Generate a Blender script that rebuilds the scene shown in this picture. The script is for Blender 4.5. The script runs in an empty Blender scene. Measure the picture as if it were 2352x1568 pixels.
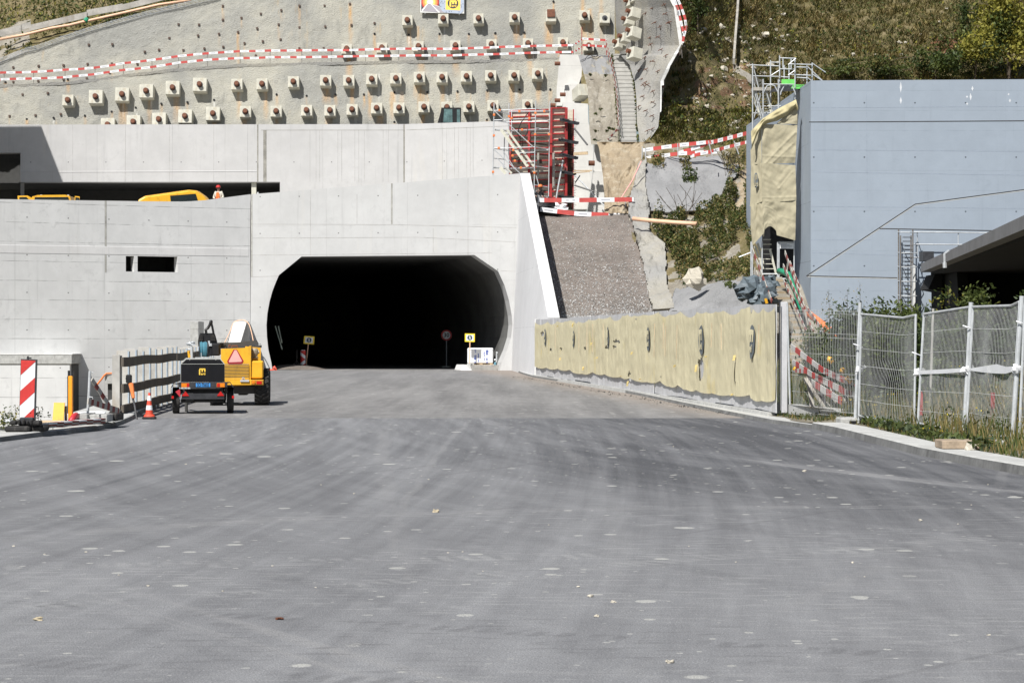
import bpy, math, random
from mathutils import Vector, Matrix, noise as mnoise
S = bpy.context.scene
COL = S.collection
rnd = random.Random(7)
F = 5500.0; H = 1.65; CU = 1176.0; HV = 778.0
PI = math.pi

def P(u, v, Y):
    """point seen at reference position (u, v) that stands Y metres away"""
    return Vector(((u-CU)*Y/F, Y, H+(HV-v)*Y/F))
def G(u, v, z=0.0):
    Y = F*(H-z)/(v-HV)
    return Vector(((u-CU)*Y/F, Y, z))
def XZ(u, v, Y):
    p = P(u, v, Y); return p.x, p.z

class MB:
    def __init__(s): s.v=[]; s.f=[]; s.m=[]; s.uv={}
    def add(s, vs, fs, mi=0):
        n=len(s.v); s.v += [Vector(a) for a in vs]
        for f in fs: s.f.append(tuple(n+i for i in f)); s.m.append(mi)
        return s
    def box(s, x0,x1,y0,y1,z0,z1, mi=0):
        return s.add([(x0,y0,z0),(x1,y0,z0),(x1,y1,z0),(x0,y1,z0),(x0,y0,z1),(x1,y0,z1),(x1,y1,z1),(x0,y1,z1)],
            [(0,3,2,1),(4,5,6,7),(0,1,5,4),(1,2,6,5),(2,3,7,6),(3,0,4,7)], mi)
    def bev(s, x0,x1,y0,y1,z0,z1, b, mi=0):
        """box with chamfered vertical and horizontal edges"""
        pts=[]
        for z,i in ((z0,b),(z0+b,0),(z1-b,0),(z1,b)):
            for (cx,cy) in ((x0+i,y0+b+i*0),(x0+b+i*0,y0+i),(x1-b,y0+i),(x1-i,y0+b),(x1-i,y1-b),(x1-b,y1-i),(x0+b,y1-i),(x0+i,y1-b)):
                pts.append((min(max(cx,x0+i),x1-i),min(max(cy,y0+i),y1-i),z))
        fs=[tuple(range(7,-1,-1)),tuple(range(24,32))]
        for k in range(3):
            for j in range(8):
                a=k*8+j; b2=k*8+(j+1)%8
                fs.append((a,b2,b2+8,a+8))
        return s.add(pts,fs,mi)
    def beam(s, a, b, w, h, mi=0, up=(0,0,1)):
        a=Vector(a); b=Vector(b); d=(b-a)
        if d.length<1e-6: return s
        d.normalize(); u=Vector(up)
        if abs(d.dot(u))>.98: u=Vector((0,1,0))
        r=d.cross(u).normalized(); t=r.cross(d).normalized()
        r*=w/2; t*=h/2
        return s.add([a-r-t,a+r-t,a+r+t,a-r+t,b-r-t,b+r-t,b+r+t,b-r+t],
            [(0,1,2,3),(4,7,6,5),(0,4,5,1),(1,5,6,2),(2,6,7,3),(3,7,4,0)], mi)
    def tube(s, pts, r, n=8, mi=0, cap=True):
        pts=[Vector(p) for p in pts]; k=len(pts)
        rs = r if isinstance(r,(list,tuple)) else [r]*k
        rings=[]; prev=None
        for i,p in enumerate(pts):
            d=(pts[min(i+1,k-1)]-pts[max(i-1,0)])
            if d.length<1e-9: d=Vector((0,0,1))
            d.normalize()
            if prev is None:
                ref=Vector((0,0,1)) if abs(d.z)<.9 else Vector((0,1,0))
                x=d.cross(ref).normalized()
            else:
                x=(prev-d*prev.dot(d))
                if x.length<1e-6: x=d.orthogonal()
                x.normalize()
            prev=x; y=d.cross(x)
            rings.append([p+(x*math.cos(2*PI*j/n)+y*math.sin(2*PI*j/n))*rs[i] for j in range(n)])
        vs=[q for g in rings for q in g]; fs=[]
        for i in range(k-1):
            for j in range(n):
                a=i*n+j; b=i*n+(j+1)%n
                fs.append((a,b,b+n,a+n))
        if cap:
            fs.append(tuple(range(n-1,-1,-1))); fs.append(tuple((k-1)*n+j for j in range(n)))
        return s.add(vs,fs,mi)
    def prism(s, poly, ext, mi=0, cap=True):
        """planar polygon (3-D points) extruded by vector ext"""
        n=len(poly); e=Vector(ext)
        vs=[Vector(p) for p in poly]+[Vector(p)+e for p in poly]
        fs=[(i,(i+1)%n,(i+1)%n+n,i+n) for i in range(n)]
        if cap: fs += [tuple(range(n-1,-1,-1)), tuple(range(n,2*n))]
        return s.add(vs,fs,mi)
    def lathe(s, prof, c=(0,0,0), n=16, mi=0, axis='z'):
        c=Vector(c); vs=[]; fs=[]
        for (r,h) in prof:
            for j in range(n):
                a=2*PI*j/n
                if axis=='z': q=Vector((r*math.cos(a),r*math.sin(a),h))
                elif axis=='y': q=Vector((r*math.cos(a),h,r*math.sin(a)))
                else: q=Vector((h,r*math.cos(a),r*math.sin(a)))
                vs.append(c+q)
        k=len(prof)
        for i in range(k-1):
            for j in range(n):
                a=i*n+j; b=i*n+(j+1)%n
                fs.append((a,b,b+n,a+n))
        fs.append(tuple(range(n-1,-1,-1))); fs.append(tuple((k-1)*n+j for j in range(n)))
        return s.add(vs,fs,mi)
    def grid(s, fn, nu, nv, mi=0, mif=None):
        n=len(s.v)
        for j in range(nv+1):
            for i in range(nu+1): s.v.append(Vector(fn(i/nu,j/nv)))
        for j in range(nv):
            for i in range(nu):
                a=n+j*(nu+1)+i
                s.f.append((a,a+1,a+nu+2,a+nu+1)); s.m.append(mif(i,j) if mif else mi)
        return s
    def quad(s,a,b,c,d,mi=0): return s.add([a,b,c,d],[(0,1,2,3)],mi)
    def blob(s, c, r, seed=0, amp=.25, mi=0, n=6):
        c=Vector(c); r=Vector(r) if hasattr(r,'__len__') else Vector((r,r,r))
        vs=[];fs=[]
        for i in range(n+1):
            th=PI*i/n
            for j in range(2*n):
                ph=PI*j/n
                d=Vector((math.sin(th)*math.cos(ph),math.sin(th)*math.sin(ph),math.cos(th)))
                k=1+amp*mnoise.noise(d*1.7+Vector((seed*3.1,seed*1.7,0)))*2
                vs.append(c+Vector((d.x*r.x,d.y*r.y,d.z*r.z))*k)
        for i in range(n):
            for j in range(2*n):
                a=i*2*n+j;b=i*2*n+(j+1)%(2*n)
                fs.append((a,a+2*n,b+2*n,b))
        return s.add(vs,fs,mi)

def tag(o,label=None,cat=None,group=None,kind=None):
    if label: o['label']=label
    if cat: o['category']=cat
    if group: o['group']=group
    if kind: o['kind']=kind
    return o
OFF={}
def thing(name,label,cat,loc=(0,0,0),group=None):
    o=bpy.data.objects.new(name,None); COL.objects.link(o); o.location=Vector(loc)
    o.empty_display_size=.3
    OFF[o]=Vector(loc); return tag(o,label,cat,group)
def build(name, mb, mats, parent=None, smooth=False, local=False, origin=None):
    """link mb as ONE mesh; coordinates are world unless local"""
    me=bpy.data.meshes.new(name)
    off=Vector((0,0,0))
    if parent is not None and not local: off=OFF.get(parent,Vector((0,0,0)))
    elif parent is None and not local:
        if origin is not None: off=Vector(origin)
        else:
            xs=[v.x for v in mb.v]; ys=[v.y for v in mb.v]; zs=[v.z for v in mb.v]
            off=Vector(((min(xs)+max(xs))/2,(min(ys)+max(ys))/2,min(zs)))
    me.from_pydata([v-off for v in mb.v],[],mb.f)
    if not isinstance(mats,(list,tuple)): mats=[mats]
    for m in mats: me.materials.append(m)
    if len(mats)>1: me.polygons.foreach_set('material_index',mb.m)
    if smooth: me.polygons.foreach_set('use_smooth',[True]*len(me.polygons))
    me.update()
    o=bpy.data.objects.new(name,me); COL.objects.link(o)
    if parent is not None: o.parent=parent; OFF[o]=off
    else:
        if not local: o.location=off
        OFF[o]=off
    return o
def struct(name,mb,mats,smooth=False,kind='structure'):
    o=build(name,mb,mats,smooth=smooth,origin=(0,0,0)); o['kind']=kind; return o
def dup(root,loc,rz=None,label=None,group=None):
    r=root.copy(); COL.objects.link(r); r.location=Vector(loc)
    if rz is not None: r.rotation_euler=(0,0,rz)
    if label: r['label']=label
    if group: r['group']=group
    for ch in list(root.children):
        c=ch.copy(); COL.objects.link(c); c.parent=r
        for g in list(ch.children):
            d=g.copy(); COL.objects.link(d); d.parent=c
    return r
_fonts={}
def textmesh(body,size,bold=0.0):
    """letters as mesh in the local XZ plane facing -Y, centred"""
    cu=bpy.data.curves.new('lettering','FONT'); cu.body=body; cu.size=size
    cu.align_x='CENTER'; cu.align_y='CENTER'; cu.offset=bold; cu.extrude=0.0; cu.resolution_u=3
    ob=bpy.data.objects.new('lettering',cu); COL.objects.link(ob)
    dg=bpy.context.evaluated_depsgraph_get()
    me=bpy.data.meshes.new_from_object(ob.evaluated_get(dg))
    vs=[Vector((v.co.x,0,v.co.y)) for v in me.vertices]; fs=[tuple(p.vertices) for p in me.polygons]
    bpy.data.objects.remove(ob); bpy.data.curves.remove(cu); bpy.data.meshes.remove(me)
    return vs,fs
def add_text(mb,body,size,o,ex=(1,0,0),ez=(0,0,1),bold=0.0,mi=0,sx=1.0):
    vs,fs=textmesh(body,size,bold); o=Vector(o); ex=Vector(ex); ez=Vector(ez)
    return mb.add([o+ex*v.x*sx+ez*v.z for v in vs],fs,mi)
def lerp(a,b,t): return a+(b-a)*t
def pl(pts,t):
    """point at fraction t (0..1) of a polyline by equal spans"""
    k=len(pts)-1; x=min(max(t,0),1)*k; i=min(int(x),k-1)
    return pts[i].lerp(pts[i+1],x-i)
def smooth_pl(pts,t):
    k=len(pts)-1; x=min(max(t,0),1)*k; i=min(int(x),k-1); f=x-i
    p0=pts[max(i-1,0)];p1=pts[i];p2=pts[i+1];p3=pts[min(i+2,k)]
    return 0.5*((2*p1)+(p2-p0)*f+(2*p0-5*p1+4*p2-p3)*f*f+(3*p1-p0-3*p2+p3)*f*f*f)
def nz(p,sc=1.0,oct=4):
    return mnoise.fractal(Vector(p)*sc,0.9,2.0,oct)
# ---------------------------------------------------------------- materials
class NT:
    def __init__(s,name,rough=.8,metal=0.0,spec=.5):
        s.m=bpy.data.materials.new(name); s.m.use_nodes=True; s.t=s.m.node_tree
        s.b=s.t.nodes['Principled BSDF']; s.b.inputs['Roughness'].default_value=rough
        s.b.inputs['Metallic'].default_value=metal
        s.b.inputs['Specular IOR Level'].default_value=spec
        s._pos=None
    def n(s,ty,**k):
        x=s.t.nodes.new(ty)
        for a,b in k.items(): setattr(x,a,b)
        return x
    def link(s,a,b): s.t.links.new(a,b)
    def put(s,sock,val):
        if hasattr(val,'is_linked'): s.link(val,sock)
        else:
            if sock.type=='RGBA' and len(val)==3: val=(*val,1)
            sock.default_value=val
    def pos(s):
        if s._pos is None: s._pos=s.n('ShaderNodeNewGeometry').outputs['Position']
        return s._pos
    def obj(s): return s.n('ShaderNodeTexCoord').outputs['Object']
    def vmap(s,vec,scale=(1,1,1),rot=(0,0,0),loc=(0,0,0)):
        x=s.n('ShaderNodeMapping'); s.link(vec,x.inputs['Vector'])
        x.inputs['Scale'].default_value=scale; x.inputs['Rotation'].default_value=rot; x.inputs['Location'].default_value=loc
        return x.outputs['Vector']
    def noise(s,vec,scale,detail=4,rough=.55,dist=0.0):
        x=s.n('ShaderNodeTexNoise'); s.link(vec,x.inputs['Vector'])
        x.inputs['Scale'].default_value=scale; x.inputs['Detail'].default_value=detail
        x.inputs['Roughness'].default_value=rough; x.inputs['Distortion'].default_value=dist
        return x.outputs['Fac']
    def vor(s,vec,scale,feature='F1',rand=1.0,out='Distance'):
        x=s.n('ShaderNodeTexVoronoi',feature=feature); s.link(vec,x.inputs['Vector'])
        x.inputs['Scale'].default_value=scale; x.inputs['Randomness'].default_value=rand
        return x.outputs[out]
    def ma(s,op,a,b=0.0,c=None,clamp=False):
        x=s.n('ShaderNodeMath',operation=op); x.use_clamp=clamp
        s.put(x.inputs[0],a); s.put(x.inputs[1],b)
        if c is not None: s.put(x.inputs[2],c)
        return x.outputs[0]
    def sep(s,vec):
        x=s.n('ShaderNodeSeparateXYZ'); s.link(vec,x.inputs[0]); return x.outputs
    def comb(s,a,b,c):
        x=s.n('ShaderNodeCombineXYZ')
        for i,q in enumerate((a,b,c)): s.put(x.inputs[i],q)
        return x.outputs[0]
    def step(s,v,lo,hi):
        x=s.n('ShaderNodeMapRange',interpolation_type='SMOOTHSTEP')
        s.put(x.inputs[0],v); s.put(x.inputs[1],lo); s.put(x.inputs[2],hi)
        return x.outputs[0]
    def mix(s,f,a,b,mode='MIX'):
        x=s.n('ShaderNodeMix',data_type='RGBA',blend_type=mode)
        s.put(x.inputs[0],f); s.put(x.inputs[6],a); s.put(x.inputs[7],b)
        return x.outputs[2]
    def attr(s,name):
        return s.n('ShaderNodeAttribute',attribute_name=name)
    def col(s,v): s.put(s.b.inputs['Base Color'],v)
    def rough(s,v): s.put(s.b.inputs['Roughness'],v)
    def bump(s,h,strength=.3,dist=.02):
        x=s.n('ShaderNodeBump'); s.put(x.inputs['Height'],h)
        x.inputs['Strength'].default_value=strength; x.inputs['Distance'].default_value=dist
        s.link(x.outputs[0],s.b.inputs['Normal'])

def mul(c,k): return tuple(min(1,x*k) for x in c[:3])
def simple(name,c,rough=.6,metal=0.0,var=.18,sc=6.0,bump=.1,spec=.5,dirt=None):
    t=NT(name,rough,metal,spec); p=t.obj()
    n1=t.noise(p,sc,5); n2=t.noise(p,sc*7,3)
    f=t.ma('ADD',t.ma('MULTIPLY',n1,.7),t.ma('MULTIPLY',n2,.3))
    f=t.step(f,.3,.7)
    c2=t.mix(f,mul(c,1-var),mul(c,1+var))
    if dirt is not None:
        d=t.step(t.noise(t.vmap(p,(1,1,.35)),sc*1.6,6,.65),.52,.72)
        c2=t.mix(t.ma('MULTIPLY',d,dirt[3]),c2,dirt[:3])
    t.col(c2)
    if bump: t.bump(n2,bump,.01)
    t.rough(t.ma('ADD',t.ma('MULTIPLY',n1,.2),rough-.1))
    return t.m

def formed_concrete(name,c,zs=0.95,xs=3.8,zo=0.0,xo=0.0,line=.9,tone=(.9,1.08),stain=.35,vert=1.0,horiz=1.0,tie=(1.9,1.9),ang=0.0,mottle=0.5,warm=(.60,.55,.45)):
    """fair-faced cast concrete: board joints, tie holes, damp streaks"""
    t=NT(name,.78,0,.3); p=t.vmap(t.pos(),rot=(0,0,-ang)) if ang else t.pos()
    x,y,z=t.sep(p)
    big=t.noise(p,.35,5,.6); mid=t.noise(p,1.7,6,.62); fine=t.noise(p,22,4,.6)
    f=t.ma('ADD',t.ma('ADD',t.ma('MULTIPLY',big,.5),t.ma('MULTIPLY',mid,.35)),t.ma('MULTIPLY',fine,.15))
    base=t.mix(t.step(f,.3,.7),mul(c,tone[0]),mul(c,tone[1]))
    # board-to-board tone
    cell=t.comb(t.ma('FLOOR',t.ma('DIVIDE',t.ma('ADD',x,xo),xs)),0.0,t.ma('FLOOR',t.ma('DIVIDE',t.ma('ADD',z,zo),zs)))
    wn=t.n('ShaderNodeTexWhiteNoise'); t.link(cell,wn.inputs['Vector'])
    base=t.mix(t.ma('MULTIPLY',wn.outputs['Value'],.16),base,mul(c,.8))
    # mottled damp patches
    pt=t.step(t.noise(p,2.3,7,.7,.4),.53,.66)
    base=t.mix(t.ma('MULTIPLY',t.ma('MULTIPLY',pt,t.step(big,.42,.6)),mottle*.5),base,mul(c,.72))
    st=t.step(t.noise(t.vmap(p,(2.4,2.4,.13)),1.5,6,.7),.54,.74)
    base=t.mix(t.ma('MULTIPLY',st,stain),base,mul(c,.66))
    st2=t.step(t.noise(t.vmap(p,(1.2,1.2,.1),loc=(9,3,0)),1.1,4,.6),.6,.8)
    base=t.mix(t.ma('MULTIPLY',st2,stain*.6),base,warm)
    wob=t.ma('MULTIPLY',t.ma('SUBTRACT',t.noise(p,.8,3),.5),.05)
    ln=0.0
    if horiz:
        fz=t.ma('ABSOLUTE',t.ma('SUBTRACT',t.ma('FRACT',t.ma('DIVIDE',t.ma('ADD',t.ma('ADD',z,zo),wob),zs)),.5))
        l1=t.ma('MULTIPLY',t.step(fz,.5-.022/zs,.5-.008/zs),t.ma('MULTIPLY',t.step(t.noise(p,1.3,4),.32,.62),horiz))
        ln=l1
    if vert:
        fx=t.ma('ABSOLUTE',t.ma('SUBTRACT',t.ma('FRACT',t.ma('DIVIDE',t.ma('ADD',x,xo),xs)),.5))
        l2=t.ma('MULTIPLY',t.step(fx,.5-.020/xs,.5-.006/xs),t.ma('MULTIPLY',t.step(t.noise(p,.9,4),.3,.6),vert))
        ln=t.ma('MAXIMUM',ln,l2)
    base=t.mix(t.ma('MULTIPLY',ln,line),base,mul(c,.42))
    if tie:
        hx=t.ma('SUBTRACT',t.ma('FRACT',t.ma('DIVIDE',t.ma('ADD',x,xo+.6),tie[0])),.5)
        hz=t.ma('SUBTRACT',t.ma('FRACT',t.ma('DIVIDE',t.ma('ADD',z,zo+.45),tie[1])),.5)
        d=t.ma('SQRT',t.ma('ADD',t.ma('POWER',t.ma('MULTIPLY',hx,tie[0]),2),t.ma('POWER',t.ma('MULTIPLY',hz,tie[1]),2)))
        base=t.mix(t.ma('SUBTRACT',1.0,t.step(d,.022,.045)),base,mul(c,.3))
    t.col(base)
    t.bump(t.ma('ADD',t.ma('MULTIPLY',fine,.25),t.ma('MULTIPLY',mid,.5)),.25,.02)
    return t.m

def shotcrete(name,c,c2,rust=True,sc=1.0,stain_attr=False):
    t=NT(name,.95,0,.15); p=t.pos()
    big=t.noise(p,.22*sc,5,.6); mid=t.noise(p,1.1*sc,6,.65); fine=t.noise(p,9*sc,5,.7); gr=t.vor(p,14*sc)
    base=t.mix(t.step(big,.38,.62),c,c2)
    base=t.mix(t.ma('MULTIPLY',t.step(mid,.4,.7),.45),base,mul(c,1.25))
    base=t.mix(t.ma('MULTIPLY',t.step(fine,.5,.75),.35),base,mul(c,.5))
    dk=t.step(t.noise(t.vmap(p,(1,1,.25)),.9*sc,6,.68),.55,.72)
    base=t.mix(t.ma('MULTIPLY',dk,.45),base,mul(c,.6))
    if rust:
        s1=t.step(t.noise(t.vmap(p,(1.7,1.7,.09)),1.3,5,.65),.6,.76)
        base=t.mix(t.ma('MULTIPLY',s1,.45),base,(.50,.36,.19))
        s2=t.step(t.noise(t.vmap(p,(4,4,.35),loc=(5,1,2)),1.6,6,.7),.66,.74)
        base=t.mix(t.ma('MULTIPLY',s2,.55),base,(.72,.71,.66))
    if stain_attr:
        a=t.attr('stain'); r,g,b=t.sep(a.outputs['Color'])
        base=t.mix(t.ma('MULTIPLY',r,1.0,clamp=True),base,(.56,.34,.15))
        base=t.mix(t.ma('MULTIPLY',g,1.0,clamp=True),base,(.80,.79,.74))
        base=t.mix(t.ma('MULTIPLY',b,.7),base,(.13,.12,.09))
    t.col(base)
    h=t.ma('ADD',t.ma('ADD',t.ma('MULTIPLY',mid,1.2),t.ma('MULTIPLY',fine,.8)),t.ma('MULTIPLY',gr,.5))
    t.bump(h,.8,.06)
    return t.m

def soil(name,cols,sc=1.0,bump=.8,pebble=None):
    """rough ground: three noise-mixed colours plus pale stones"""
    t=NT(name,.97,0,.1); p=t.pos()
    a=t.noise(p,.35*sc,6,.65,.3); b=t.noise(p,2.1*sc,7,.72); f=t.noise(p,12*sc,4,.7)
    c=t.mix(t.step(a,.4,.6),cols[0],cols[1])
    c=t.mix(t.step(b,.5,.66),c,cols[2])
    c=t.mix(t.ma('MULTIPLY',t.step(f,.45,.8),.5),c,mul(cols[1],.45))
    if pebble:
        v=t.vor(t.vmap(p,(1,1,1.5)),pebble[0]); m=t.ma('SUBTRACT',1.0,t.step(v,pebble[1],pebble[1]+.05))
        m=t.ma('MULTIPLY',m,t.step(t.noise(p,.9*sc,5,.7),pebble[2],pebble[2]+.12))
        c=t.mix(m,c,pebble[3])
    t.col(c); t.bump(t.ma('ADD',b,t.ma('MULTIPLY',f,.6)),bump,.12)
    return t.m

def leafmat(name,c1,c2,trans=.25):
    t=NT(name,.55,0,.3)
    gi=t.n('ShaderNodeNewGeometry').outputs['Random Per Island']
    c=t.mix(gi,c1,c2); big=t.noise(t.pos(),.8,3)
    c=t.mix(t.ma('MULTIPLY',t.step(big,.4,.65),.5),c,mul(c1,.55))
    t.col(c)
    tr=t.n('ShaderNodeBsdfTranslucent'); t.link(c,tr.inputs['Color'])
    ms=t.n('ShaderNodeMixShader'); ms.inputs[0].default_value=trans
    t.link(t.b.outputs[0],ms.inputs[1]); t.link(tr.outputs[0],ms.inputs[2])
    t.link(ms.outputs[0],t.t.nodes['Material Output'].inputs['Surface'])
    return t.m

M={}
GREY=(.62,.61,.59)
M['wall']=formed_concrete('formed_concrete_wall',(.635,.635,.625),zs=.98,xs=4.15,zo=.3,xo=.2,horiz=1.0,vert=.4,stain=.42,mottle=.9)
M['portal']=formed_concrete('formed_concrete_portal',(.52,.52,.512),zs=2.9,xs=4.3,zo=1.1,xo=1.2,horiz=.25,vert=.3,stain=.3,tie=(2.1,1.95))
M['upper']=formed_concrete('formed_concrete_upper',(.515,.508,.50),zs=9,xs=4.5,zo=0,xo=2.3,horiz=0,vert=.55,stain=.5,tie=(2.25,2.3))
M['wing']=formed_concrete('formed_concrete_wing',(.68,.68,.685),zs=2.8,xs=30,zo=.6,xo=0,horiz=.35,vert=0,stain=.2,tie=None)
M['pale']=formed_concrete('old_pale_concrete',(.46,.45,.42),zs=1.3,xs=50,horiz=.3,vert=0,stain=.55,tie=None,tone=(.8,1.15))
M['blue']=formed_concrete('blue_grey_concrete',(.325,.375,.435),zs=.81,xs=4.1,zo=.45,xo=.5,horiz=.4,vert=.14,stain=.2,tie=(2.05,2.2),line=.45,tone=(.93,1.06),mottle=.35,warm=(.42,.47,.54))
M['shot']=shotcrete('sprayed_concrete',(.30,.297,.272),(.425,.41,.35),stain_attr=True)
M['shot2']=shotcrete('sprayed_concrete_slope',(.30,.295,.28),(.37,.35,.30),rust=False)
M['shot3']=shotcrete('sprayed_concrete_grey_patch',(.25,.25,.25),(.33,.33,.33),rust=False,sc=.8)
M['darkcon']=simple('dark_grey_and_shade',(.06,.06,.058),.9,var=.3,sc=.5)  # near-black grey; shade is in the colour where it lines recesses
M['tunnel']=simple('tunnel_lining',(.10,.10,.095),.9,var=.3,sc=.5)  # concrete lining coloured dark to hold the shade of the bore
M['block']=simple('cast_block',(.54,.525,.445),.85,var=.14,sc=3,dirt=(.40,.32,.20,.5))
M['kerbface']=simple('dirty_kerb_face',(.17,.17,.165),.9,var=.3,sc=2,bump=.4,dirt=(.08,.08,.078,.7))
M['pave']=simple('pavement_concrete',(.47,.47,.45),.88,var=.15,sc=3,bump=.3,dirt=(.33,.32,.29,.5))
M['voiddark']=simple('deep_shade_concrete',(.006,.006,.006),.95,var=.3,sc=.5)  # near-black colour carries the shade under the bridge
M['kerb']=simple('kerb_concrete',(.42,.42,.40),.85,var=.2,sc=5,bump=.4,dirt=(.2,.19,.18,.6))
M['capcon']=simple('coping_concrete',(.68,.68,.66),.8,var=.12,sc=2)
M['platebrown']=simple('brown_corroded_plate',(.095,.062,.048),.85,var=.3,sc=9)
M['pale2']=formed_concrete('pale_site_concrete',(.60,.59,.56),zs=1.3,xs=50,horiz=.3,vert=0,stain=.5,tie=None,tone=(.85,1.1))
M['wire']=simple('pale_wire',(.52,.53,.52),.6,var=.1,bump=0)
M['rust']=simple('rusty_iron',(.155,.06,.032),.8,var=.35,sc=9)
M['steel']=simple('galvanised_steel',(.56,.58,.59),.45,metal=.25,var=.15,sc=5)
M['rod']=simple('dull_steel_rod',(.20,.18,.16),.6,metal=.3,var=.3,sc=8)
M['dkmetal']=simple('dark_metal',(.035,.036,.04),.5,var=.3,sc=6)
M['black']=simple('black_plastic',(.012,.012,.013),.45,var=.3,sc=6)
M['rubber']=simple('worn_rubber',(.022,.021,.02),.8,var=.4,sc=9,bump=.4,dirt=(.12,.11,.10,.4))
M['blackpaint']=simple('black_enamel',(.008,.008,.010),.65,var=.2,sc=4,dirt=(.03,.03,.03,.3),spec=.2)
M['greybody']=simple('pale_grey_hood',(.46,.46,.43),.5,var=.08,sc=2)
M['yellow']=simple('yellow_paint',(.80,.42,.025),.42,var=.1,sc=3,bump=.08,dirt=(.25,.12,.03,.45))
M['orange']=simple('orange_plastic',(.80,.22,.06),.5,var=.12,sc=4)
M['orangebright']=simple('bright_orange_plastic',(.95,.36,.02),.5,var=.08,sc=4)
M['red']=simple('red_film',(.55,.035,.03),.5,var=.15,sc=4,dirt=(.18,.03,.03,.35))
M['redsteel']=simple('red_painted_steel',(.33,.02,.02),.55,var=.3,sc=2,dirt=(.35,.30,.27,.35))
M['fadedred']=simple('faded_red_tape',(.52,.075,.065),.6,var=.15,sc=3,dirt=(.3,.12,.1,.3))
M['white']=simple('white_film',(.78,.79,.80),.5,var=.06,sc=4,dirt=(.5,.5,.48,.35))
M['dirtywhite']=simple('weathered_white_paint',(.42,.40,.36),.8,var=.2,sc=6,dirt=(.2,.18,.16,.5))
M['dirtyred']=simple('weathered_red_paint',(.24,.06,.05),.8,var=.25,sc=6,dirt=(.25,.22,.2,.5))
M['cone']=simple('cone_rubber',(.68,.08,.04),.55,var=.12,sc=6)
M['boards']=simple('grey_weathered_boards',(.40,.385,.35),.88,var=.25,sc=1.4,bump=.3,dirt=(.20,.16,.11,.5))
M['wood']=simple('raw_timber',(.55,.42,.27),.85,var=.22,sc=3,bump=.3,dirt=(.35,.25,.15,.5))
M['darkwood']=simple('dark_timber_and_shade',(.085,.07,.055),.85,var=.3,sc=4,bump=.3)  # also colours the painted shadow strips on the formwork
M['oldwood']=simple('grey_old_plank',(.34,.32,.28),.9,var=.3,sc=3,bump=.4)
M['ply']=simple('form_plywood',(.62,.56,.45),.7,var=.18,sc=1.5,dirt=(.40,.38,.34,.6))
M['alu']=simple('aluminium_cream',(.68,.66,.55),.45,metal=.2,var=.1,sc=4)
M['bluehose']=simple('blue_hose',(.10,.27,.34),.5,var=.15,sc=6)
M['green']=simple('green_plastic',(.02,.28,.15),.45,var=.2,sc=5)
M['brightgreen']=simple('bright_green_board',(.16,.62,.12),.5,var=.1,sc=4)
M['tarp']=simple('slate_tarpaulin',(.11,.14,.16),.55,var=.3,sc=4)
M['glass']=simple('dark_window_glass',(.012,.018,.018),.08,var=.2,sc=2,bump=0)
M['redpipe']=simple('red_pipe_plastic',(.52,.035,.05),.45,var=.15,sc=4)
M['platecol']=simple('blue_number_plate',(.06,.30,.72),.4,var=.05,sc=4,bump=0)
M['ink']=simple('dark_lettering',(.015,.02,.03),.5,var=.1,bump=0)
M['signblue']=simple('dark_blue_sign_film',(.015,.05,.10),.45,var=.1,bump=0)
M['signyellow']=simple('yellow_sign_film',(.90,.66,.04),.45,var=.05,bump=0)
M['logoyellow']=simple('amber_logo_film',(.95,.62,.08),.5,var=.05,bump=0)
M['pink']=simple('pale_pink_reflector',(.80,.42,.38),.4,var=.06,bump=0)
M['darkred']=simple('dark_red_reflector',(.36,.02,.03),.35,var=.1,bump=0)
M['amberlens']=simple('amber_lens',(.75,.22,.01),.25,var=.1,bump=0)
M['redlens']=simple('red_lens',(.5,.012,.01),.25,var=.1,bump=0)
M['skin']=simple('skin',(.40,.23,.16),.6,var=.1,bump=0)
M['hivis']=simple('orange_hi_vis_cloth',(.95,.20,.05),.8,var=.1,sc=8)
M['cream']=simple('cream_cloth',(.60,.57,.48),.85,var=.12,sc=8)
M['helmet']=simple('red_helmet_plastic',(.55,.03,.03),.35,var=.08)
M['trouser']=simple('grey_work_cloth',(.10,.11,.12),.9,var=.2,sc=8)
M['bluewrap']=simple('blue_print',(.05,.10,.42),.5,var=.1,bump=0)
M['wrap']=simple('white_plastic_wrap',(.82,.83,.84),.35,var=.05,sc=3,bump=.2)
M['limestone']=simple('pale_limestone',(.50,.46,.38),.9,var=.2,sc=4,bump=.5)
M['darkstone']=simple('grey_stone',(.30,.29,.27),.9,var=.25,sc=4,bump=.5)
M['stonemix']=simple('yellow_stone',(.42,.36,.25),.9,var=.25,sc=4,bump=.5)
M['bark']=simple('bark',(.09,.07,.05),.9,var=.3,sc=8,bump=.5)
M['sleeve']=simple('salmon_pipe',(.80,.50,.33),.6,var=.1,sc=3)
M['leaf']=leafmat('leaf_green',(.055,.080,.018),(.13,.155,.04))
M['leafdk']=leafmat('leaf_dark',(.025,.045,.012),(.07,.10,.025))
M['leafyel']=leafmat('leaf_yellow',(.20,.20,.03),(.38,.34,.07),.3)
M['leafgrey']=leafmat('leaf_greyish',(.045,.07,.032),(.12,.15,.08))
M['straw']=leafmat('dry_grass',(.20,.15,.055),(.36,.29,.12))
M['grassg']=leafmat('rough_grass',(.095,.095,.028),(.215,.19,.065))
M['flower']=leafmat('yellow_flower',(.75,.55,.02),(.85,.70,.05))
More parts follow.
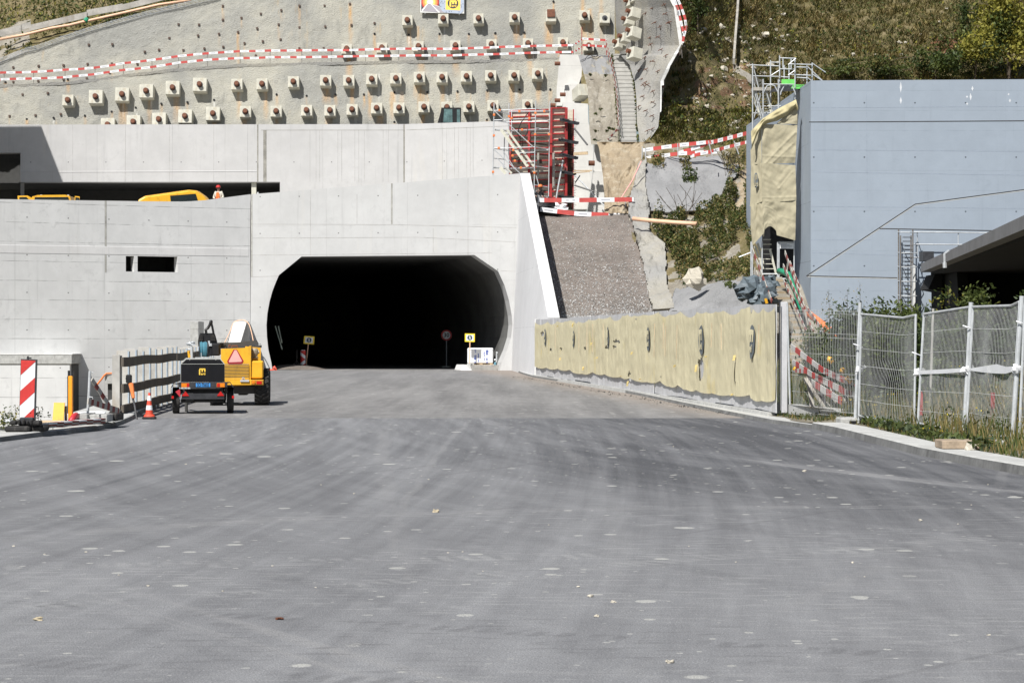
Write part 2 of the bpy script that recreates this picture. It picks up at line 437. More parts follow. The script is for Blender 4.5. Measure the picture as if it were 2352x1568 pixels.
def fabric():
    t=NT('beige_fabric',.85,0,.2); p=t.pos()
    a=t.noise(p,.9,5,.6); b=t.noise(p,60,2)
    c=t.mix(t.step(a,.35,.7),(.72,.655,.45),(.80,.73,.50))
    c=t.mix(t.ma('MULTIPLY',b,.3),c,(.58,.52,.34))
    y=t.step(t.noise(p,.55,4,.6),.58,.7)
    c=t.mix(t.ma('MULTIPLY',y,.35),c,(.78,.60,.16))
    t.col(c); t.bump(t.noise(p,8,4),.25,.03)
    tr=t.n('ShaderNodeBsdfTranslucent'); t.link(c,tr.inputs['Color'])
    ms=t.n('ShaderNodeMixShader'); ms.inputs[0].default_value=.15
    t.link(t.b.outputs[0],ms.inputs[1]); t.link(tr.outputs[0],ms.inputs[2])
    t.link(ms.outputs[0],t.t.nodes['Material Output'].inputs['Surface'])
    return t.m
M['fabric']=fabric()
M['logogrey']=simple('printed_grey',(.13,.15,.16),.85,var=.12,bump=0)
M['towerfab']=simple('beige_shade_cloth',(.41,.37,.255),.85,var=.12,sc=1.2,bump=.2)

def asphalt():
    t=NT('dusty_asphalt',.88,0,.25); p=t.pos(); x,y,z=t.sep(p)
    fine=t.noise(p,70,3,.7); gr=t.vor(p,95); mid=t.noise(p,1.6,6,.65); big=t.noise(t.vmap(p,(1,.3,1)),.22,5,.6,.3)
    dust=(.34,.343,.35); dark=(.075,.077,.084)
    # fine tyre-polished streaks that sweep with three different bends
    def streak(bend,y0,fx,fy,off,rot=0.0):
        yy=t.ma('SUBTRACT',y,float(y0)); b=t.ma('MULTIPLY',t.ma('MULTIPLY',yy,yy),float(bend)); xx=t.ma('ADD',t.ma('ADD',x,b),t.ma('MULTIPLY',yy,float(rot)))
        return t.noise(t.comb(t.ma('MULTIPLY',xx,float(fx)),t.ma('MULTIPLY',y,float(fy)),float(off)),1.0,5,.62,.15)
    s1=streak(.0042,34,2.6,.045,1); s2=streak(-.0065,46,1.9,.05,7,.10); s3=streak(.0012,20,5.5,.06,3,-.06); s4=streak(0,0,1.0,.02,11,.33); s5=streak(.010,52,3.0,.05,15,.0)
    mix_=t.ma('ADD',t.ma('ADD',t.ma('MULTIPLY',s1,.34),t.ma('MULTIPLY',s2,.26)),t.ma('ADD',t.ma('MULTIPLY',s3,.24),t.ma('MULTIPLY',s4,.16)))
    tone=t.ma('ADD',t.ma('MULTIPLY',t.ma('SUBTRACT',mix_,.5),2.3),t.ma('MULTIPLY',t.ma('SUBTRACT',big,.5),.9))
    # dusty near the camera and on the left, darker to the right and in the middle distance
    yy=t.ma('ADD',y,t.ma('MULTIPLY',t.ma('SUBTRACT',mid,.5),4.0))
    right=t.step(t.ma('ADD',x,t.ma('MULTIPLY',t.ma('SUBTRACT',big,.5),4.0)),-3.5,4.6)
    darkness=t.ma('ADD',t.ma('MULTIPLY',t.step(yy,12.0,30.0),.22),t.ma('MULTIPLY',t.ma('MULTIPLY',right,t.step(yy,13.0,34.0)),.32))
    f=t.ma('SUBTRACT',t.ma('ADD',.66,tone),darkness,clamp=True)
    c=t.mix(f,dark,dust)
    c=t.mix(t.ma('MULTIPLY',t.step(s5,.60,.68),.35),c,(.10,.10,.106)); c=t.mix(t.ma('MULTIPLY',t.step(s2,.63,.70),.45),c,(.34,.335,.33))
    # seam, then the older paler course
    far=t.step(y,49.88,49.94)
    o1=t.noise(t.comb(t.ma('MULTIPLY',x,1.1),t.ma('MULTIPLY',y,.05),2.0),1.0,6,.65)
    oldc=t.mix(t.step(t.ma('ADD',t.ma('MULTIPLY',o1,.6),t.ma('MULTIPLY',mid,.4)),.35,.66),(.155,.152,.15),(.285,.278,.27))
    oldc=t.mix(t.ma('MULTIPLY',t.step(y,70.0,118.0),.35),oldc,(.17,.168,.17))
    c=t.mix(far,c,oldc)
    edge=t.ma('ADD',t.ma('MULTIPLY',t.ma('SUBTRACT',104.3,y),.0863),.986); de=t.ma('SUBTRACT',edge,x)
    mud=t.ma('MULTIPLY',t.ma('SUBTRACT',1.0,t.step(t.ma('ADD',de,t.ma('MULTIPLY',t.ma('SUBTRACT',mid,.5),2.6)),.2,2.2)),far)
    c=t.mix(t.ma('MULTIPLY',mud,.65),c,(.30,.245,.20))
    tot=None
    def circ(q,w,k):
        (x1,y1),(x2,y2),(x3,y3)=[((u-CU)*(F*H/(v-HV))/F,F*H/(v-HV)) for u,v in q]
        d=2*(x1*(y2-y3)+x2*(y3-y1)+x3*(y1-y2)); e1,e2,e3=x1*x1+y1*y1,x2*x2+y2*y2,x3*x3+y3*y3
        cx=(e1*(y2-y3)+e2*(y3-y1)+e3*(y1-y2))/d; cy=(e1*(x3-x2)+e2*(x1-x3)+e3*(x2-x1))/d
        return (cx,cy,math.hypot(x1-cx,y1-cy),w,k)
    arcs=[circ(*q) for q in ((((705,1000),(735,1090),(800,1200)),.2,.75),(((1080,960),(1180,1120),(1240,1250)),.2,.6),(((1290,960),(1560,1230),(1640,1500)),.17,.65),(((1330,960),(1700,1250),(1745,1500)),.17,.6),
        (((1450,960),(1950,1200),(2300,1500)),.22,.6),(((1520,960),(2100,1200),(2352,1420)),.2,.5),(((890,960),(880,1050),(900,1180)),.13,-.45),(((950,1130),(1008,1042),(1075,970)),.06,-.6),(((0,1100),(350,1030),(560,1010)),.2,.5),
        (((0,1240),(300,1215),(480,1203)),.3,-.6),(((1100,960),(1400,1140),(1420,1300)),.14,-.35),(((2290,1120),(2230,1180),(2100,1260)),.09,-.45),(((1200,970),(1010,1200),(990,1400)),.18,.35))]
    wob=t.ma('MULTIPLY',t.ma('SUBTRACT',t.noise(p,.35,3),.5),.22)
    for (cx,cy,R,w,s) in arcs:
        dx=t.ma('SUBTRACT',x,float(cx)); dy=t.ma('SUBTRACT',y,float(cy))
        d=t.ma('SQRT',t.ma('ADD',t.ma('MULTIPLY',dx,dx),t.ma('MULTIPLY',dy,dy))); d=t.ma('ABSOLUTE',t.ma('ADD',t.ma('SUBTRACT',d,float(R)),wob))
        m=t.ma('MULTIPLY',t.ma('SUBTRACT',1.0,t.step(d,w*.45,w)),s); tot=m if tot is None else t.ma('ADD',tot,m)
    tot=t.ma('MULTIPLY',tot,t.ma('MULTIPLY',t.step(t.noise(t.vmap(p,(1,.3,1)),.5,5,.65),.3,.6),t.ma('SUBTRACT',1.0,far)))
    c=t.mix(t.ma('MULTIPLY',t.ma('MAXIMUM',tot,0.0),t.ma('ADD',.10,t.ma('MULTIPLY',t.step(y,13.0,32.0),.28)),clamp=True),c,(.085,.085,.09))
    c=t.mix(t.ma('MULTIPLY',t.ma('MAXIMUM',t.ma('MULTIPLY',tot,-1.0),0.0),.42,clamp=True),c,(.34,.335,.33))
    # crawler ripples: short cross bars in wandering bands
    rp=t.noise(t.vmap(p,(2.6,10,1),rot=(0,0,.14)),1.0,3,.6,.4); rp2=t.noise(t.vmap(p,(3.0,11,1),rot=(0,0,-.35)),1.0,3,.6,.4)
    near=t.ma('SUBTRACT',1.0,t.step(y,16.0,34.0))
    rm=t.ma('MULTIPLY',t.step(t.noise(t.vmap(p,(.35,.6,1)),.7,4),.38,.58),near)
    c=t.mix(t.ma('MULTIPLY',t.ma('MULTIPLY',t.step(rp,.5,.68),rm),.55),c,(.40,.40,.395))
    c=t.mix(t.ma('MULTIPLY',t.ma('MULTIPLY',t.step(rp2,.52,.7),t.ma('SUBTRACT',near,rm,clamp=True)),.5),c,(.11,.11,.115))
    for (ax,ay,dxx,dyy,ww,k) in ((-2.9,14.9,.90,-.43,.16,.5),(2.2,18.6,.80,.60,.22,-.35),(-3.2,17.4,.97,.22,.3,-.4),(-2.3,12.2,.93,-.36,.2,.45)):
        ux=t.ma('SUBTRACT',x,ax); uy=t.ma('SUBTRACT',y,ay); al=t.ma('ADD',t.ma('MULTIPLY',ux,dxx),t.ma('MULTIPLY',uy,dyy))
        ac=t.ma('ABSOLUTE',t.ma('ADD',t.ma('ADD',t.ma('MULTIPLY',ux,-dyy),t.ma('MULTIPLY',uy,dxx)),t.ma('MULTIPLY',t.ma('SUBTRACT',mid,.5),.35)))
        bars=t.step(t.ma('ABSOLUTE',t.ma('SUBTRACT',t.ma('FRACT',t.ma('ADD',t.ma('MULTIPLY',al,6.3),t.ma('MULTIPLY',mid,1.2))),.5)),.12,.35)
        m=t.ma('MULTIPLY',t.ma('MULTIPLY',t.ma('SUBTRACT',1.0,t.step(ac,ww*.5,ww)),bars),t.step(t.noise(p,1.6,5),.42,.62))
        c=t.mix(t.ma('MULTIPLY',m,abs(k)),c,(.12,.12,.125) if k>0 else (.42,.42,.41))
    # flat dried splashes of varied size, clustered
    n5=t.noise(p,11,5,.75); n6=t.noise(p,.22,4)
    for sc,lo,hi,cl in ((1.6,.025,.16,.36),(3.6,.03,.24,.42),(9.0,.03,.24,.50)):
        vv=t.n('ShaderNodeTexVoronoi',feature='F1'); t.link(t.vmap(p,(1,.8,1),loc=(sc,0,0)),vv.inputs['Vector']); vv.inputs['Scale'].default_value=sc
        rr=t.sep(vv.outputs['Color'])[0]; rad=t.ma('ADD',lo-.03,t.ma('MULTIPLY',t.ma('POWER',rr,5.0),hi))
        m=t.ma('SUBTRACT',1.0,t.step(t.ma('ADD',vv.outputs['Distance'],t.ma('MULTIPLY',t.ma('SUBTRACT',n5,.5),.10)),rad,t.ma('ADD',rad,.03)))
        m=t.ma('MULTIPLY',m,t.ma('MULTIPLY',t.step(n6,cl-.1,cl+.08),t.step(n5,.3,.5)))
        c=t.mix(t.ma('MULTIPLY',m,.8),c,(.58,.575,.53))
    c=t.mix(t.ma('MULTIPLY',t.ma('MULTIPLY',t.step(gr,.1,.55),near),.35),c,(.10,.10,.105))
    c=t.mix(t.ma('MULTIPLY',t.step(fine,.52,.72),.42),c,(.48,.48,.475)); c=t.mix(t.ma('MULTIPLY',t.step(fine,.5,.3),.35),c,(.07,.07,.075))
    t.col(c)
    t.bump(t.ma('ADD',t.ma('MULTIPLY',fine,.6),t.ma('ADD',t.ma('MULTIPLY',gr,.6),t.ma('MULTIPLY',t.ma('MULTIPLY',rp,rm),1.0))),.5,.014)
    return t.m
M['asphalt']=asphalt()
M['gravel']=soil('crushed_gravel',[(.25,.215,.19),(.20,.175,.155),(.30,.27,.24)],1.2,.9,(7,.15,.52,(.42,.41,.40)))
M['hill']=soil('rough_hillside',[(.15,.13,.06),(.20,.165,.085),(.28,.225,.14)],.8,1.0,(2.2,.20,.62,(.50,.44,.36)))
M['rubble']=soil('rubble_slope',[(.36,.33,.27),(.30,.27,.22),(.44,.41,.35)],1.3,1.0,(3.5,.18,.5,(.55,.53,.48)))
M['dirt']=soil('sandy_dirt',[(.40,.325,.225),(.32,.255,.175),(.46,.40,.30)],.9,.7,(3.5,.14,.6,(.60,.55,.45)))
M['groundmat']=soil('rough_ground',[(.20,.18,.14),(.16,.14,.10),(.26,.24,.19)],.6,.6,(2.5,.15,.55,(.42,.40,.36)))
def rockmat():
    t=NT('limestone_rock',.95,0,.15); p=t.pos()
    a=t.noise(p,.9,7,.7,.4); b=t.vor(t.vmap(p,(1,1,1.8)),1.7); f=t.noise(p,7,5,.7)
    c=t.mix(t.step(a,.4,.62),(.50,.46,.38),(.40,.35,.26))
    c=t.mix(t.ma('MULTIPLY',t.step(a,.6,.72),.7),c,(.34,.22,.12))
    c=t.mix(t.ma('SUBTRACT',1.0,t.step(t.vor(t.vmap(p,(1,1,1.8)),1.7,'DISTANCE_TO_EDGE'),.01,.08)),c,(.16,.13,.09))
    c=t.mix(t.ma('MULTIPLY',t.step(f,.5,.7),.4),c,(.60,.57,.49))
    t.col(c); t.bump(t.ma('ADD',a,t.ma('ADD',b,f)),.9,.2)
    return t.m
M['rock']=rockmat()
# ---------------------------------------------------------------- camera, light
cam_d=bpy.data.cameras.new('camera'); cam=bpy.data.objects.new('camera',cam_d); COL.objects.link(cam)
cam.location=(0,0,H); cam.rotation_euler=(PI/2,0,0)
cam_d.sensor_width=36; cam_d.lens=36*F/2352; cam_d.shift_y=-6/2352; cam_d.clip_end=2000; cam_d.clip_start=.5
S.camera=cam
SUN=Vector((.39,.75,-1.0)).normalized()      # direction the light travels
sl=bpy.data.lights.new('sun','SUN'); sl.energy=4.7; sl.angle=math.radians(.5); sl.color=(1,.975,.935)
so=bpy.data.objects.new('sun',sl); COL.objects.link(so); so.rotation_euler=SUN.to_track_quat('-Z','Y').to_euler(); so.location=(-40,-60,80)
w=bpy.data.worlds.new('World'); S.world=w; w.use_nodes=True
sky=w.node_tree.nodes.new('ShaderNodeTexSky'); sky.sky_type='NISHITA'; sky.sun_disc=False
sky.sun_elevation=math.asin(-SUN.z); sky.sun_rotation=math.atan2(-SUN.x,-SUN.y)
bg=w.node_tree.nodes['Background']; bg.inputs[1].default_value=.052
w.node_tree.links.new(sky.outputs[0],bg.inputs[0])
S.view_settings.view_transform='Standard'; S.view_settings.look='None'; S.view_settings.gamma=1
S.view_settings.exposure=.36

# ---------------------------------------------------------------- ground and road
mb=MB(); mb.box(-500,500,-300,700,-3.2,-2.75); struct('ground',mb,M['groundmat'])
KL=[(-60,26),(-30,29),(-14,33),(-9.2,36),(-8.19,38.3),(-7.95,40.3),(-7.66,41.6),(-7.5,42.8),(-7.43,44.2),(-7.5,46),(-7.75,49),(-8.05,51.5),(-8.6,58),(-9.3,65),(-10.2,80),(-11.4,100),(-12.3,115),(-13.1,126.6)]
KR=[(.1,124.8),(.45,113),(.89,103),(1.95,91),(3.1,78.2),(3.75,69),(4.23,60),(4.72,52),(5.07,46.8),(5.5,44),(5.64,42),(5.68,39.3),(5.77,34),(6.0,30.9),(6.2,29),(6.9,25),(9,21),(14,17),(30,12),(60,8)]
def strip(line,side,w0,w1,z0,z1,mb,mi=0):
    """flat strip beside a plan polyline, from offset w0 to w1"""
    n=len(line); nr=[]
    for i in range(n):
        a=Vector(line[max(i-1,0)]); b=Vector(line[min(i+1,n-1)]); d=(b-a).normalized(); nr.append(Vector((d.y,-d.x))*side)
    L=[(Vector(line[i])+nr[i]*w0) for i in range(n)]; R=[(Vector(line[i])+nr[i]*w1) for i in range(n)]
    vs=[(p.x,p.y,z0) for p in L]+[(p.x,p.y,z1) for p in R]
    mb.add(vs,[(i,i+1,n+i+1,n+i) for i in range(n-1)],mi); return nr
poly=[(x,y,0) for x,y in KL]+[(-27,215,0),(-14,215,0)]+[(x,y,0) for x,y in KR]+[(60,-40,0),(-60,-40,0)]
from mathutils.geometry import tessellate_polygon
def flat(mb,poly,mi=0,flip=False):
    vs=[Vector(p) for p in poly]; t=tessellate_polygon([vs]); mb.add(vs,[tuple(x) for x in t],mi)
mb=MB(); flat(mb,poly); n=len(poly)
mb.add([(x,y,z) for z in (0,-2.9) for x,y,_ in poly],[(i,(i+1)%n,(i+1)%n+n,i+n) for i in range(n)],1)
struct('road',mb,[M['asphalt'],M['kerb']])
def kerb(name,line,side,h,wd,label,walk):
    mb=MB(); strip(line,side,0,.02,-.01,h-.012,mb,2); strip(line,side,.02,.04,h-.012,h,mb,0); strip(line,side,.04,wd,h,h,mb,0)
    strip(line,side,wd,walk,h-.004,h-.004,mb,1); strip(line,side,walk,walk+.02,h-.004,-2.85,mb,1)
    return struct(name,mb,[M['pave'],M['pave'],M['kerbface']])
kerb('kerb',KL[1:],-1,.09,.16,'',1.35)
kerb('kerb_right',KR[9:],-1,.12,.16,'',.55)
KRf=KR[:10]
mb=MB(); strip(KRf,-1,0,.02,-.01,.075,mb,0); strip(KRf,-1,.02,.13,.075,.075,mb,1); strip(KRf,-1,.13,.9,.03,.03,mb,1); strip(KRf,-1,.13,.131,.075,.03,mb,1); struct('kerb_edge',mb,[M['kerbface'],M['pave']])

def su(A,B,u):
    k=(u-CU)/F; dx=B[0]-A[0]; dy=B[1]-A[1]
    return (k*A[1]-A[0])/(dx-k*dy)
def wall_pt(A,B,u,v):
    t=su(A,B,u); x=A[0]+(B[0]-A[0])*t; y=A[1]+(B[1]-A[1])*t
    return Vector((x,y,H+(HV-v)*y/F))
def wallmesh(A,B,th,z0,top,cuts,holes,deep=None):
    """upright wall between plan points A and B; top: list of (s,z); holes: (s0,s1,z0,z1)"""
    A=Vector((*A,0)); B=Vector((*B,0)); L=(B-A).length; d=(B-A)/L; nrm=Vector((-d.y,d.x,0))
    def tz(s):
        for (s0,a),(s1,b) in zip(top,top[1:]):
            if s<=s1+1e-6: return a+(b-a)*(s-s0)/max(s1-s0,1e-6)
        return top[-1][1]
    cs=sorted(set([0,L]+[s for s,_ in top if 0<s<L]+cuts+[h for q in holes for h in q[:2]]))
    mb=MB(); W=lambda s,z,o=0: A+d*s+Vector((0,0,z))+nrm*o
    for a,b in zip(cs,cs[1:]):
        hs=sorted([(q[2],q[3]) for q in holes if q[0]<=a+1e-6 and q[1]>=b-1e-6]); lo=z0
        segs=[]
        for h0,h1 in hs:
            segs.append((lo,h0)); lo=h1
        for l,h in segs: mb.quad(W(a,l),W(b,l),W(b,h),W(a,h)); mb.quad(W(b,l,th),W(a,l,th),W(a,h,th),W(b,h,th))
        mb.quad(W(a,lo),W(b,lo),W(b,tz(b)),W(a,tz(a))); mb.quad(W(b,lo,th),W(a,lo,th),W(a,tz(a),th),W(b,tz(b),th))
        mb.quad(W(a,tz(a)),W(b,tz(b)),W(b,tz(b),th),W(a,tz(a),th))
    mb.quad(W(0,z0,th),W(0,z0),W(0,tz(0)),W(0,tz(0),th)); mb.quad(W(L,z0),W(L,z0,th),W(L,tz(L),th),W(L,tz(L)))
    for s0,s1,h0,h1 in holes:
        mb.quad(W(s0,h0),W(s0,h0,th),W(s0,h1,th),W(s0,h1)); mb.quad(W(s1,h0,th),W(s1,h0),W(s1,h1),W(s1,h1,th))
        mb.quad(W(s0,h0,th),W(s0,h0),W(s1,h0),W(s1,h0,th)); mb.quad(W(s0,h1),W(s0,h1,th),W(s1,h1,th),W(s1,h1))
    return mb,W,L
def to_s(A,B,u): return su(A,B,u)*(Vector(B)-Vector(A)).length
def zz(A,B,u,v): return wall_pt(A,B,u,v).z

# main wall left of the portal
WA=((-90-CU)*119.6/F,119.6); WB=((575-CU)*127/F,127.0)
tops=[(-90,456),(0,457.5),(243,461),(330,462.4),(419,463),(440,462.2),(470,460),(576,446.3)]
top=[(to_s(WA,WB,u),zz(WA,WB,u,v)) for u,v in tops]; top[0]=(0,top[0][1]); LW=(Vector(WB)-Vector(WA)).length; top[-1]=(LW,top[-1][1])
holes=[(to_s(WA,WB,289),to_s(WA,WB,308),zz(WA,WB,300,623.6),zz(WA,WB,300,588)),(to_s(WA,WB,316),to_s(WA,WB,407.7),zz(WA,WB,360,624.6),zz(WA,WB,360,588.6))]
mb,W,L=wallmesh(WA,WB,.5,-2.9,top,[],holes)
mainwall=thing('retaining_wall','tall pale grey concrete retaining wall with two dark rectangular openings left of the tunnel mouth','wall',(WA[0],WA[1],-2.9))
build('wall',mb,M['wall'],mainwall)
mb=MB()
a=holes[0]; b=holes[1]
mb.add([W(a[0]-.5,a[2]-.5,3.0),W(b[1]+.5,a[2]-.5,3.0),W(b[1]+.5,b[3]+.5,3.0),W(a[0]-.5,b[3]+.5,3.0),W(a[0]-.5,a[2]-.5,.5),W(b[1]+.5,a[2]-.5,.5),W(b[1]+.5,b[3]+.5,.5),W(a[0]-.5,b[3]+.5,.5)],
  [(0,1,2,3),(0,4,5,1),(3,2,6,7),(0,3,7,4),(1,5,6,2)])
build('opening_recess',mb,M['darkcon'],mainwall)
def wstrip(W,s,z0,z1,w,o=.004,th=.02):
    m=MB(); m.add([W(s-w/2,z0,-o),W(s+w/2,z0,-o),W(s+w/2,z1,-o),W(s-w/2,z1,-o),W(s-w/2,z0,.01),W(s+w/2,z0,.01),W(s+w/2,z1,.01),W(s-w/2,z1,.01)],
       [(0,1,2,3),(0,4,5,1),(3,2,6,7),(0,3,7,4),(1,5,6,2)]); return m
M['seam']=simple('joint_sealant',(.27,.26,.23),.9,var=.3,sc=2)
M['hairline']=simple('hairline_joint',(.37,.36,.345),.9,var=.25,sc=2)
M['seamlt']=simple('pale_joint_bead',(.52,.52,.49),.9,var=.35,sc=3)
for u,v0,v1 in ((243,626,461.2),):
    build('expansion_joint',wstrip(W,to_s(WA,WB,u),zz(WA,WB,u,v0),zz(WA,WB,u,v1),.09),M['seam'],mainwall)
    build('joint_bead',wstrip(W,to_s(WA,WB,u)+.01,zz(WA,WB,u,v0),zz(WA,WB,u,v1),.03,.012),M['seamlt'],mainwall)
# a slightly proud pour band
s1=to_s(WA,WB,571)
mb=MB()
za,zb=zz(WA,WB,0,581),zz(WA,WB,571,588.5); zc,zd=zz(WA,WB,571,571),zz(WA,WB,0,563)
mb.add([W(0,za,-.014),W(s1,zb,-.014),W(s1,zc,-.014),W(0,zd,-.014),W(0,za-.01,.01),W(s1,zb-.01,.01),W(s1,zc+.02,.01),W(0,zd+.02,.01)],[(0,1,2,3),(0,4,5,1),(3,2,6,7),(1,5,6,2)])
build('pour_band',mb,formed_concrete('pour_band_concrete',(.645,.64,.63),horiz=0,vert=.3,xs=4.15,stain=.5,tie=(1.9,.6)),mainwall)

# portal wall
PA=(WB[0],127.0); PB=((1192-CU)*125/F,125.0)
def C4(x,y): return (602.9+x*.26856,574.2+y*.26856)
cont=[(88,1012),(75,960),(50,850),(38,740),(34,640),(42,540),(60,440),(85,350),(112,280),(140,215),(335,55),(1812,42),(2015,180),(2070,300),(2108,430),(2132,560),(2138,640),(2125,750),(2090,860),(2045,960),(2025,1030)]
cont=[C4(*c) for c in cont]
cw=[wall_pt(PA,PB,u,v) for u,v in cont]
cw[0].z=-.12; cw[-1].z=-.12
dP=(Vector((*PB,0))-Vector((*PA,0))).normalized(); nP=Vector((-dP.y,dP.x,0))
pb_=Vector((-.03,125.0,-.12))
outer=[Vector((PA[0],PA[1],-.12))]+cw+[pb_,wall_pt(PA,PB,1195.3,398.4),wall_pt(PA,PB,901,421),wall_pt(PA,PB,577,446.2)]
portal=thing('tunnel_portal','pale concrete tunnel portal with a wide dark chamfered mouth and rising parapet','tunnel portal',((PA[0]+PB[0])/2,126,0))
mb=MB(); flat(mb,outer)
n=len(outer); TH=1.3; AX=Vector((-.165,1,0))
mb.add([p for p in outer]+[p+AX*TH for p in outer],[(i,(i+1)%n,(i+1)%n+n,i+n) for i in range(n)],0)
vs=[p+AX*TH for p in outer]; mb.add(vs,[tuple(x) for x in tessellate_polygon([vs])])
build('portal_wall',mb,M['portal'],portal)
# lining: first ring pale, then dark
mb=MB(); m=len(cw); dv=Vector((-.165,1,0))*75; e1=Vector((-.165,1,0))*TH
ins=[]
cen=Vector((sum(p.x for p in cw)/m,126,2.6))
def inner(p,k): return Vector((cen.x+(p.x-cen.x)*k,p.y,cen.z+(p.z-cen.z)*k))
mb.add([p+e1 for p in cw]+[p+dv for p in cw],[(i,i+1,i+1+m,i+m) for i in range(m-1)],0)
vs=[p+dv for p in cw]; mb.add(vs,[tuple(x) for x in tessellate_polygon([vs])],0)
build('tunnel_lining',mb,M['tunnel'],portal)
# joints of the portal
def pstrip(u0,v0,u1,v1,w,mat,off=.004,par=None,A=PA,B=PB,n3=nP,name='expansion_joint'):
    a=wall_pt(A,B,u0,v0); b=wall_pt(A,B,u1,v1); m=MB(); m.beam(a-n3*(off-.005),b-n3*(off-.005),.01,w,up=(0,-1,0)) if False else None
    d=(b-a).normalized(); t=d.cross(n3).normalized()*w/2; o=n3*off
    m.add([a-t-o,b-t-o,b+t-o,a+t-o,a-t+o,b-t+o,b+t+o,a+t+o],[(0,1,2,3),(0,4,5,1),(1,5,6,2),(2,6,7,3),(3,7,4,0)])
    return build(name,m,mat,par)
for (u,v0,v1) in ((578,636,446.5),(900,515,421.4)):
    pstrip(u,v0,u,v1,.085,M['seam'],.004,portal); pstrip(u+.4,v0,u+.4,v1,.03,M['seamlt'],.01,portal,name='joint_bead')
for (u0,v0,u1,v1) in ((577,515,900,516),(900,516,1186,523),(577,547,960,545),(960,545,1186,556),(577,586,1130,581),(577,636,640,634),(1150,622,1184,623),(820,446,820,514),(1075,409,1075,586),(713,437,713,586),(995,524,995,580)):
    pstrip(u0,v0,u1,v1,.022,M['hairline'],.003,portal,name='board_joint')

# wing wall
mb=MB()
def wing(s,t):
    y=lerp(125,103.4,s); b=Vector((lerp(-.03,.98,s),y,-.15)); tp=Vector((lerp(.435,1.56,s),y,lerp(10.27,2.55,s)))
    return b.lerp(tp,t)
mb.grid(lambda s,t: wing(s,t),24,8)
wt=lambda s,dx: Vector((lerp(.435,1.56,s)+dx,lerp(125,103.4,s),lerp(10.27,2.55,s)))
mb.quad(wt(0,0),wt(1,0),wt(1,.04)+Vector((0,0,.03)),wt(0,.04)+Vector((0,0,.03)))
mb.quad(wt(1,.5),Vector((1.9,103.4,-.15)),Vector((.98,103.4,-.15)),wt(1,0))
mb.quad(wt(0,.5),wt(1,.5),Vector((2.0,103.4,-.15)),Vector((1.1,125,-.15)))
mb.quad(wt(0,.5),Vector((1.1,125,-.15)),Vector((-.03,125,-.15)),wt(0,0))
wingo=thing('wing_wall','slanting concrete wing wall dropping from the portal towards the fabric barrier','wall',(1,114,0))
build('wall',mb,M['wing'],wingo)
mb=MB(); z=Vector((0,0,.03))
for i in range(8):
    s0=i/8+.001; s1=(i+1)/8-.001
    mb.quad(wt(s0,.04)+z,wt(s1,.04)+z,wt(s1,.5)+z,wt(s0,.5)+z); mb.quad(wt(s0,.5)+z,wt(s1,.5)+z,wt(s1,.5)-z*3,wt(s0,.5)-z*3)
    mb.quad(wt(s1,.0),wt(s1,.5),wt(s1,.5)+z,wt(s1,.04)+z)
build('coping',mb,M['capcon'],wingo)

# deck behind the parapet
def deckz(x):
    pts=[(-60,6.9),(-26,7.1),(-21,7.2),(-15,7.75),(-6,8.05),(0,8.2),(12,8.3)]
    for (a,p),(b,q) in zip(pts,pts[1:]):
        if x<=b: return p+(q-p)*(x-a)/(b-a)
    return 8.3
xs=[-60,-26,-21,-15,-6,-.0]
mb=MB()
def fronty(x):
    if x<WB[0]: return WA[1]+(WB[1]-WA[1])*(x-WA[0])/(WB[0]-WA[0])+.45
    return 128.2 if x<.3 else 125.5
cx=[-34,-26,-21,-15,WB[0]-.01,WB[0]+.3,-6,.0,.9,1.6,6.6]
mb.grid(lambda s,t:(lambda x:Vector((x,lerp(fronty(x),152 if x<-1 else 142,t),deckz(x))))(cx[round(s*(len(cx)-1))]),len(cx)-1,8)
struct('terrace',mb,M['kerb'])

# upper retaining wall with the dark gallery under it
UA=((-90-CU)*143.2/F,143.2); UB=((930-CU)*143/F,143.0); UC=((1172-CU)*141.2/F,141.2)
LU=(Vector(UB)-Vector(UA)).length; LU2=(Vector(UC)-Vector(UB)).length
sO=to_s(UA,UB,47); ztopU=zz(UA,UB,500,285.6); zl=zz(UA,UB,300,418); s640=to_s(UA,UB,643)
holesU=[(0,sO,6.8,zz(UA,UB,30,351)),(sO,s640,6.8,zl)]
mb,WU,LU=wallmesh(UA,UB,1.1,6.8,[(0,ztopU-.02),(LU,ztopU)],[],holesU)
upper=thing('gallery_wall','long upper concrete wall above a dark gallery slot, below the anchored slope','wall',(UA[0],143,7))
build('wall',mb,M['upper'],upper)
mb2,WU2,LU2=wallmesh(UB,UC,1.1,6.8,[(0,ztopU),(LU2,zz(UB,UC,1166,278))],[],[])
build('wall',mb2,M['upper'],upper)
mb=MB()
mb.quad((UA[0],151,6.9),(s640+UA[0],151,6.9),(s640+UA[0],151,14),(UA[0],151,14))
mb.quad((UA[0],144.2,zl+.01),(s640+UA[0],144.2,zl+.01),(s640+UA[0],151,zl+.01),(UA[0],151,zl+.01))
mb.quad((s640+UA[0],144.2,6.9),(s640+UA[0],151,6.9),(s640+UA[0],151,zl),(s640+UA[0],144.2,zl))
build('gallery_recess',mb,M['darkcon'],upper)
mb=MB(); x0=(578-CU)*143.4/F; mb.box(x0,x0+.28,143.3,143.6,7,zl-.005); build('pillar',mb,M['block'],upper)
mb=MB(); x0=(590.5-CU)*143.4/F; mb.box(x0,x0+.1,143.3,143.4,7,zl-.6); build('post',mb,M['steel'],upper)
for u,w_ in ((592,.08),(608.5,.2)):
    build('expansion_joint',wstrip(WU,to_s(UA,UB,u),zl+.01,ztopU-.35 if w_>.1 else ztopU-.02,w_),M['seam'],upper)
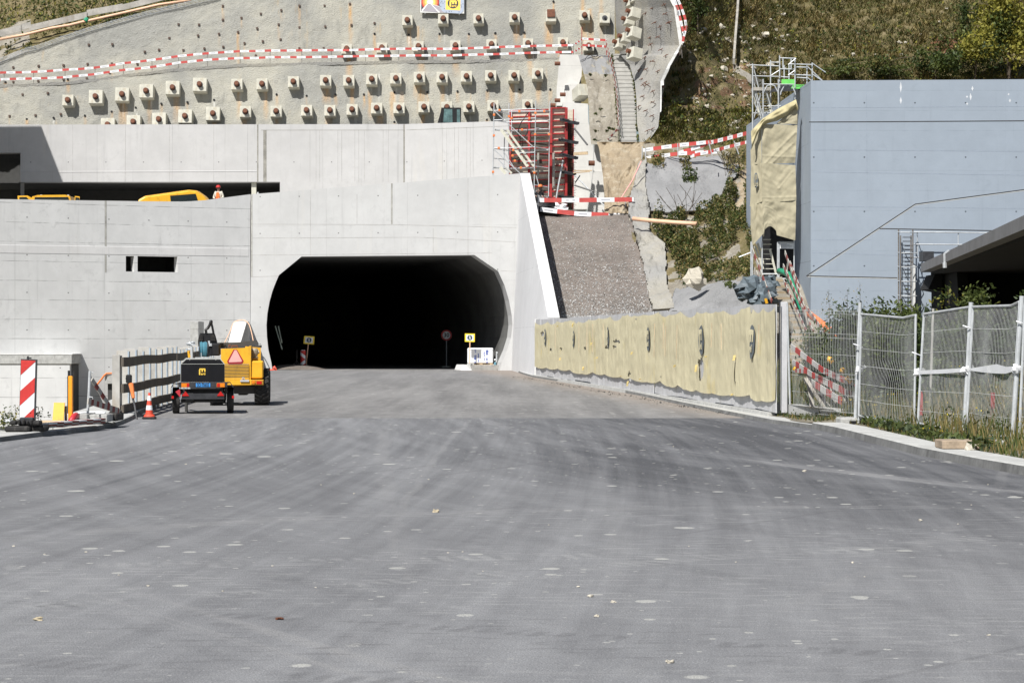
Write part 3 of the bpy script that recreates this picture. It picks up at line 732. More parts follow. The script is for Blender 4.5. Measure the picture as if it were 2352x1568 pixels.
for u in (167,288,389,491,712,726,734,776,785,815,824,837,880,892):
    build('panel_joint',wstrip(WU,to_s(UA,UB,u),zl+.01,zz(UA,UB,u,299 if u>600 else 287),.02,.003),M['hairline'],upper)
for u in (1016,1026,1044,1053,1072,1080):
    build('panel_joint',wstrip(WU2,to_s(UB,UC,u),zz(UB,UC,u,425),zz(UB,UC,u,292),.02,.003),M['hairline'],upper)
build('expansion_joint',wstrip(WU,LU-.05,7,ztopU-.02,.09),M['seam'],upper)
mb=MB(); mb.add([WU(to_s(UA,UB,600),ztopU-.37,-.004),WU(LU-.1,ztopU-.37,-.004),WU(LU-.1,ztopU-.345,-.004),WU(to_s(UA,UB,600),ztopU-.345,-.004)],[(0,1,2,3)])
mb.add([WU2(.1,ztopU-.37,-.004),WU2(LU2,zz(UB,UC,1172,290),-.004),WU2(LU2,zz(UB,UC,1172,289.3),-.004),WU2(.1,ztopU-.345,-.004)],[(0,1,2,3)])
build('capping_joint',mb,M['seam'],upper)
mb=MB(); mb.add([WU(sO,zl+.58,-.02),WU(to_s(UA,UB,590),zl+.62,-.02),WU(to_s(UA,UB,590),zl+.68,-.0),WU(sO,zl+.64,-.0),WU(sO,zl+.58,0),WU(to_s(UA,UB,590),zl+.62,0)],[(0,1,2,3),(0,4,5,1)])
build('pour_band',mb,M['upper'],upper)
# unseen caster added left of the frame, shaped back from the slanting shadow
t_=8.0; sd=Vector((.39,.75,-1.0))
w1=P(93,286.5,143.1)-sd*t_; w1b=P(99,305,143.1)-sd*t_; w2=P(117,418,143.1)-sd*t_; 
w3=w2+(w2-w1b)*1.3
mb=MB(); pol=[w1,w1b,w2,w3,Vector((w3.x,w3.y,7.0)),Vector((-60,w3.y,7.0)),Vector((-60,w1.y,w1.z))]
mb.prism(pol,(0,-6,0)); o=build('shadow_caster_block',mb,M['wall']); tag(o,'tall concrete block added unseen outside the left edge to cast the slanting shadow','building')

# ---------------------------------------------------------------- sprayed concrete tiers
def PLt(u,v,Y0,z0,k=.176):
    Y=(Y0+k*(H-z0))/(1-k*(HV-v)/F); return P(u,v,Y)
bench=[(-80,200),(0,197.8),(146,191),(220,184),(283,174),(407,160),(548,150),(721,146.5),(911,142),(1072,140.6),(1206,138),(1300,134),(1420,131)]
topc=[(-90,180),(0,143.5),(60,120),(88,113),(146,92),(200,74),(249,60),(351,32),(430,14),(498,-2),(700,-55),(1440,-60)]
def itp(pts,x):
    if x<=pts[0][0]: return pts[0][1]
    for (a,p),(b,q) in zip(pts,pts[1:]):
        if x<=b: return p+(q-p)*(x-a)/(b-a)
    return pts[-1][1]
LOW=(145.0,14.3); UPP=(146.4,17.7)
# anchors: (u, v, size px, row)
A_=[]
c1=lambda x,y:(x*.29297,y*.29297); c2=lambda x,y:(574.2+x*.29297,y*.29297); c3=lambda x,y:(1091+x*.29297,y*.29297)
rowA=[(*c1(547,803),88),(*c1(765,778),108),(*c1(967,758),108),(*c1(1160,732),108),(*c1(1363,706),113),(*c1(1577,682),112),(*c1(1865,680),90),(*c1(2062,677),88)]+[(*c2(x,y),86) for x,y in ((350,660),(597,650),(780,650),(960,640),(1145,635),(1333,625),(1510,625),(1698,620),(1890,612),(2068,612))]+[(*c3(490,598),86)]
rowB=[(*c1(857,995),106),(*c1(1060,973),106),(*c1(1260,955),106),(*c1(1463,930),108),(*c1(1677,908),108),(*c1(1930,893),88)]+[(*c2(x,y),86) for x,y in ((210,890),(453,885),(633,885),(808,877),(998,867),(1173,866),(1365,857),(1545,858),(1720,855),(1905,847))]+[(*c3(413,838),84)]
rowC=[(*c2(x,y),82) for x,y in ((762,404),(1040,395),(1327,383),(1612,378),(1897,370))]+[(*c3(x,y),82) for x,y in ((415,362),(690,355),(892,380))]
rowD=[(*c2(x,y),82) for x,y in ((1240,180),(1518,170),(1795,167),(2075,157))]+[(*c3(x,y),82) for x,y in ((593,152),(860,142),(1015,163))]
plates=[c1(x,y) for x,y in ((105,530),(303,518),(498,512),(687,503),(878,500),(697,352),(881,348),(1135,407),(1247,392),(1328,300),(1400,192),(1560,195),(1553,280),(1747,157),(1717,267),(1866,252),(1917,340),(2016,223),(2060,325),(1750,368),(1602,382),(1438,395),(1747,48),(1893,142),(2045,110),(178,742),(375,730),(76,910),(279,905),(476,895),(106,644),(300,635),(498,622),(681,615),(860,570),(1075,497),(2005,437))]+[c2(x,y) for x,y in ((225,193),(388,217),(590,210),(245,82),(388,47),(585,47),(783,32),(976,183),(795,197),(387,380),(578,380),(240,311))]
holes_=[c1(x,y) for x,y in ((211,935),(421,925),(666,908),(876,877),(1065,845),(1266,815),(1470,803),(1679,785),(532,623),(45,647))]+[c2(x,y) for x,y in ((209,742),(445,753),(671,742),(893,742),(1133,727),(1390,724),(1627,717),(1860,710),(977,267),(1245,274),(1486,268),(1716,268),(1922,263),(1132,958),(1857,940))]+[c3(x,y) for x,y in ((160,262),(387,257),(590,703),(350,705),(615,13))]
def tier(nu,nv,par,fn,vlo,vhi,u0,u1,stainers):
    me_cols=[]; mb=MB()
    def f(s,t):
        u=lerp(u0,u1,s); v=lerp(vlo(u),vhi(u),t); p=PLt(u,v,*par)
        p.y+=.05*nz((p.x,p.z,0),.35)-.02*nz((p.x*3,p.z*3,1),1)
        r=g=b=0.0
        for (su_,sv,wd,ln,kr,kg,kb) in stainers:
            dv=v-sv
            if dv<0 or dv>ln: continue
            wob=2.2*mnoise.noise(Vector((v*.07,su_,0)))
            q=abs(u-su_-wob-dv*.02)/(wd*(.75+.5*dv/ln))
            if q<1:
                k=(1-q*q)*(1-(dv/ln)**2)*(.7+.6*mnoise.noise(Vector((u*.4,v*.05,3))))
                r=max(r,kr*k); g=max(g,kg*k); b=max(b,kb*k)
        me_cols.append((r,g,b,1)); return p
    mb.grid(f,nu,nv); o=fn(mb)
    at=o.data.color_attributes.new('stain','FLOAT_COLOR','POINT')
    at.data.foreach_set('color',[c for q in me_cols for c in q]); return o
rs=random.Random(5)
st=[]
for L_ in (rowA,rowB,rowC,rowD):
    for (u,v,s_) in L_:
        h=s_*.29297/2
        k=rs.random()
        if k<.6: st.append((u+rs.uniform(-6,6),v+h*.6,rs.uniform(6,13),rs.uniform(40,85),rs.uniform(.6,1),0,0))
        if rs.random()<.55: st.append((u+rs.uniform(-9,9),v+h*.6,rs.uniform(1.5,4),rs.uniform(25,60),0,rs.uniform(.3,.9),0))
        if rs.random()<.3: st.append((u+rs.uniform(-8,8),v+h*.6,rs.uniform(4,9),rs.uniform(25,50),0,0,rs.uniform(.4,.9)))
for (u,v) in holes_:
    st.append((u,v,rs.uniform(3,6),rs.uniform(22,42),rs.uniform(.5,1),0,0)) if rs.random()<.7 else st.append((u,v,1.6,30,0,.8,0))
for (u,v) in plates:
    if rs.random()<.4: st.append((u,v,rs.uniform(2,3.5),rs.uniform(20,60),rs.uniform(.2,.7),0,0))
st+= [(c2(785,32)[0],9,5.5,100,1,0,0),(546,75,4,90,1,.0,0),(1338,-10,7,140,.9,0,0),(1355,20,9,115,.7,0,0),(c2(975,270)[0],80,5,60,.9,0,0),(c2(1318,208)[0],62,4.5,40,1,0,0),(1125,150,18,90,.0,.0,.5),(1380,-10,8,130,.5,0,0),(c2(1345,720)[0],205,13,60,.9,0,.5),(c2(940,720)[0],210,6,70,.9,0,0),(c2(1110,720)[0],210,6,70,.9,0,0),(c2(1190,740)[0],212,8,40,.6,.3,0),(c2(1010,500)[0],170,2.5,70,0,.8,0)]
upper_t=thing('anchored_slope','grey rust-streaked sprayed concrete slope wall in two tiers studded with anchor blocks','slope wall',(0,145,14))
olo=tier(460,40,LOW,lambda m:build('lower_tier',m,M['shot'],upper_t,smooth=True),lambda u:300,lambda u:itp(bench,u),-80,1335,st)
oup=tier(480,62,UPP,lambda m:build('upper_tier',m,M['shot'],upper_t,smooth=True),lambda u:itp(bench,u)+1.5,lambda u:itp(topc,u),-90,1412,st)
mb=MB()
us=[-80+i*10 for i in range(138)]
for a,b in zip(us,us[1:]):
    A0=PLt(a,itp(bench,a),*LOW); B0=PLt(b,itp(bench,b),*LOW); A1=PLt(a,itp(bench,a)+1.5,*UPP)+Vector((0,.3,0)); B1=PLt(b,itp(bench,b)+1.5,*UPP)+Vector((0,.3,0))
    A1.z=A0.z;B1.z=B0.z
    dz=.06+.05*mnoise.noise(Vector((a*.03,0,0))); up=Vector((0,0,dz)); o_=Vector((0,-.06,0)); dn=Vector((0,-.04,-.12-.05*mnoise.noise(Vector((a*.05,1,0)))))
    mb.quad(A0+up+o_,B0+up+o_,B1+up,A1+up); mb.quad(A0+dn,B0+dn,B0+up+o_,A0+up+o_)
build('bench',mb,M['shot2'],upper_t)
hw=.06
for (u,v) in plates:
    par=LOW if v>itp(bench,u) else UPP
    p=PLt(u,v,*par)
    m=MB(); a_=rs.uniform(-.2,.2); q=[Vector((math.cos(a_+PI/4+k*PI/2),-.03,math.sin(a_+PI/4+k*PI/2)))*hw*1.41 for k in range(4)]
    n_=Vector((0,-.985,.17)); m.prism([p+Vector((k.x,-.09+(k.z)*.17,k.z)) for k in q],(0,.12,0)); m.tube([p+n_*.04,p+n_*.09],.025,6)
    build('nail_plate',m,M['platebrown'],upper_t)
for (u,v) in holes_:
    par=LOW if v>itp(bench,u) else UPP
    p=PLt(u,v,*par); m=MB(); m.lathe([(.07,-.035),(.07,.05)],p+Vector((0,-.02,0)),8,axis='y'); build('drain_hole',m,M['black'],upper_t)

# anchor blocks
def anchor(size,kind='cap'):
    h=size/2; root=thing('anchor_block','x','anchor block',(0,0,0))
    m=MB(); d=.60
    m.bev(-h,h,-d,.15,-h,h,.02); build('block',m,M['block'],root,local=True)
    if kind=='cap':
        m=MB(); m.lathe([(.19,-d-.015),(.19,-d+.01)],(0,0,0),16,0,'y'); build('recess_ring',m,M['dkmetal'],root,local=True)
        m=MB(); m.lathe([(.145,-d+.0),(.145,-d-.26),(.12,-d-.29)],(0,0,0),14,0,'y'); build('cap',m,M['rust'],root,local=True,smooth=False)
    elif kind=='plate':
        m=MB(); m.box(-.24,.24,-d-.1,-d+.01,-.05,.43); build('cap_plate',m,M['rust'],root,local=True)
    else:
        m=MB(); m.lathe([(.17,-d-.012),(.17,-d+.01)],(0,0,0),16,0,'y'); m.tube([(0,-d,0),(0.03,-d-.12,-.02)],.06,8); build('socket',m,M['dkmetal'],root,local=True)
    root.rotation_euler=(math.radians(-10),0,0); return root
protos={}
ordn=['first','second','third','fourth','fifth','sixth','seventh','eighth','ninth','tenth','eleventh','twelfth','thirteenth','fourteenth','fifteenth','sixteenth','seventeenth','eighteenth','nineteenth']
def place_anchors(row,par,text,grp,kinds={}):
    n_=len(row)
    for i,(u,v,spx) in enumerate(row):
        size=.84 if spx>100 else (.68 if spx>84 else .64)
        kind=kinds.get(i,'cap'); key=(size,kind)
        loc=PLt(u,v+1,*par)
        lab=('large ' if size>.8 else '')+'anchor block, '+ordn[i]+' from the left '+text
        if kind=='plate': lab='anchor block with square rusty plate, '+ordn[i]+' from the left '+text
        if kind=='socket': lab='concrete anchor block with an empty socket, last '+text
        if key not in protos:
            r=anchor(size,kind); protos[key]=r; r.location=loc; tag(r,lab,None,grp)
        else:
            r=dup(protos[key],loc,None,lab,grp); r.rotation_euler=(math.radians(-10),0,0)
        r.rotation_euler=(math.radians(-10+rs.uniform(-1,1)),math.radians(rs.uniform(-1.5,1.5)),math.radians(rs.uniform(-2,2)))
place_anchors(rowA,LOW,'in the row below the bench','anchor blocks below the bench')
place_anchors(rowB,LOW,'in the row above the gallery wall','anchor blocks above the gallery wall')
place_anchors(rowC,UPP,'in the row behind the tape','anchor blocks behind the tape rails')
place_anchors(rowD,UPP,'in the topmost row','anchor blocks in the topmost row',{4:'plate',6:'socket'})

# excavator window panel seen at the foot of the slope is a cab behind the wall top
# ---------------------------------------------------------------- hill surfaces
TV=[-80,0,100,185,260,330,400,480,560,640,700,760]
TU=[1240,1440,1520,1600,1700,1780,1850,2100,2450]
TY=[[140,140,140,144,156,164,168,172,175],[138,138,138.5,141.5,151,157,160,164,167],[137,137,137,139,146,151,153,157,160],[136,136,136,137,141,145,147,150,153],
    [135,135,134.8,135.2,138,140,142,145,148],[134,133.5,133,133,134,135,137,140,142],[130,129.5,129.5,129,128,127,131,135,137],[126.5,125.5,125.5,125,123,120,124,130,132],
    [121.5,121,121,120,116,111,118,124,126],[116.5,116.5,116,114,107.5,103,108,116,118],[112.5,112.5,112,109,102,98,101,110,112],[109,109,108,104,97,92,97,106,108]]
def tabY(u,v):
    def loc(T,x):
        if x<=T[0]: return 0,0.0
        for i in range(len(T)-1):
            if x<=T[i+1]: return i,(x-T[i])/(T[i+1]-T[i])
        return len(T)-2,1.0
    j,fy=loc(TV,v); i,fx=loc(TU,u)
    sm=lambda t:t*t*(3-2*t)*.5+t*.5
    fy=sm(fy); fx=sm(fx)
    return lerp(lerp(TY[j][i],TY[j][i+1],fx),lerp(TY[j+1][i],TY[j+1][i+1],fx),fy)
def hillP(u,v,amp=1.0):
    p=P(u,v,tabY(u,v)); k=nz((p.x,p.y*.5,p.z),.16)*.9+nz((p.x,p.y*.5,p.z),.7)*.28+nz((p.x+9,p.y*.5,p.z),2.2)*.09
    p.y-=k*amp; p.z+=k*.25*amp; return p
Lf=[(-80,1535),(0,1539),(60,1556),(105,1562),(147,1536),(187,1519),(252,1516),(300,1508),(330,1478),(372,1474),(420,1458),(462,1448),(500,1444),(575,1458),(640,1480),(700,1500),(760,1506)]
mb=MB()
def hs(s,t):
    v=lerp(762,-78,t); u=lerp(itp(Lf,v),2440,s**1.25); return hillP(u,v)
def hm(i,j):
    s=(i+.5)/230; t=(j+.5)/230; v=lerp(762,-78,t); u=lerp(itp(Lf,v),2440,s**1.25)
    q=mnoise.noise(Vector((u*.03,v*.05,0)))
    if v>640+q*30: return 1
    if u<1700 and v>330 and q>-.05+.2*((v-330)/300): return 1
    if 1680<u<1730 and 380<v<490: return 2
    if 1560<u<1725 and 150<v<245 and q>0.05: return 3
    return 0
M['redsoil']=soil('reddish_scree',[(.27,.17,.10),(.22,.14,.085),(.36,.27,.18)],1.2,1.0,(3,.2,.45,(.55,.50,.42)))
mb.grid(hs,230,230,mif=hm); struct('hillside',mb,[M['hill'],M['rubble'],M['dirt'],M['redsoil']],smooth=True)
# gravel ramp
GL=[(486,1228),(500,1230),(760,1296)]; GR=[(488,1449),(500,1450),(575,1466),(640,1486),(700,1504),(760,1512)]
mb=MB(); mb.grid(lambda s,t:(lambda v,:P(lerp(itp(GL,v)-14,itp(GR,v)+6,s),v,tabY(lerp(itp(GL,v),itp(GR,v),s),v))+Vector((0,0,.05*nz((s*9,t*14,0),1))))(lerp(760,492,t)),60,60)
struct('gravel_ramp',mb,M['gravel'],smooth=True)
# crushed stones on the ramp
mb=MB()
for i in range(7000):
    v=728-rs.random()**1.9*225; u=lerp(itp(GL,v)+2,itp(GR,v)-2,rs.random()); p=P(u,v,tabY(u,v)-.12)
    r=rs.uniform(.014,.05)*(1 if v>600 else .8); 
    q=[p+Vector((rs.uniform(-1,1),rs.uniform(-1,1),rs.uniform(-1,1))).normalized()*r for _ in range(4)]
    mb.add(q,[(0,1,2),(0,2,3),(0,3,1),(1,3,2)])
struct('loose_stones',mb,simple('crushed_pale_stone',(.46,.46,.45),.9,var=.35,sc=3),kind='stuff')
# dirt slope
mb=MB()
DL=[(320,1368),(341,1376),(405,1385),(449,1388),(490,1388)]; DR=[(320,1500),(341,1482),(384,1468),(427,1455),(460,1446),(490,1448)]
mb.grid(lambda s,t:(lambda v:P(lerp(itp(DL,v),itp(DR,v),s),v,tabY(lerp(itp(DL,v),itp(DR,v),s),v)-.25-.5*nz((s*3,t*5,2),1)))(lerp(490,326,t)),50,60)
struct('dirt_slope',mb,M['dirt'],smooth=True)

def inpoly(x,y,pl_):
    c=False; n=len(pl_)
    for i in range(n):
        x1,y1=pl_[i]; x2,y2=pl_[(i+1)%n]
        if (y1>y)!=(y2>y) and x<(x2-x1)*(y-y1)/(y2-y1)+x1: c=not c
    return c
def patch(name,poly_,lift,mat,step=3.0,rough=.12,label=None,cat=None,fn=None,kind=None):
    """skin of sprayed concrete following the hill, edge thickened"""
    us_=[p[0] for p in poly_]; vs_=[p[1] for p in poly_]
    nu=int((max(us_)-min(us_))/step)+2; nv=int((max(vs_)-min(vs_))/step)+2
    mb=MB(); idx={}; cells=set()
    for j in range(nv):
        for i in range(nu):
            u=min(us_)+(i+.5)*step; v=min(vs_)+(j+.5)*step
            w_=4*mnoise.noise(Vector((u*.07,v*.07,4)))
            if inpoly(u+w_,v+w_*.7,poly_): cells.add((i,j))
    def vid(i,j,k):
        if (i,j,k) not in idx:
            u=min(us_)+i*step; v=min(vs_)+j*step
            p=(fn or hillP)(u,v)
            if k==0: p=p+Vector((0,-lift-rough*nz((p.x,p.z,0),.9),lift*.25))
            idx[(i,j,k)]=len(mb.v); mb.v.append(p)
        return idx[(i,j,k)]
    for (i,j) in cells:
        mb.f.append((vid(i,j,0),vid(i,j+1,0),vid(i+1,j+1,0),vid(i+1,j,0))); mb.m.append(0)
        for (di,dj,a,b) in ((-1,0,(i,j),(i,j+1)),(1,0,(i+1,j+1),(i+1,j)),(0,-1,(i+1,j),(i,j)),(0,1,(i,j+1),(i+1,j+1))):
            if (i+di,j+dj) not in cells:
                mb.f.append((vid(*a,0),vid(*a,1),vid(*b,1),vid(*b,0))); mb.m.append(0)
    o=build(name,mb,mat,smooth=False)
    if kind: o['kind']=kind
    if label: tag(o,label,cat)
    return o
c5=lambda l:[(1435.5+x*.29297,287.1+y*.29297) for x,y in l]
def hsoft(u,v):
    p=P(u,v,tabY(u,v)); k=nz((p.x,p.y*.5,p.z),.16)*.9+nz((p.x,p.y*.5,p.z),.7)*.1; p.y-=k; p.z+=k*.25; return p
patch('sprayed_concrete_patch',c5([(150,330),(270,340),(330,262),(450,255),(600,245),(740,262),(800,330),(890,320),(870,400),(800,470),(720,620),(640,680),(480,690),(200,690),(165,560),(140,420)]),.32,M['shot3'],2.5,.15,'smooth grey sprayed concrete patch on the slope under the striped tape','concrete patch',hsoft)
patch('sprayed_concrete_ridge',c5([(160,290),(105,330),(60,500),(30,640),(25,720),(60,760),(85,900),(140,1100),(215,1470),(385,1470),(325,1250),(310,950),(185,840),(185,700),(155,520),(150,400)]),.5,M['shot2'],2.5,.5,'rough pale sprayed concrete ridge running down beside the gravel ramp','concrete ridge',hsoft)
patch('sprayed_concrete_apron',c5([(390,1295),(650,1262),(920,1255),(1010,1380),(1100,1470),(340,1490)]),.4,M['shot3'],2.5,.3,'low grey sprayed concrete apron behind the fabric barrier','concrete apron',hsoft)

# left hillside above the slope wall
mb=MB()
def lefth(s,t):
    u=lerp(-120,720,s); v0=itp(topc,u)-2; v=lerp(v0,min(v0-10,-90),t); p=PLt(u,v0,*UPP)
    Y=p.y+.4+(v0-v)*.075; q=P(u,v,Y); k=.45*nz((q.x,q.y,q.z),.35)+.15*nz((q.x,q.y,q.z),1.7); q.y-=k; return q
mb.grid(lefth,150,70,mif=lambda i,j:1 if (j<24 and i<34 and mnoise.noise(Vector((i*.13,j*.2,0)))>-.12) else 0)
struct('upper_hill',mb,[M['hill'],M['rubble']],smooth=True)
# distant hill so that the horizon is closed
mb=MB()
def far(s,t):
    x=lerp(-220,260,s); y=lerp(166,330,t); z=lerp(20,125,t)+6*nz((x*.02,y*.02,0),1)
    return Vector((x,y+(8 if x<0 else 10)*(x<5),z))
mb.grid(far,60,30); struct('hill',mb,M['hill'],smooth=True)

# return wall with rebar stubs right of the stairs
RL=[(-70,1408),(0,1412),(60,1414),(126,1424),(150,1446),(191,1458),(230,1462),(281,1463),(328,1470)]
RR=[(-70,1530),(0,1538),(18,1547),(64,1554),(105,1560),(147,1535),(187,1517),(252,1516),(292,1512),(328,1488)]
def retP(s,v):
    u=lerp(itp(RL,v),itp(RR,v),s); Y=lerp(145,135.2,s**.8) if v<126 else lerp(lerp(142,135.2,min((v-126)/120,1)),134.2,s)
    Y-= 0 if v<230 else (v-230)*.012
    p=P(u,v,Y); p.y-=.10*nz((p.x,p.y*.3,p.z*.4),1.2); return p
mb=MB(); mb.grid(lambda s,t:retP(s,lerp(328,-66,t)),50,150)
ret=thing('shotcrete_flank','sprayed concrete flank wall with rebar stubs right of the concrete steps','slope wall',retP(.5,328))
build('wall',mb,M['shot2'],ret,smooth=True)
mb=MB()
for a,b in zip(RR,RR[1:]):
    if a[0]<0: a=(-66,1531)
    for k in range(6):
        v0=lerp(a[0],b[0],k/6); v1=lerp(a[0],b[0],(k+1)/6)
        if v1>262: continue
        kk=1 if v0<190 else .35
        p=retP(1,v0)+Vector((0,-.12,0)); q=retP(1,v1)+Vector((0,-.12,0)); w_=kk*(.2+.05*mnoise.noise(Vector((v0*.1,0,0)))); w2_=kk*(.2+.05*mnoise.noise(Vector((v1*.1,0,0))))
        mb.quad(p,q,q+Vector((w2_,0,.05)),p+Vector((w_,0,.05))); mb.quad(p+Vector((w_,0,.05)),q+Vector((w2_,0,.05)),q+Vector((w2_,1.2,.0)),p+Vector((w_,1.2,.0)))
build('coping',mb,M['capcon'],ret)
stub=[(730,175),(975,160),(895,325),(780,410),(900,405),(805,495),(915,525),(720,640),(845,650),(660,765),(758,745),(860,770),(945,610),(685,835),(795,910),(830,985),(850,1090),(1003,265),(830,1218),(765,1165),(765,1365),(800,1370),(660,1150),(735,870),(735,910),(730,1020),(955,90),(800,95),(850,240),(1000,250)]
for k,(x,y) in enumerate(stub):
    u=1320.7+x*.21967; v=y*.21967; s=(u-itp(RL,v))/(itp(RR,v)-itp(RL,v))
    if s>1 or s<0: continue
    p=retP(s,v); m=MB(); e=Vector((rs.uniform(-.35,.1),-.28,rs.uniform(-.05,.3))); m.tube([p+Vector((0,.1,0)),p+e],.022,5); m.tube([p+e*.7+Vector((-.14,0,-.06)),p+e*.7+Vector((.14,0,.08))],.02,5)
    build('rebar_stub',m,M['rust'],ret)
# side anchors on the flank, caps facing left
c4=lambda x,y:(1320.7+x*.21967,y*.21967)
side=[(632,-12,.52),(585,35,.54),(612,147,.60),(560,225,.54),(612,352,.64),(520,405,.52),(465,470,.56),(620,568,.66)]
for i,(x,y,sz) in enumerate(side):
    u,v=c4(x,y); Yb=[141,141.5,139.5,141,138.5,141,141.8,137.6][i]
    loc=P(u,v,Yb)
    lab='anchor block with cap facing left, '+ordn[i]+' from the top on the flank wall'
    h=sz/2
    r=thing('anchor_block',lab,'anchor block',loc,'anchor blocks facing left on the flank')
    m=MB(); m.bev(-h*.95,h*1.1,-h,h,-h,h,.02); o=build('block',m,M['block'],r,local=True)
    m=MB(); m.lathe([(.13,-h-.2),(.13,-h*.9)],(0,0,.08),12,0,'x'); build('cap',m,M['rust'],r,local=True)
    r.rotation_euler=(math.radians(-8),math.radians(12+rs.uniform(-3,3)),math.radians(28+rs.uniform(-4,4)))
# rough slope between pale concrete and the steps
ML=[(120,1334),(171,1349),(204,1358),(244,1360),(297,1362),(332,1366)]; MR=[(120,1412),(189,1425),(307,1430),(332,1436)]
mb=MB()
mb.grid(lambda s,t:(lambda v:P(lerp(itp(ML,v)-8,itp(MR,v),s),v,lerp(135.5,143.6,(332-v)/206)-.3*nz((s*4,t*7,5),1)+.25))(lerp(332,127,t)),40,80,mif=lambda i,j:1 if (j>62 and mnoise.noise(Vector((i*.2,j*.2,0)))>-.3) else 0)
struct('rubble_slope',mb,[M['rubble'],M['shot3']],smooth=True)
# concrete steps
stp=thing('concrete_steps','narrow weathered concrete steps climbing between the rubble and the flank wall','stairs',P(1440,329,134.5))
NS=22
for i in range(NS):
    t0=i/NS; t1=(i+1)/NS; v0=lerp(329,126,t0); v1=lerp(329,126,t1); Y=lerp(134.5,143,t0); Y1=lerp(134.5,143,t1)
    ul=lerp(1424,1407,t0); ur=itp([(126,1437),(160,1447),(190,1453),(230,1459),(330,1462)],v0)
    a=P(ul,v0,Y); b=P(ur,v0,Y); z1=P(ul,v1,Y1).z-.0
    m=MB(); j=rs.uniform(-.03,.03)
    zt=a.z+(z1-a.z)*.98
    m.add([(a.x,a.y+j,a.z-.3),(b.x,b.y+j*.3,a.z-.3),(b.x,b.y+j*.3,zt+rs.uniform(-.02,.02)),(a.x,a.y+j,zt),(a.x,a.y+.9,a.z-.3),(b.x,b.y+.9,a.z-.3),(b.x,b.y+.9,zt),(a.x,a.y+.9,zt)],[(0,1,2,3),(3,2,6,7),(1,5,6,2),(4,0,3,7)])
    m.add([(a.x-.02,a.y-.02+j,zt-.085),(b.x+.03*rs.uniform(-1,1),b.y-.02+j*.3,zt-.085+rs.uniform(-.02,.01)),(b.x+.02,b.y-.02,zt+.01),(a.x-.02,a.y-.02+j,zt+.01),(a.x,a.y+.35,zt-.085),(b.x,b.y+.35,zt-.085),(b.x,b.y+.35,zt+.012),(a.x,a.y+.35,zt+.012)],[(0,1,2,3),(3,2,6,7),(1,5,6,2),(4,0,3,7),(4,5,1,0)])
    build('step',m,M['pale'],stp)
    m=MB(); m.add([(a.x,a.y-.012+j,a.z-.02),(b.x,b.y-.012+j*.3,a.z-.02),(b.x,b.y-.012+j*.3,a.z+.012),(a.x,a.y-.012+j,a.z+.015)],[(0,1,2,3)]); build('step_joint',m,M['darkstone'],stp)

# pale concrete buttresses
def facewall(name,label,polys,mat,cat='concrete block',d=2.5):
    r=thing(name,label,cat,P(polys[0][0][0][0],polys[0][0][0][1],polys[0][1]))
    for k,(pts,Y,pn) in enumerate(polys):
        m=MB(); m.prism([PLt(u,v,Y,10.0,.12) for u,v in pts],(0,d,0)); build(pn,m,mat,r)
    return r
c3l=lambda l:[(1091+x*.29297,y*.29297) for x,y in l]
butt=facewall('concrete_buttress','pale stepped concrete buttress at the right end of the lower anchor rows',[
  (c3l([(640,830),(640,700),(665,428),(828,430),(840,500),(835,600),(805,690),(700,700),(700,830)]),144.2,'upper_face'),
  (c3l([(700,830),(705,668),(775,655),(850,668),(845,700),(780,760),(780,830)]),143.6,'corner_face'),
  (c3l([(690,980),(690,800),(885,815),(890,960),(925,1130),(930,1300),(880,1640),(690,1640)]),140.2,'lower_face')],M['pale2'])
r=thing('anchor_block','pale concrete anchor block jutting from the buttress above a dark shadow','anchor block',P(1332,216,142.5))
m=MB(); h=.36; m.bev(-h,h,-.8,.4,-h,h,.02); build('block',m,M['block'],r,local=True); r.rotation_euler=(math.radians(-12),0,math.radians(18))
for i,(x,y) in enumerate(((648,500),(690,742),(648,788),(611,826))):
    p=P(*c3(x,y),143.4); m=MB(); m.tube([p+Vector((-.18,0,0)),p+Vector((.16,0,0))],.12,10); build('rusty_cap',m,M['rust'],butt)
pier_=facewall('concrete_pier','pale concrete pier standing on the terrace right of the red formwork',[
  ([(1366,324.5),(1411,324.5),(1408,395),(1363,395)],136.2,'upper_block'),([(1363,395.5),(1408,395.5),(1401,488),(1350,488)],136.0,'lower_block')],M['pale2'],'concrete pier',2.0)
p=P(1362,375,135); m=MB(); m.tube([p+Vector((-.25,0,0)),p+Vector((.1,0,0))],.15,10); build('rusty_cap',m,M['rust'],pier_)
# ---------------------------------------------------------------- verge, blue building, bridge
def vergez(x,y):
    k=KR; kx=None
    for (a,b),(c,d) in zip(k,k[1:]):
        if (b-y)*(d-y)<=0: kx=a+(c-a)*(y-b)/(d-b); break
    if kx is None: kx=6
    q=max(0,x-kx-.6); t=max(0,min(1,(y-83)/12)); base=.06+.10*nz((x,y,0),.5)
    hump=.35*math.exp(-((x-9.5)**2)/6)*math.exp(-((y-44)**2)/120)
    return base*min(1,q*2+.2)+hump+max(0,min(1,(y-60)/30))*min(.5,q*.15)
mb=MB()
def vg(s,t):
    y=lerp(18,114,t); kx=6
    for (a,b),(c,d) in zip(KR,KR[1:]):
        if (b-y)*(d-y)<=0: kx=a+(c-a)*(y-b)/(d-b); break
    x=kx+.5+ (34)*s**1.7; return Vector((x,y,vergez(x,y)))
mb.grid(vg,70,150); struct('verge',mb,M['groundmat'],smooth=True)

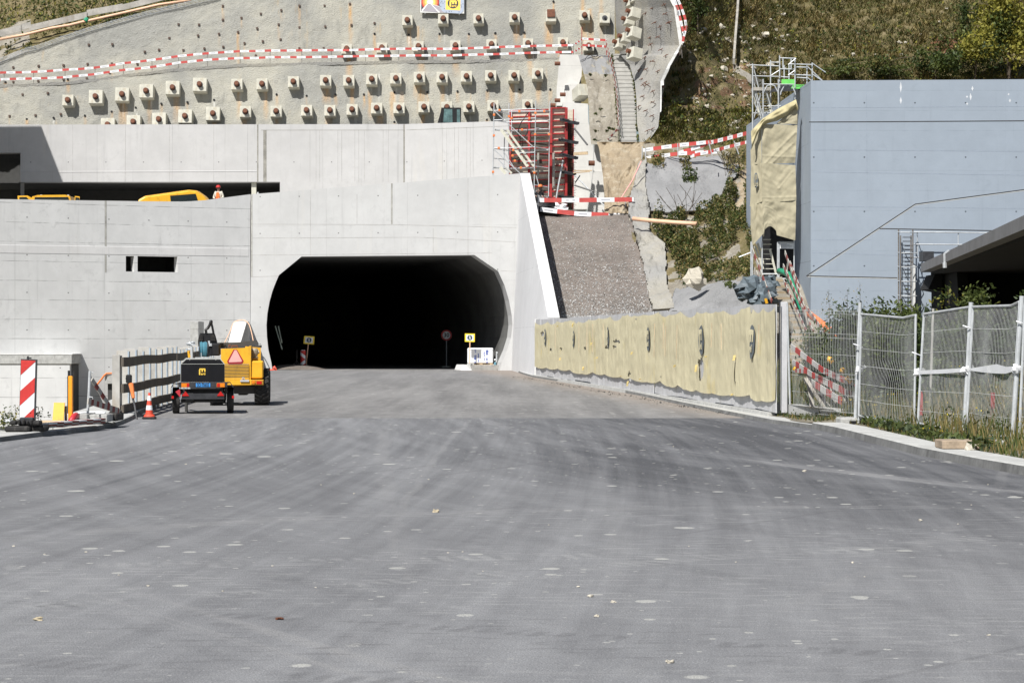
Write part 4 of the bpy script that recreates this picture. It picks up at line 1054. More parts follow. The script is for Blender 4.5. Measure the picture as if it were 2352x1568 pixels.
blue=thing('blue_building','tall flat roofed blue-grey concrete building on the right','building',(12.1,97,0))
A0=(12.1,97.0); A1=(32.0,97.0)
mb,WBl,LB=wallmesh(A0,A1,.6,-.5,[(0,12.10),(19.9,12.22)],[],[]); build('front_wall',mb,M['blue'],blue)
mb=MB()
def lw(s,t): return Vector((lerp(12.1,11.5,s),lerp(97.0,117.5,s),lerp(-.5,12.1,t)))
mb.grid(lw,12,8); mb.quad((12.1,97,12.1),(32,97,12.2),(32,117.5,12.2),(11.5,117.5,12.1)); mb.quad((11.5,117.5,-.5),(11.5,117.5,12.1),(32,117.5,12.2),(32,117.5,-.5)); mb.quad((32,97,-.5),(32,117.5,-.5),(32,117.5,12.2),(32,97,12.2))
M['blueside']=formed_concrete('blue_grey_side',(.33,.38,.44),zs=2.4,xs=40,horiz=.6,vert=0,stain=.2,tie=None,warm=(.4,.42,.45))
build('side_wall',mb,M['blueside'],blue)
c6=lambda x,y:(1780+x*.24317,459.4+y*.24317)
def bstrip(u0,v0,u1,v1,w,mat,off,name):
    a=wall_pt(A0,A1,u0,v0); b=wall_pt(A0,A1,u1,v1); n3=Vector((0,1,0)); m=MB()
    d=(b-a).normalized(); t=d.cross(n3).normalized()*w/2; o=n3*off
    m.add([a-t-o,b-t-o,b+t-o,a+t-o,a-t+o,b-t+o,b+t+o,a+t+o],[(0,1,2,3),(0,4,5,1),(1,5,6,2),(2,6,7,3),(3,7,4,0)]); return build(name,m,mat,blue)
M['joint']=simple('dark_joint_gap',(.05,.05,.05),.9,var=.3)
for q in ((1858,280.6,1980,280.0),(1980,280,2160,279),(2160,279,2440,277.2),(1853,633.5,2061,638),(2020,525,2290,530),(1852,634,2102,469),(2102,469,2180,458.5),(2180,458.5,2440,424)):
    bstrip(*q,.035,M['joint'],.006,'joint_gap')
M['chamf']=simple('pale_chamfer',(.56,.56,.53),.8,var=.15)
for q in ((1853,636.5,2102,471.5),(2102,471.5,2180,461),(2180,461,2440,426.5),(1853,635.6,2061,640)):
    bstrip(*q,.02,M['chamf'],.004,'joint_edge')
M['faint']=simple('faint_board_line',(.29,.335,.40),.8,var=.15)
for q in ((1862,248,2440,244),(1862,395,2440,404),(1870,344,2440,349),(1865,580,2440,600),(1862,551,2000,551),(1990,187,1992,460),(1862,474,2440,480)):
    bstrip(*q,.02,M['faint'],.003,'board_line')
M['lime']=simple('lime_streak',(.66,.68,.70),.8,var=.1)
for (x,y0,y1) in ((1378,640,730),(1378,760,818),(1940,675,715),(1925,730,790),(1898,750,770),(1898,805,825),(2224,732,748),(2234,775,805)):
    u=(2900+x*.5102)/1.7415; m=MB(); a=wall_pt(A0,A1,u,y0*.293); b=wall_pt(A0,A1,u-rs.uniform(-.5,.8),y1*.293); k=.045
    m.add([a+Vector((0,-.004,0)),(a+b)/2+Vector((k,-.004,0)),b+Vector((0,-.004,0)),(a+b)/2+Vector((-k,-.004,0))],[(0,1,2,3)]); build('lime_streak',m,M['lime'],blue)
# handrails bolted to the wall
hr=thing('wall_handrail','thin galvanised handrail with posts along a ledge of the blue wall','handrail',(17.2,96.5,5))
for (u0,v0,u1,v1) in ((2099,533,2275,535),(2098,561,2215,562),(2097,591,2128,592)):
    m=MB(); m.tube([P(u0,v0,96.4),P(u1,v1,96.4)],.025,6); build('rail',m,M['steel'],hr)
for (u,v0,v1) in ((2107,533,592),(2201,534,566)):
    m=MB(); m.tube([P(u,v0,96.45),P(u,v1,96.45)],.022,6); build('post',m,M['steel'],hr)
# caged ladder
ld=thing('caged_ladder','caged galvanised ladder fixed to the blue wall beside the dark bridge','ladder',P(2082,765,96.2))
for x in (1168,1186,1285,1302):
    u,_=c6(x,0); yb=96.15 if x in(1186,1285) else 96.6; m=MB(); m.tube([P(u,527+(0 if x in(1168,1302) else 14),yb),P(u,790,yb)],.028,6); build('upright',m,M['rod'],ld)
for v in (533,580,612,645,678): 
    m=MB(); a=P(2062,v,96.7); b=P(2103,v+.5,96.7); k=[a,a+Vector((.04,-.5,-.03)),(a+b)/2+Vector((0,-.75,-.04)),b+Vector((-.04,-.5,-.03)),b]; m.tube(k,.02,5); build('cage_hoop',m,M['steel'],ld)
for i in range(26):
    v=545+i*9.2; m=MB(); m.tube([P(2073,v,96.75),P(2092,v,96.75)],.018,5); build('rung',m,M['dkmetal'],ld)
m=MB(); m.box(*[P(2094.5,0,96.6).x,P(2099.5,0,96.6).x,96.3,96.9],0,4.6); build('wall_duct',m,M['capcon'],ld)

# bridge at right: level deck running towards the viewer
bz1=4.64; bz0=4.30
br=thing('bridge','dark concrete bridge with a grey edge beam reaching out towards the viewer on the right','bridge',(16.3,92,0))
e0=Vector((16.3,95.5,0)); e1=Vector((11.2,46.5,0)); out=Vector((1,-.0,0))
mb=MB(); Z=lambda p,z,dx=0: Vector((p.x+dx,p.y,z))
mb.quad(Z(e1,bz0),Z(e0,bz0),Z(e0,bz1),Z(e1,bz1)) ; mb.quad(Z(e1,bz1),Z(e0,bz1),Z(e0,bz1,.4),Z(e1,bz1,.4)); mb.quad(Z(e0,bz0),Z(e1,bz0),Z(e1,bz0,.4),Z(e0,bz0,.4)); mb.quad(Z(e1,bz0),Z(e1,bz1),Z(e1,bz1,.4),Z(e1,bz0,.4)); mb.quad(Z(e0,bz1),Z(e0,bz0),Z(e0,bz0,.4),Z(e0,bz1,.4))
build('edge_beam',mb,simple('grey_edge_beam',(.20,.20,.205),.85,var=.15,sc=1),br)
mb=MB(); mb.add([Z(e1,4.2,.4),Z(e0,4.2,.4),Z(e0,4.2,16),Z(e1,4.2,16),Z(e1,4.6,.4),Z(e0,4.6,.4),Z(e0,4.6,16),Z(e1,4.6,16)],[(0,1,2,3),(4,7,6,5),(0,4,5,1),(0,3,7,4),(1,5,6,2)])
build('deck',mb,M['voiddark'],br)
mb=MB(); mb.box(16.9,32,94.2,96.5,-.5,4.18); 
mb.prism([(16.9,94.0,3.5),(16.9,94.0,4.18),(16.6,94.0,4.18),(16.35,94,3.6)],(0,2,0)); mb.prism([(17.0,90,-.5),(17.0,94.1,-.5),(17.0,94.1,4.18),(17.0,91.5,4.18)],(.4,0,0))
build('abutment',mb,M['voiddark'],br)  # closed near-black back wall added to keep the underside dark
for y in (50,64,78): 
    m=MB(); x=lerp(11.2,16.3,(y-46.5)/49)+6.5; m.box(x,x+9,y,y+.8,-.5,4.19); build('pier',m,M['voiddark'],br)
m=MB(); a=c6(1603,480); m.tube([P(*c6(1640,480),79),P(*c6(1600,510),78.8),P(*c6(1603,600),78.8)],.04,6); m.tube([P(*c6(1603,590),78.8),P(*c6(1606,640),78.8)],.07,8); build('drain_spout',m,M['steel'],br)
m=MB(); m.box(P(2115,0,95).x,P(2140,0,95).x,94.5,95.4,P(0,600,95).z,P(0,590,95).z+.2); build('deck_end',m,M['dkmetal'],br)

# ---------------------------------------------------------------- fabric covered hoarding
HA=(1.0,103.5); HB=(5.54,50.0); HD=(Vector((*HB,0))-Vector((*HA,0))); HL=HD.length; HD.normalize(); HN=Vector((HD.y,-HD.x,0))  # towards the road
if HN.x>0: HN=-HN
c5h=lambda x,y:(1205.9+x*.26856,660.4+y*.26856)
def hs_(u): return su(HA,HB,u)*HL
def hz(u,v): return wall_pt(HA,HB,u,v).z
def hp(s,z,o=0): return Vector((*HA,0))+HD*s+HN*o+Vector((0,0,z))
ho=thing('hoarding','long white boarded hoarding between the portal wing wall and the mesh fence','hoarding',(3.2,77,0))
def topz(s): return lerp(2.47,2.385,s/HL)+.015*math.sin(s*.9)
np_=21; 
for i in range(np_):
    s0=HL*i/np_; s1=HL*(i+1)/np_-.02; j=rs.uniform(-.02,.02); j2=rs.uniform(-.03,.03)
    m=MB(); z0=.11+rs.uniform(-.03,.04); a=hp(s0,z0,j); b=hp(s1,z0-rs.uniform(-.02,.05),j2); c=hp(s1,topz(s1)+rs.uniform(-.012,.012),j2); d=hp(s0,topz(s0)+rs.uniform(-.012,.012),j)
    m.prism([a,b,c,d],HN*-.025); 
    for k in (1,2):
        ss=lerp(s0,s1,k/3); q=hp(ss,0,max(j,j2)+.012); m.add([q+Vector((0,0,z0)),q+HD*.012+Vector((0,0,z0)),q+HD*.012+Vector((0,0,topz(ss)-.02)),q+Vector((0,0,topz(ss)-.02))],[(0,1,2,3)],1)
    build('board_panel',m,[M['boardw'] if 'boardw' in M else M.setdefault('boardw',simple('white_grey_board',(.52,.52,.53),.75,var=.1,sc=2,dirt=(.36,.34,.31,.5))),M['seam']],ho)
m=MB(); m.prism([hp(-.1,-.05,.13),hp(-.1,-.05,-.25),hp(-.1,.10,-.2),hp(-.1,.10,.09)],HD*(HL-.5)); build('base_beam',m,M['kerb'],ho)
m=MB(); m.prism([hp(-.02,.05,.03),hp(.1,.05,.03),hp(.1,2.5,.03),hp(-.02,2.5,.03)],HN*-.1); build('end_post',m,M['capcon'],ho)
att=[(95,297),(200,291),(285,283),(352,287),(400,280),(425,281),(470,290),(555,272),(640,262),(740,246),(845,238),(893,231),(940,240),(1030,232),(1160,208),(1245,232),(1350,204),(1490,208),(1565,208),(1640,205),(1718,195),(1870,180),(1945,158),(1962,180),(2050,168),(2165,155)]
sag= [25,28,14,5,6,22,20,12,14,42,8,14,8,14,30,12,50,14,14,10,46,10,55,44,50]
bot=[(95,672),(190,682),(290,690),(390,702),(500,735),(590,722),(690,740),(830,763),(910,772),(1060,806),(1175,796),(1250,845),(1330,832),(1400,872),(1480,874),(1620,902),(1780,915),(1940,916),(1952,948),(2050,966),(2158,960)]
def ftop(u):
    x=(u-1205.9)/.26856
    for i in range(len(att)-1):
        if x<=att[i+1][0] or i==len(att)-2:
            t=max(0,min(1,(x-att[i][0])/(att[i+1][0]-att[i][0]))); y=lerp(att[i][1],att[i+1][1],t)+sag[i]*4*t*(1-t); return 660.4+y*.26856
def fbot(u):
    x=(u-1205.9)/.26856
    for i in range(len(bot)-1):
        if x<=bot[i+1][0] or i==len(bot)-2:
            t=max(0,min(1,(x-bot[i][0])/(bot[i+1][0]-bot[i][0]))); return 660.4+(lerp(bot[i][1],bot[i+1][1],t)+(14*4*t*(1-t)))*.26856
u_a,_=c5h(95,0); u_b,_=c5h(2160,0); sA=hs_(u_a); sB=hs_(u_b)
def u_of(s): p=Vector((*HA,0))+HD*s; return CU+F*p.x/p.y
def foff(s,z,t):
    u=u_of(s)
    o=.045+.010*math.sin(s*1.9+.9*math.sin(z*2+s*.3))*(.4+t)+.012*mnoise.noise(Vector((s*6,z*3+s,2)))+.014*abs(mnoise.noise(Vector((s*1.6+z*1.1,z*2.6,5))))+.022*mnoise.noise(Vector((s*.7,z*1.2,3)))+.014*mnoise.noise(Vector((s*2.2,z*.7,8)))
    o+=.004*math.sin(s*7+z*1.5*math.sin(s))+.015*(1-t)**2*abs(math.sin(s*1.3))
    return max(o,.03)
def fabP(s,t,extra=0):
    u=u_of(s); z1=hz(u,ftop(u)); z0=hz(u,fbot(u)); z=lerp(z0,z1,t); return hp(s,z,foff(s,z,t)+extra)
fb=thing('fabric_sheet','long wavy beige fabric sheet with round printed logos hung over the white hoarding','fabric',(3.0,77,.3))
mb=MB(); tears=[(1525,700,22,95),(1505,640,8,25),(905,740,9,22),(1820,700,5,110),(795,460,28,14),(780,505,18,12),(320,523,10,10),(160,395,16,22),(232,530,8,14),(525,520,7,14),(960,272,10,5),(708,508,14,10),(1826,820,6,16),(1178,765,8,6)]
NU,NV=720,34; keep=[]
for j in range(NV+1):
    for i in range(NU+1): mb.v.append(fabP(lerp(sA,sB,(i/NU)**.85),j/NV))
for j in range(NV):
    for i in range(NU):
        s=lerp(sA,sB,((i+.5)/NU)**.85); u=u_of(s); x=(u-1205.9)/.26856; y=(lerp(fbot(u),ftop(u),(j+.5)/NV)-660.4)/.26856
        if any(((x-a-3*math.sin(y*.3))/c)**2+((y-b)/d)**2<1 for a,b,c,d in tears): continue
        a=j*(NU+1)+i; mb.f.append((a,a+1,a+NU+2,a+NU+1)); mb.m.append(0)
build('sheet',mb,M['fabric'],fb,smooth=True)
# torn flaps
for (x,y,w_,h_) in ((520,690,12,40),(905,820,14,55),(940,560,6,30),(430,320,14,45),(298,330,8,14),(845,758,8,8),(590,480,5,30),(1310,670,12,25),(1825,600,5,60),(1805,915,10,22),(1010,783,9,12),(1495,690,7,80),(1580,590,9,18),(320,610,6,30),(640,600,5,20)):
    u,v=c5h(x,y); s=hs_(u); z=hz(u,v); sc_=abs(hz(u,v)-hz(u,v+.26856)); w_*=.4; h_*=.38; m=MB()
    def fl(a,b): return hp(s+(a-.5)*w_*2*sc_*(1-.5*b),z+(.5-b)*h_*2*sc_,.085+.03*math.sin(a*5+b*4)+.03*b)
    m.grid(fl,5,8); build('torn_flap',m,M.setdefault('flapy',simple('yellowed_fabric',(.70,.57,.25),.85,var=.15,sc=8)),fb)
# printed logos
for (x,y,h_,cut) in ((187,425,74,0),(430,440,74,0),(727,425,94,0),(1072,440,104,0),(1537,450,132,0),(1966,465,150,1)):
    u,v=c5h(x,y); s0=hs_(u); p0=wall_pt(HA,HB,u,v); R=h_*.26856*p0.y/F; z0=p0.z
    def fz(ds,dz,ex):
        s=s0+ds; return hp(s,z0+dz,foff(s,z0+dz,.6)+ex)
    m=MB()
    def ds(a,b):
        x_=2*a-1; y_=2*b-1; k=math.sqrt(max(0,1-y_*y_)); xx=x_*k*R
        if cut and xx<-.1: xx=-.1+(xx+.1)*.2
        return fz(xx,y_*R,.03)
    m.grid(ds,12,16); build('logo_disc',m,M['logogrey'],fb,smooth=True)
    m=MB(); q=R*.62
    def rct(x0,x1,y0,y1):
        m.grid(lambda a,b:fz(lerp(x0,x1,a)*q*2,lerp(y0,y1,b)*q*2,.045),4,4)
    rct(-.5,-.27,-.5,.55); rct(-.12,.10,.0,.55); rct(.27,.5,.0,.55); rct(-.27,.27,.33,.58)
    vs,fs=textmesh('arti',q*.85,.02); m.add([fz(v_.x*.8+q*.22,v_.z-q*.62,.05) for v_ in vs],fs)
    build('logo_lettering',m,M['fabric'],fb)
# poles showing through
for x in (285,560,610,1145,1240,1340,1640,1720,2048,700,490,1222):
    u,v=c5h(x,300); s=hs_(u); m=MB(); m.beam(hp(s,hz(u,c5h(0,300+rs.uniform(0,30))[1]),.12),hp(s+rs.uniform(-.1,.1),hz(u,c5h(0,500+rs.uniform(0,120))[1]),.13),.012,.012); build('tie_strip',m,M['wood'],fb)

# crumbs of dirt along the kerb
mb=MB()
for i in range(700):
    s=rs.random()*HL*.97; o=rs.gauss(.75,.12); p=hp(s,0,o*(.7+.5*mnoise.noise(Vector((s*.5,0,0)))+.2)); r=rs.uniform(.01,.045)*(1 if mnoise.noise(Vector((s*.4,4,0)))>0 else .5)
    q=[p+Vector((rs.uniform(-1,1),rs.uniform(-1,1),abs(rs.uniform(0,.8)))).normalized()*r for _ in range(4)]; mb.add(q,[(0,1,2),(0,2,3),(0,3,1),(1,3,2)])
struct('kerb_debris',mb,M['darkcon'],kind='stuff')

# post and board closing the hoarding
cp=thing('gate_post','tall pale square post beside the right end of the fabric hoarding','post',P(1802,955,50.2))
m=MB(); a=P(1794,957,50.0); b=P(1809,696,50.0); m.bev(a.x,b.x,50,50.14,0.1,2.42,.01); build('post_board',m,M['boardw'],cp)
m=MB(); a=P(1788,955,50); m.tube([(a.x,49.9,.1),(a.x+.01,49.9,2.45)],.012,6); build('edge_rod',m,M['dkmetal'],cp)

# ---------------------------------------------------------------- mesh fence
c7=lambda x,y:(1780+x*.2747,660.4+y*.2747)
def panel(label,TL,TR,BL,BR,mid=None,nw=34,frame=True,hv=(),bulge=.08,seed=0):
    """TL.. are (x,y,Y) in the reference"""
    tl,tr,bl,br_=[P(*c7(x,y),Y) for x,y,Y in (TL,TR,BL,BR)]
    r=thing('mesh_fence',label,'fence panel',(bl+br_)/2,'mesh fence panels along the pavement')
    top=[tl,tr] if mid is None else [tl,P(*c7(mid[0],mid[1]),lerp(TL[2],TR[2],(mid[0]-TL[0])/(TR[0]-TL[0]))),tr]
    rl=[0]
    for a,b in zip(top,top[1:]): rl.append(rl[-1]+(b-a).length)
    def tp(s):
        d=s*rl[-1]
        for i in range(len(top)-1):
            if d<=rl[i+1]+1e-6: return top[i].lerp(top[i+1],(d-rl[i])/(rl[i+1]-rl[i]))
        return top[-1]
    nrm=(br_-bl).cross(Vector((0,0,1))).normalized()
    def S_(s,t):
        p=bl.lerp(br_,s).lerp(tp(s),t); e=math.sin(PI*s)*math.sin(PI*min(1,max(0,t)))
        p+=nrm*(bulge*.45*e*mnoise.noise(Vector((s*2+seed,t*2,seed)))*3)+(br_-bl).normalized()*(bulge*.55*e*mnoise.noise(Vector((s*1.5,t*2.2,seed+5)))*2)
        return p
    if frame:
        [build('upright',MB().tube([a_,b_],.021,8),M['steel'],r) for a_,b_ in ((bl,tl),(br_,tr))]
        m=MB(); m.tube(top,.021,8); build('top_rail',m,M['steel'],r)
        m=MB(); m.tube([bl+Vector((0,0,.1)),bl.lerp(br_,.5)+Vector((0,0,.07)),br_+Vector((0,0,.1))],.019,8); build('bottom_rail',m,M['steel'],r)
    m=MB()
    for i in range(1,nw):
        s=i/nw; m.tube([S_(s,t) for t in (.03,.2,.4,.6,.8,1.0 if frame else 1.01)],.0028,4,cap=False)
    build('vertical_wires',m,M['wire'],r)
    m=MB()
    for t in hv: m.tube([S_(s/10,t) for s in range(11)],.0036,4,cap=False)
    build('cross_wires',m,M['wire'],r); return r
panel('wire mat fence without a top rail beside the pale square post',(118,188,49.8),(700,200,44.2),(150,1035,49.5),(664,1085,44.2),None,44,False,(.0,.04,.2,.36,.40,.58,.74,.78,.97,1.0),.05,2)
panel('fence panel with a bent, dipping top rail',(722,222,43.8),(1178,230,40.2),(700,1115,43.8),(1165,1190,40.2),(1070,253),40,True,(.2,.35,.52,.68,.84,),.14,7)
panel('fence panel between two white tape knots, with a straight rising top rail',(1246,222,39.6),(1628,163,37.6),(1192,1182,39.6),(1580,1235,37.6),None,38,True,(.16,.33,.66,.84),.06,11)
panel('rightmost full fence panel with bent wires poking over its top rail',(1656,162,37.4),(2046,118,34.4),(1600,1240,37.4),(1975,1310,34.4),(1975,152),38,True,(.18,.34,.65,.83),.10,15)
panel('fence panel cut by the right edge of the photo',(2090,130,34.0),(2500,60,31.5),(2040,1315,34.0),(2480,1420,31.5),None,36,True,(.2,.4,.6,.8),.05,19)
def rpost(x0,y0,x1,y1,Y,r_,label):
    m=MB(); a=P(*c7(x1,y1),Y); b=P(*c7(x0,y0),Y); m.tube([a,b],r_,10); m.tube([b-(b-a)*.004,b+(b-a)*.006],r_*1.05,10); o=build('round_steel_post',m,M['steel']); tag(o,label,'fence post','round posts of the mesh fence'); return o
rpost(712,130,672,1118,44.05,.034,'round steel fence post at the left end of the bent-rail panel')
rpost(1640,130,1580,1240,37.5,.036,'round steel fence post midway, with a white tape knot')
rpost(2066,78,1982,1322,34.3,.036,'tall round steel fence post near the right edge of the photo')
rpost(103,132,128,1050,49.9,.022,'thin steel post just right of the pale square post')
# white plastic tape tied between the posts
tp_=thing('plastic_tape','white plastic tape tied between fence posts at waist height','tape',P(*c7(1500,700),38))
m=MB(); pts=[(1175,708,40.0),(1215,708,39.6),(1400,700,38.6),(1600,686,37.5),(1640,684,37.4),(1750,682,36.4),(1850,678,35.6),(1930,690,35),(2020,672,34.4)]
hw_=[.05,.03,.035,.03,.02,.05,.07,.05,.03]
for (a,ha),(b,hb) in zip(zip(pts,hw_),list(zip(pts,hw_))[1:]):
    p=P(*c7(a[0],a[1]),a[2]-.06); q=P(*c7(b[0],b[1]),b[2]-.06); m.quad(p-Vector((0,0,ha)),q-Vector((0,0,hb)),q+Vector((0,-.03,hb)),p+Vector((0,-.03,ha)))
build('tape_band',m,M['wrap'],tp_)
for (x,y,Y) in ((1190,712,39.9),(1600,690,37.5),(2020,680,34.3),(700,690,44.0)):
    m=MB(); m.blob(P(*c7(x,y),Y-.04),(.07,.05,.06),x,.5,0,5); m.add([P(*c7(x,y),Y-.05),P(*c7(x+50,y-45),Y-.08),P(*c7(x+70,y-25),Y-.06)],[(0,1,2)]); build('knot',m,M['wrap'],tp_)
# cable ties and wire ends
mb=MB()
for (x,y,Y) in ((690,490,44),(1180,560,40),(1605,337,37.5),(2050,300,34.3)):
    a=P(*c7(x-35,y-20),Y-.05); b=P(*c7(x+40,y+8),Y-.05); mb.tube([a,(a+b)/2+Vector((0,-.02,.0)),b],.012,6)
o=build('wire_clamps',mb,M['wrap'],tp_)
# foot blocks
def foot(x,y,Y,w_,label):
    r=thing('ballast_block',label,'concrete foot',P(*c7(x,y),Y),'concrete feet of the mesh fence'); p=P(*c7(x,y),Y); m=MB()
    m.bev(p.x-w_/2,p.x+w_/2,Y-.12,Y+.55,.0,.2,.02); build('block',m,M['kerb'],r)
    m=MB(); m.box(p.x-.09,p.x+.04,Y-.125,Y-.1,.08,.15); build('slot',m,M['black'],r); return r
foot(1990,1400,34.2,.42,'grey concrete fence foot at the right edge of the photo')
foot(655,1145,44.0,.5,'low concrete fence foot at the first round post')
m=MB(); a=P(*c7(95,1085),49.6); b=P(*c7(590,1085),46); m.prism([(a.x+.02,a.y-.2,.10),(a.x+.02,a.y-.2,.30),(b.x-.25,b.y,.30),(b.x-.12,b.y,.24),(b.x-.1,b.y,.10)],(.25,.25,0)); o=build('base_slab',m,M['kerb']); tag(o,'low grey concrete slab under the wire mat panel','concrete slab')
m=MB(); a=P(*c7(1368,1330),33.6); m.bev(a.x,a.x+.52,33.3,33.9,.12,.235,.01); o=build('timber_block',m,simple('weathered_timber',(.36,.28,.20),.9,var=.3,sc=3,bump=.4,dirt=(.30,.28,.26,.8))); tag(o,'rough timber block lying on the right pavement','timber block')
m=MB(); p=P(*c7(1635,1335),33.2); m.blob((p.x-.02,33.1,.15),(.08,.06,.05),3,.4); o=build('white_stone',m,M['limestone']); tag(o,'small white stone beside the timber block','stone')
# tall grey board behind, thin stake
m=MB(); m.beam(P(*c7(1322,175),41.5),P(*c7(1296,980),41.5),.035,.02); o=build('wooden_stake',m,M['boards']); tag(o,'thin pale stake standing behind the middle fence panel','stake')
for k,(x,y) in enumerate(((1222,965),(1822,985))):
    m=MB(); p=P(*c7(x,y),40-k*3); m.box(p.x-.03,p.x+.03,p.y,p.y+.03,p.z-.2,p.z+.2); o=build('marker_stake',m,M['redsteel']); tag(o,'small red marker stake in the weeds, the '+('left' if k==0 else 'right')+' one of two','stake')
# ---------------------------------------------------------------- striped rails
def rail(pts,w,root,secs=(.5,.36),start=0,name='striped_rail',mats=None,th=.02,print_=True):
    mats=mats or [M['white'],M['fadedred'],M['printgrey']]
    pts=[Vector(p) for p in pts]; L=[0]
    for a,b in zip(pts,pts[1:]): L.append(L[-1]+(b-a).length)
    def at(d):
        for i in range(len(pts)-1):
            if d<=L[i+1]+1e-9: return pts[i].lerp(pts[i+1],(d-L[i])/max(L[i+1]-L[i],1e-9)),(pts[i+1]-pts[i]).normalized()
        return pts[-1],(pts[-1]-pts[-2]).normalized()
    brk=[x for x in L]; d=-start; k=0; secl=[]
    while d<L[-1]:
        e=d+secs[k%2]; a=max(0,d); b=min(L[-1],e)
        if b>a:
            c=[a]+[x for x in brk if a<x<b]+[b]
            for p_,q_ in zip(c,c[1:]): secl.append((p_,q_,k%2))
            if k%2==0 and print_ and e<=L[-1] and d>=0: secl.append((d+secs[0]*.25,d+secs[0]*.75,2))
        d=e; k+=1
    m=MB()
    for a,b,mi in secl:
        p,dr=at(a+1e-6); q,_=at(b-1e-6); up=Vector((0,0,1)); up=(up-dr*up.dot(dr)).normalized(); n=dr.cross(up).normalized()
        if n.y>0: n=-n
        if mi==2: 
            m.quad(p-up*w*.13+n*(th/2+.004),q-up*w*.13+n*(th/2+.004),q+up*w*.13+n*(th/2+.004),p+up*w*.13+n*(th/2+.004),2); continue
        wob=0
        m.add([p-up*w/2+n*th/2,q-up*w/2+n*th/2,q+up*w/2+n*th/2,p+up*w/2+n*th/2,p-up*w/2-n*th/2,q-up*w/2-n*th/2,q+up*w/2-n*th/2,p+up*w/2-n*th/2],[(0,1,2,3),(7,6,5,4),(3,2,6,7),(4,5,1,0),(0,3,7,4),(1,5,6,2)],mi)
    return build(name,m,mats,root)
M['printgrey']=simple('faded_print',(.42,.43,.46),.7,var=.1,bump=0)
WD=[M['dirtywhite'],M['dirtyred'],M['dirtywhite']]
BY=lambda u,v:PLt(u,itp(bench,u),*LOW).y-.0
top_=[c1(*q) for q in ((-60,573),(32,570),(262,565),(510,548),(745,532),(967,497),(1190,472),(1398,442),(1625,420),(1882,403),(2118,398))]+[c2(*q) for q in ((405,397),(637,395),(908,390),(1165,384),(1432,384),(1680,381),(1962,370))]+[c3(458,362),c3(770,355)]
lo_=[c1(*q) for q in ((-60,624),(32,622),(262,617),(510,607),(745,583),(967,550),(1190,527),(1398,493),(1625,470),(1882,457),(2118,450))]+[c2(*q) for q in ((405,450),(637,447),(908,441),(1165,438),(1432,436),(1680,432),(1962,425))]+[c3(458,415),c3(770,409)]
br1=thing('striped_barrier','long red and white striped double rail on thin posts along the slope bench','barrier',P(600,150,142.8))
for L_,stt in ((top_,.1),(lo_,.45)):
    sag_=[]
    for a,b in zip(L_,L_[1:]):
        sag_.append(P(a[0],a[1],BY(*a)-.02)); mm=((a[0]+b[0])/2,(a[1]+b[1])/2+rs.uniform(-.3,.9)); sag_.append(P(mm[0],mm[1],BY(*mm)-.02+rs.uniform(-.03,.03)))
    sag_.append(P(*L_[-1],BY(*L_[-1])-.02)); rail(sag_,.135,br1,(.55,.40),stt)
for k,(u,v) in enumerate(top_):
    if k==0: continue
    z1=P(u,v-3,BY(u,v)).z; p0=PLt(u,itp(bench,u)+1.5,*LOW); m=MB(); m.tube([(p0.x+rs.uniform(-.02,.02),BY(u,v)+.03,p0.z-.1),(p0.x,BY(u,v)+.03,z1)],.018,6); build('post',m,M['rod'],br1)
# rail at the head of the steps
br2=thing('striped_barrier','red and white striped rails fencing the head of the concrete steps','barrier',P(1370,128,143))
rail([P(*c3(840,303),143),P(*c3(930,311),143.1),P(*c3(1028,317),143.2)],.13,br2,(.38,.33)); rail([P(*c3(843,355),143),P(*c3(1028,367),143.2)],.13,br2,(.1,.33),.1)
rail([P(*c3(775,355),142.7),P(*c3(838,310),143)],.10,br2,(.12,.12)); rail([P(*c3(775,410),142.7),P(*c3(838,370),143)],.10,br2,(.12,.12))
for (x,y0,y1) in ((838,425,215),(1030,435,315)):
    m=MB(); m.tube([P(*c3(x,y0),143.1),P(*c3(x,y1),143.1)],.02,6); build('post',m,M['redsteel'],br2)
br3=thing('striped_barrier','narrow striped rail running down the left side of the concrete steps','barrier',P(1415,329,135))
c4=lambda x,y:(1320.7+x*.21967,y*.21967)
pl1=[c4(*q) for q in ((325,430),(350,530),(395,680),(420,820),(440,980),(450,1100),(455,1250),(465,1330))]
for off in (0,8):
    rail([P(u+ (0 if off==0 else -1.5),v+off,lerp(143.2,134.3,(v-94)/198)) for u,v in pl1],.10,br3,(.3,.3) ,.1 if off else 0,mats=[M['white'],M['red'],M['printgrey']] if False else WD)
for (u,v) in pl1:
    Y=lerp(143.2,134.3,(v-94)/198); m=MB(); m.tube([P(u,v-2,Y),P(u+.5,v+30,Y+.05)],.02,6); build('post',m,M['rod'],br3)
rail([P(*c4(465,1330),134.3),P(*c4(345,1460),133.9)],.1,br3,(.2,.2),mats=WD)
# rail on the flank coping
br4=thing('striped_barrier','striped double rail following the curved white coping above the flank wall','barrier',P(1570,110,135))
for dx,dv in ((0,0),(5,2)):
    q=[c4(*a) for a in ((1040,0),(1080,110),(1110,240),(1135,350))] if dx==0 else [c4(*a) for a in ((1075,-5),(1115,90),(1150,190),(1162,290),(1140,370),(1125,450))]
    rail([P(u,v,134.9) for u,v in q],.14,br4,(.32,.30))
rail([P(*c4(*a),134.8) for a in ((1120,470),(1085,550),(980,660))],.09,br4,(.5,.3),mats=[M['darkwood'],M['dirtyred'],M['darkwood']]); rail([P(*c4(*a),134.8) for a in ((1115,535),(1075,600),(960,745))],.09,br4,(.5,.3),mats=[M['darkwood'],M['darkwood'],M['darkwood']])
rail([P(*c4(*a),134.7) for a in ((972,665),(935,800),(915,960),(893,1120))],.08,br4,(.4,.3),mats=WD)
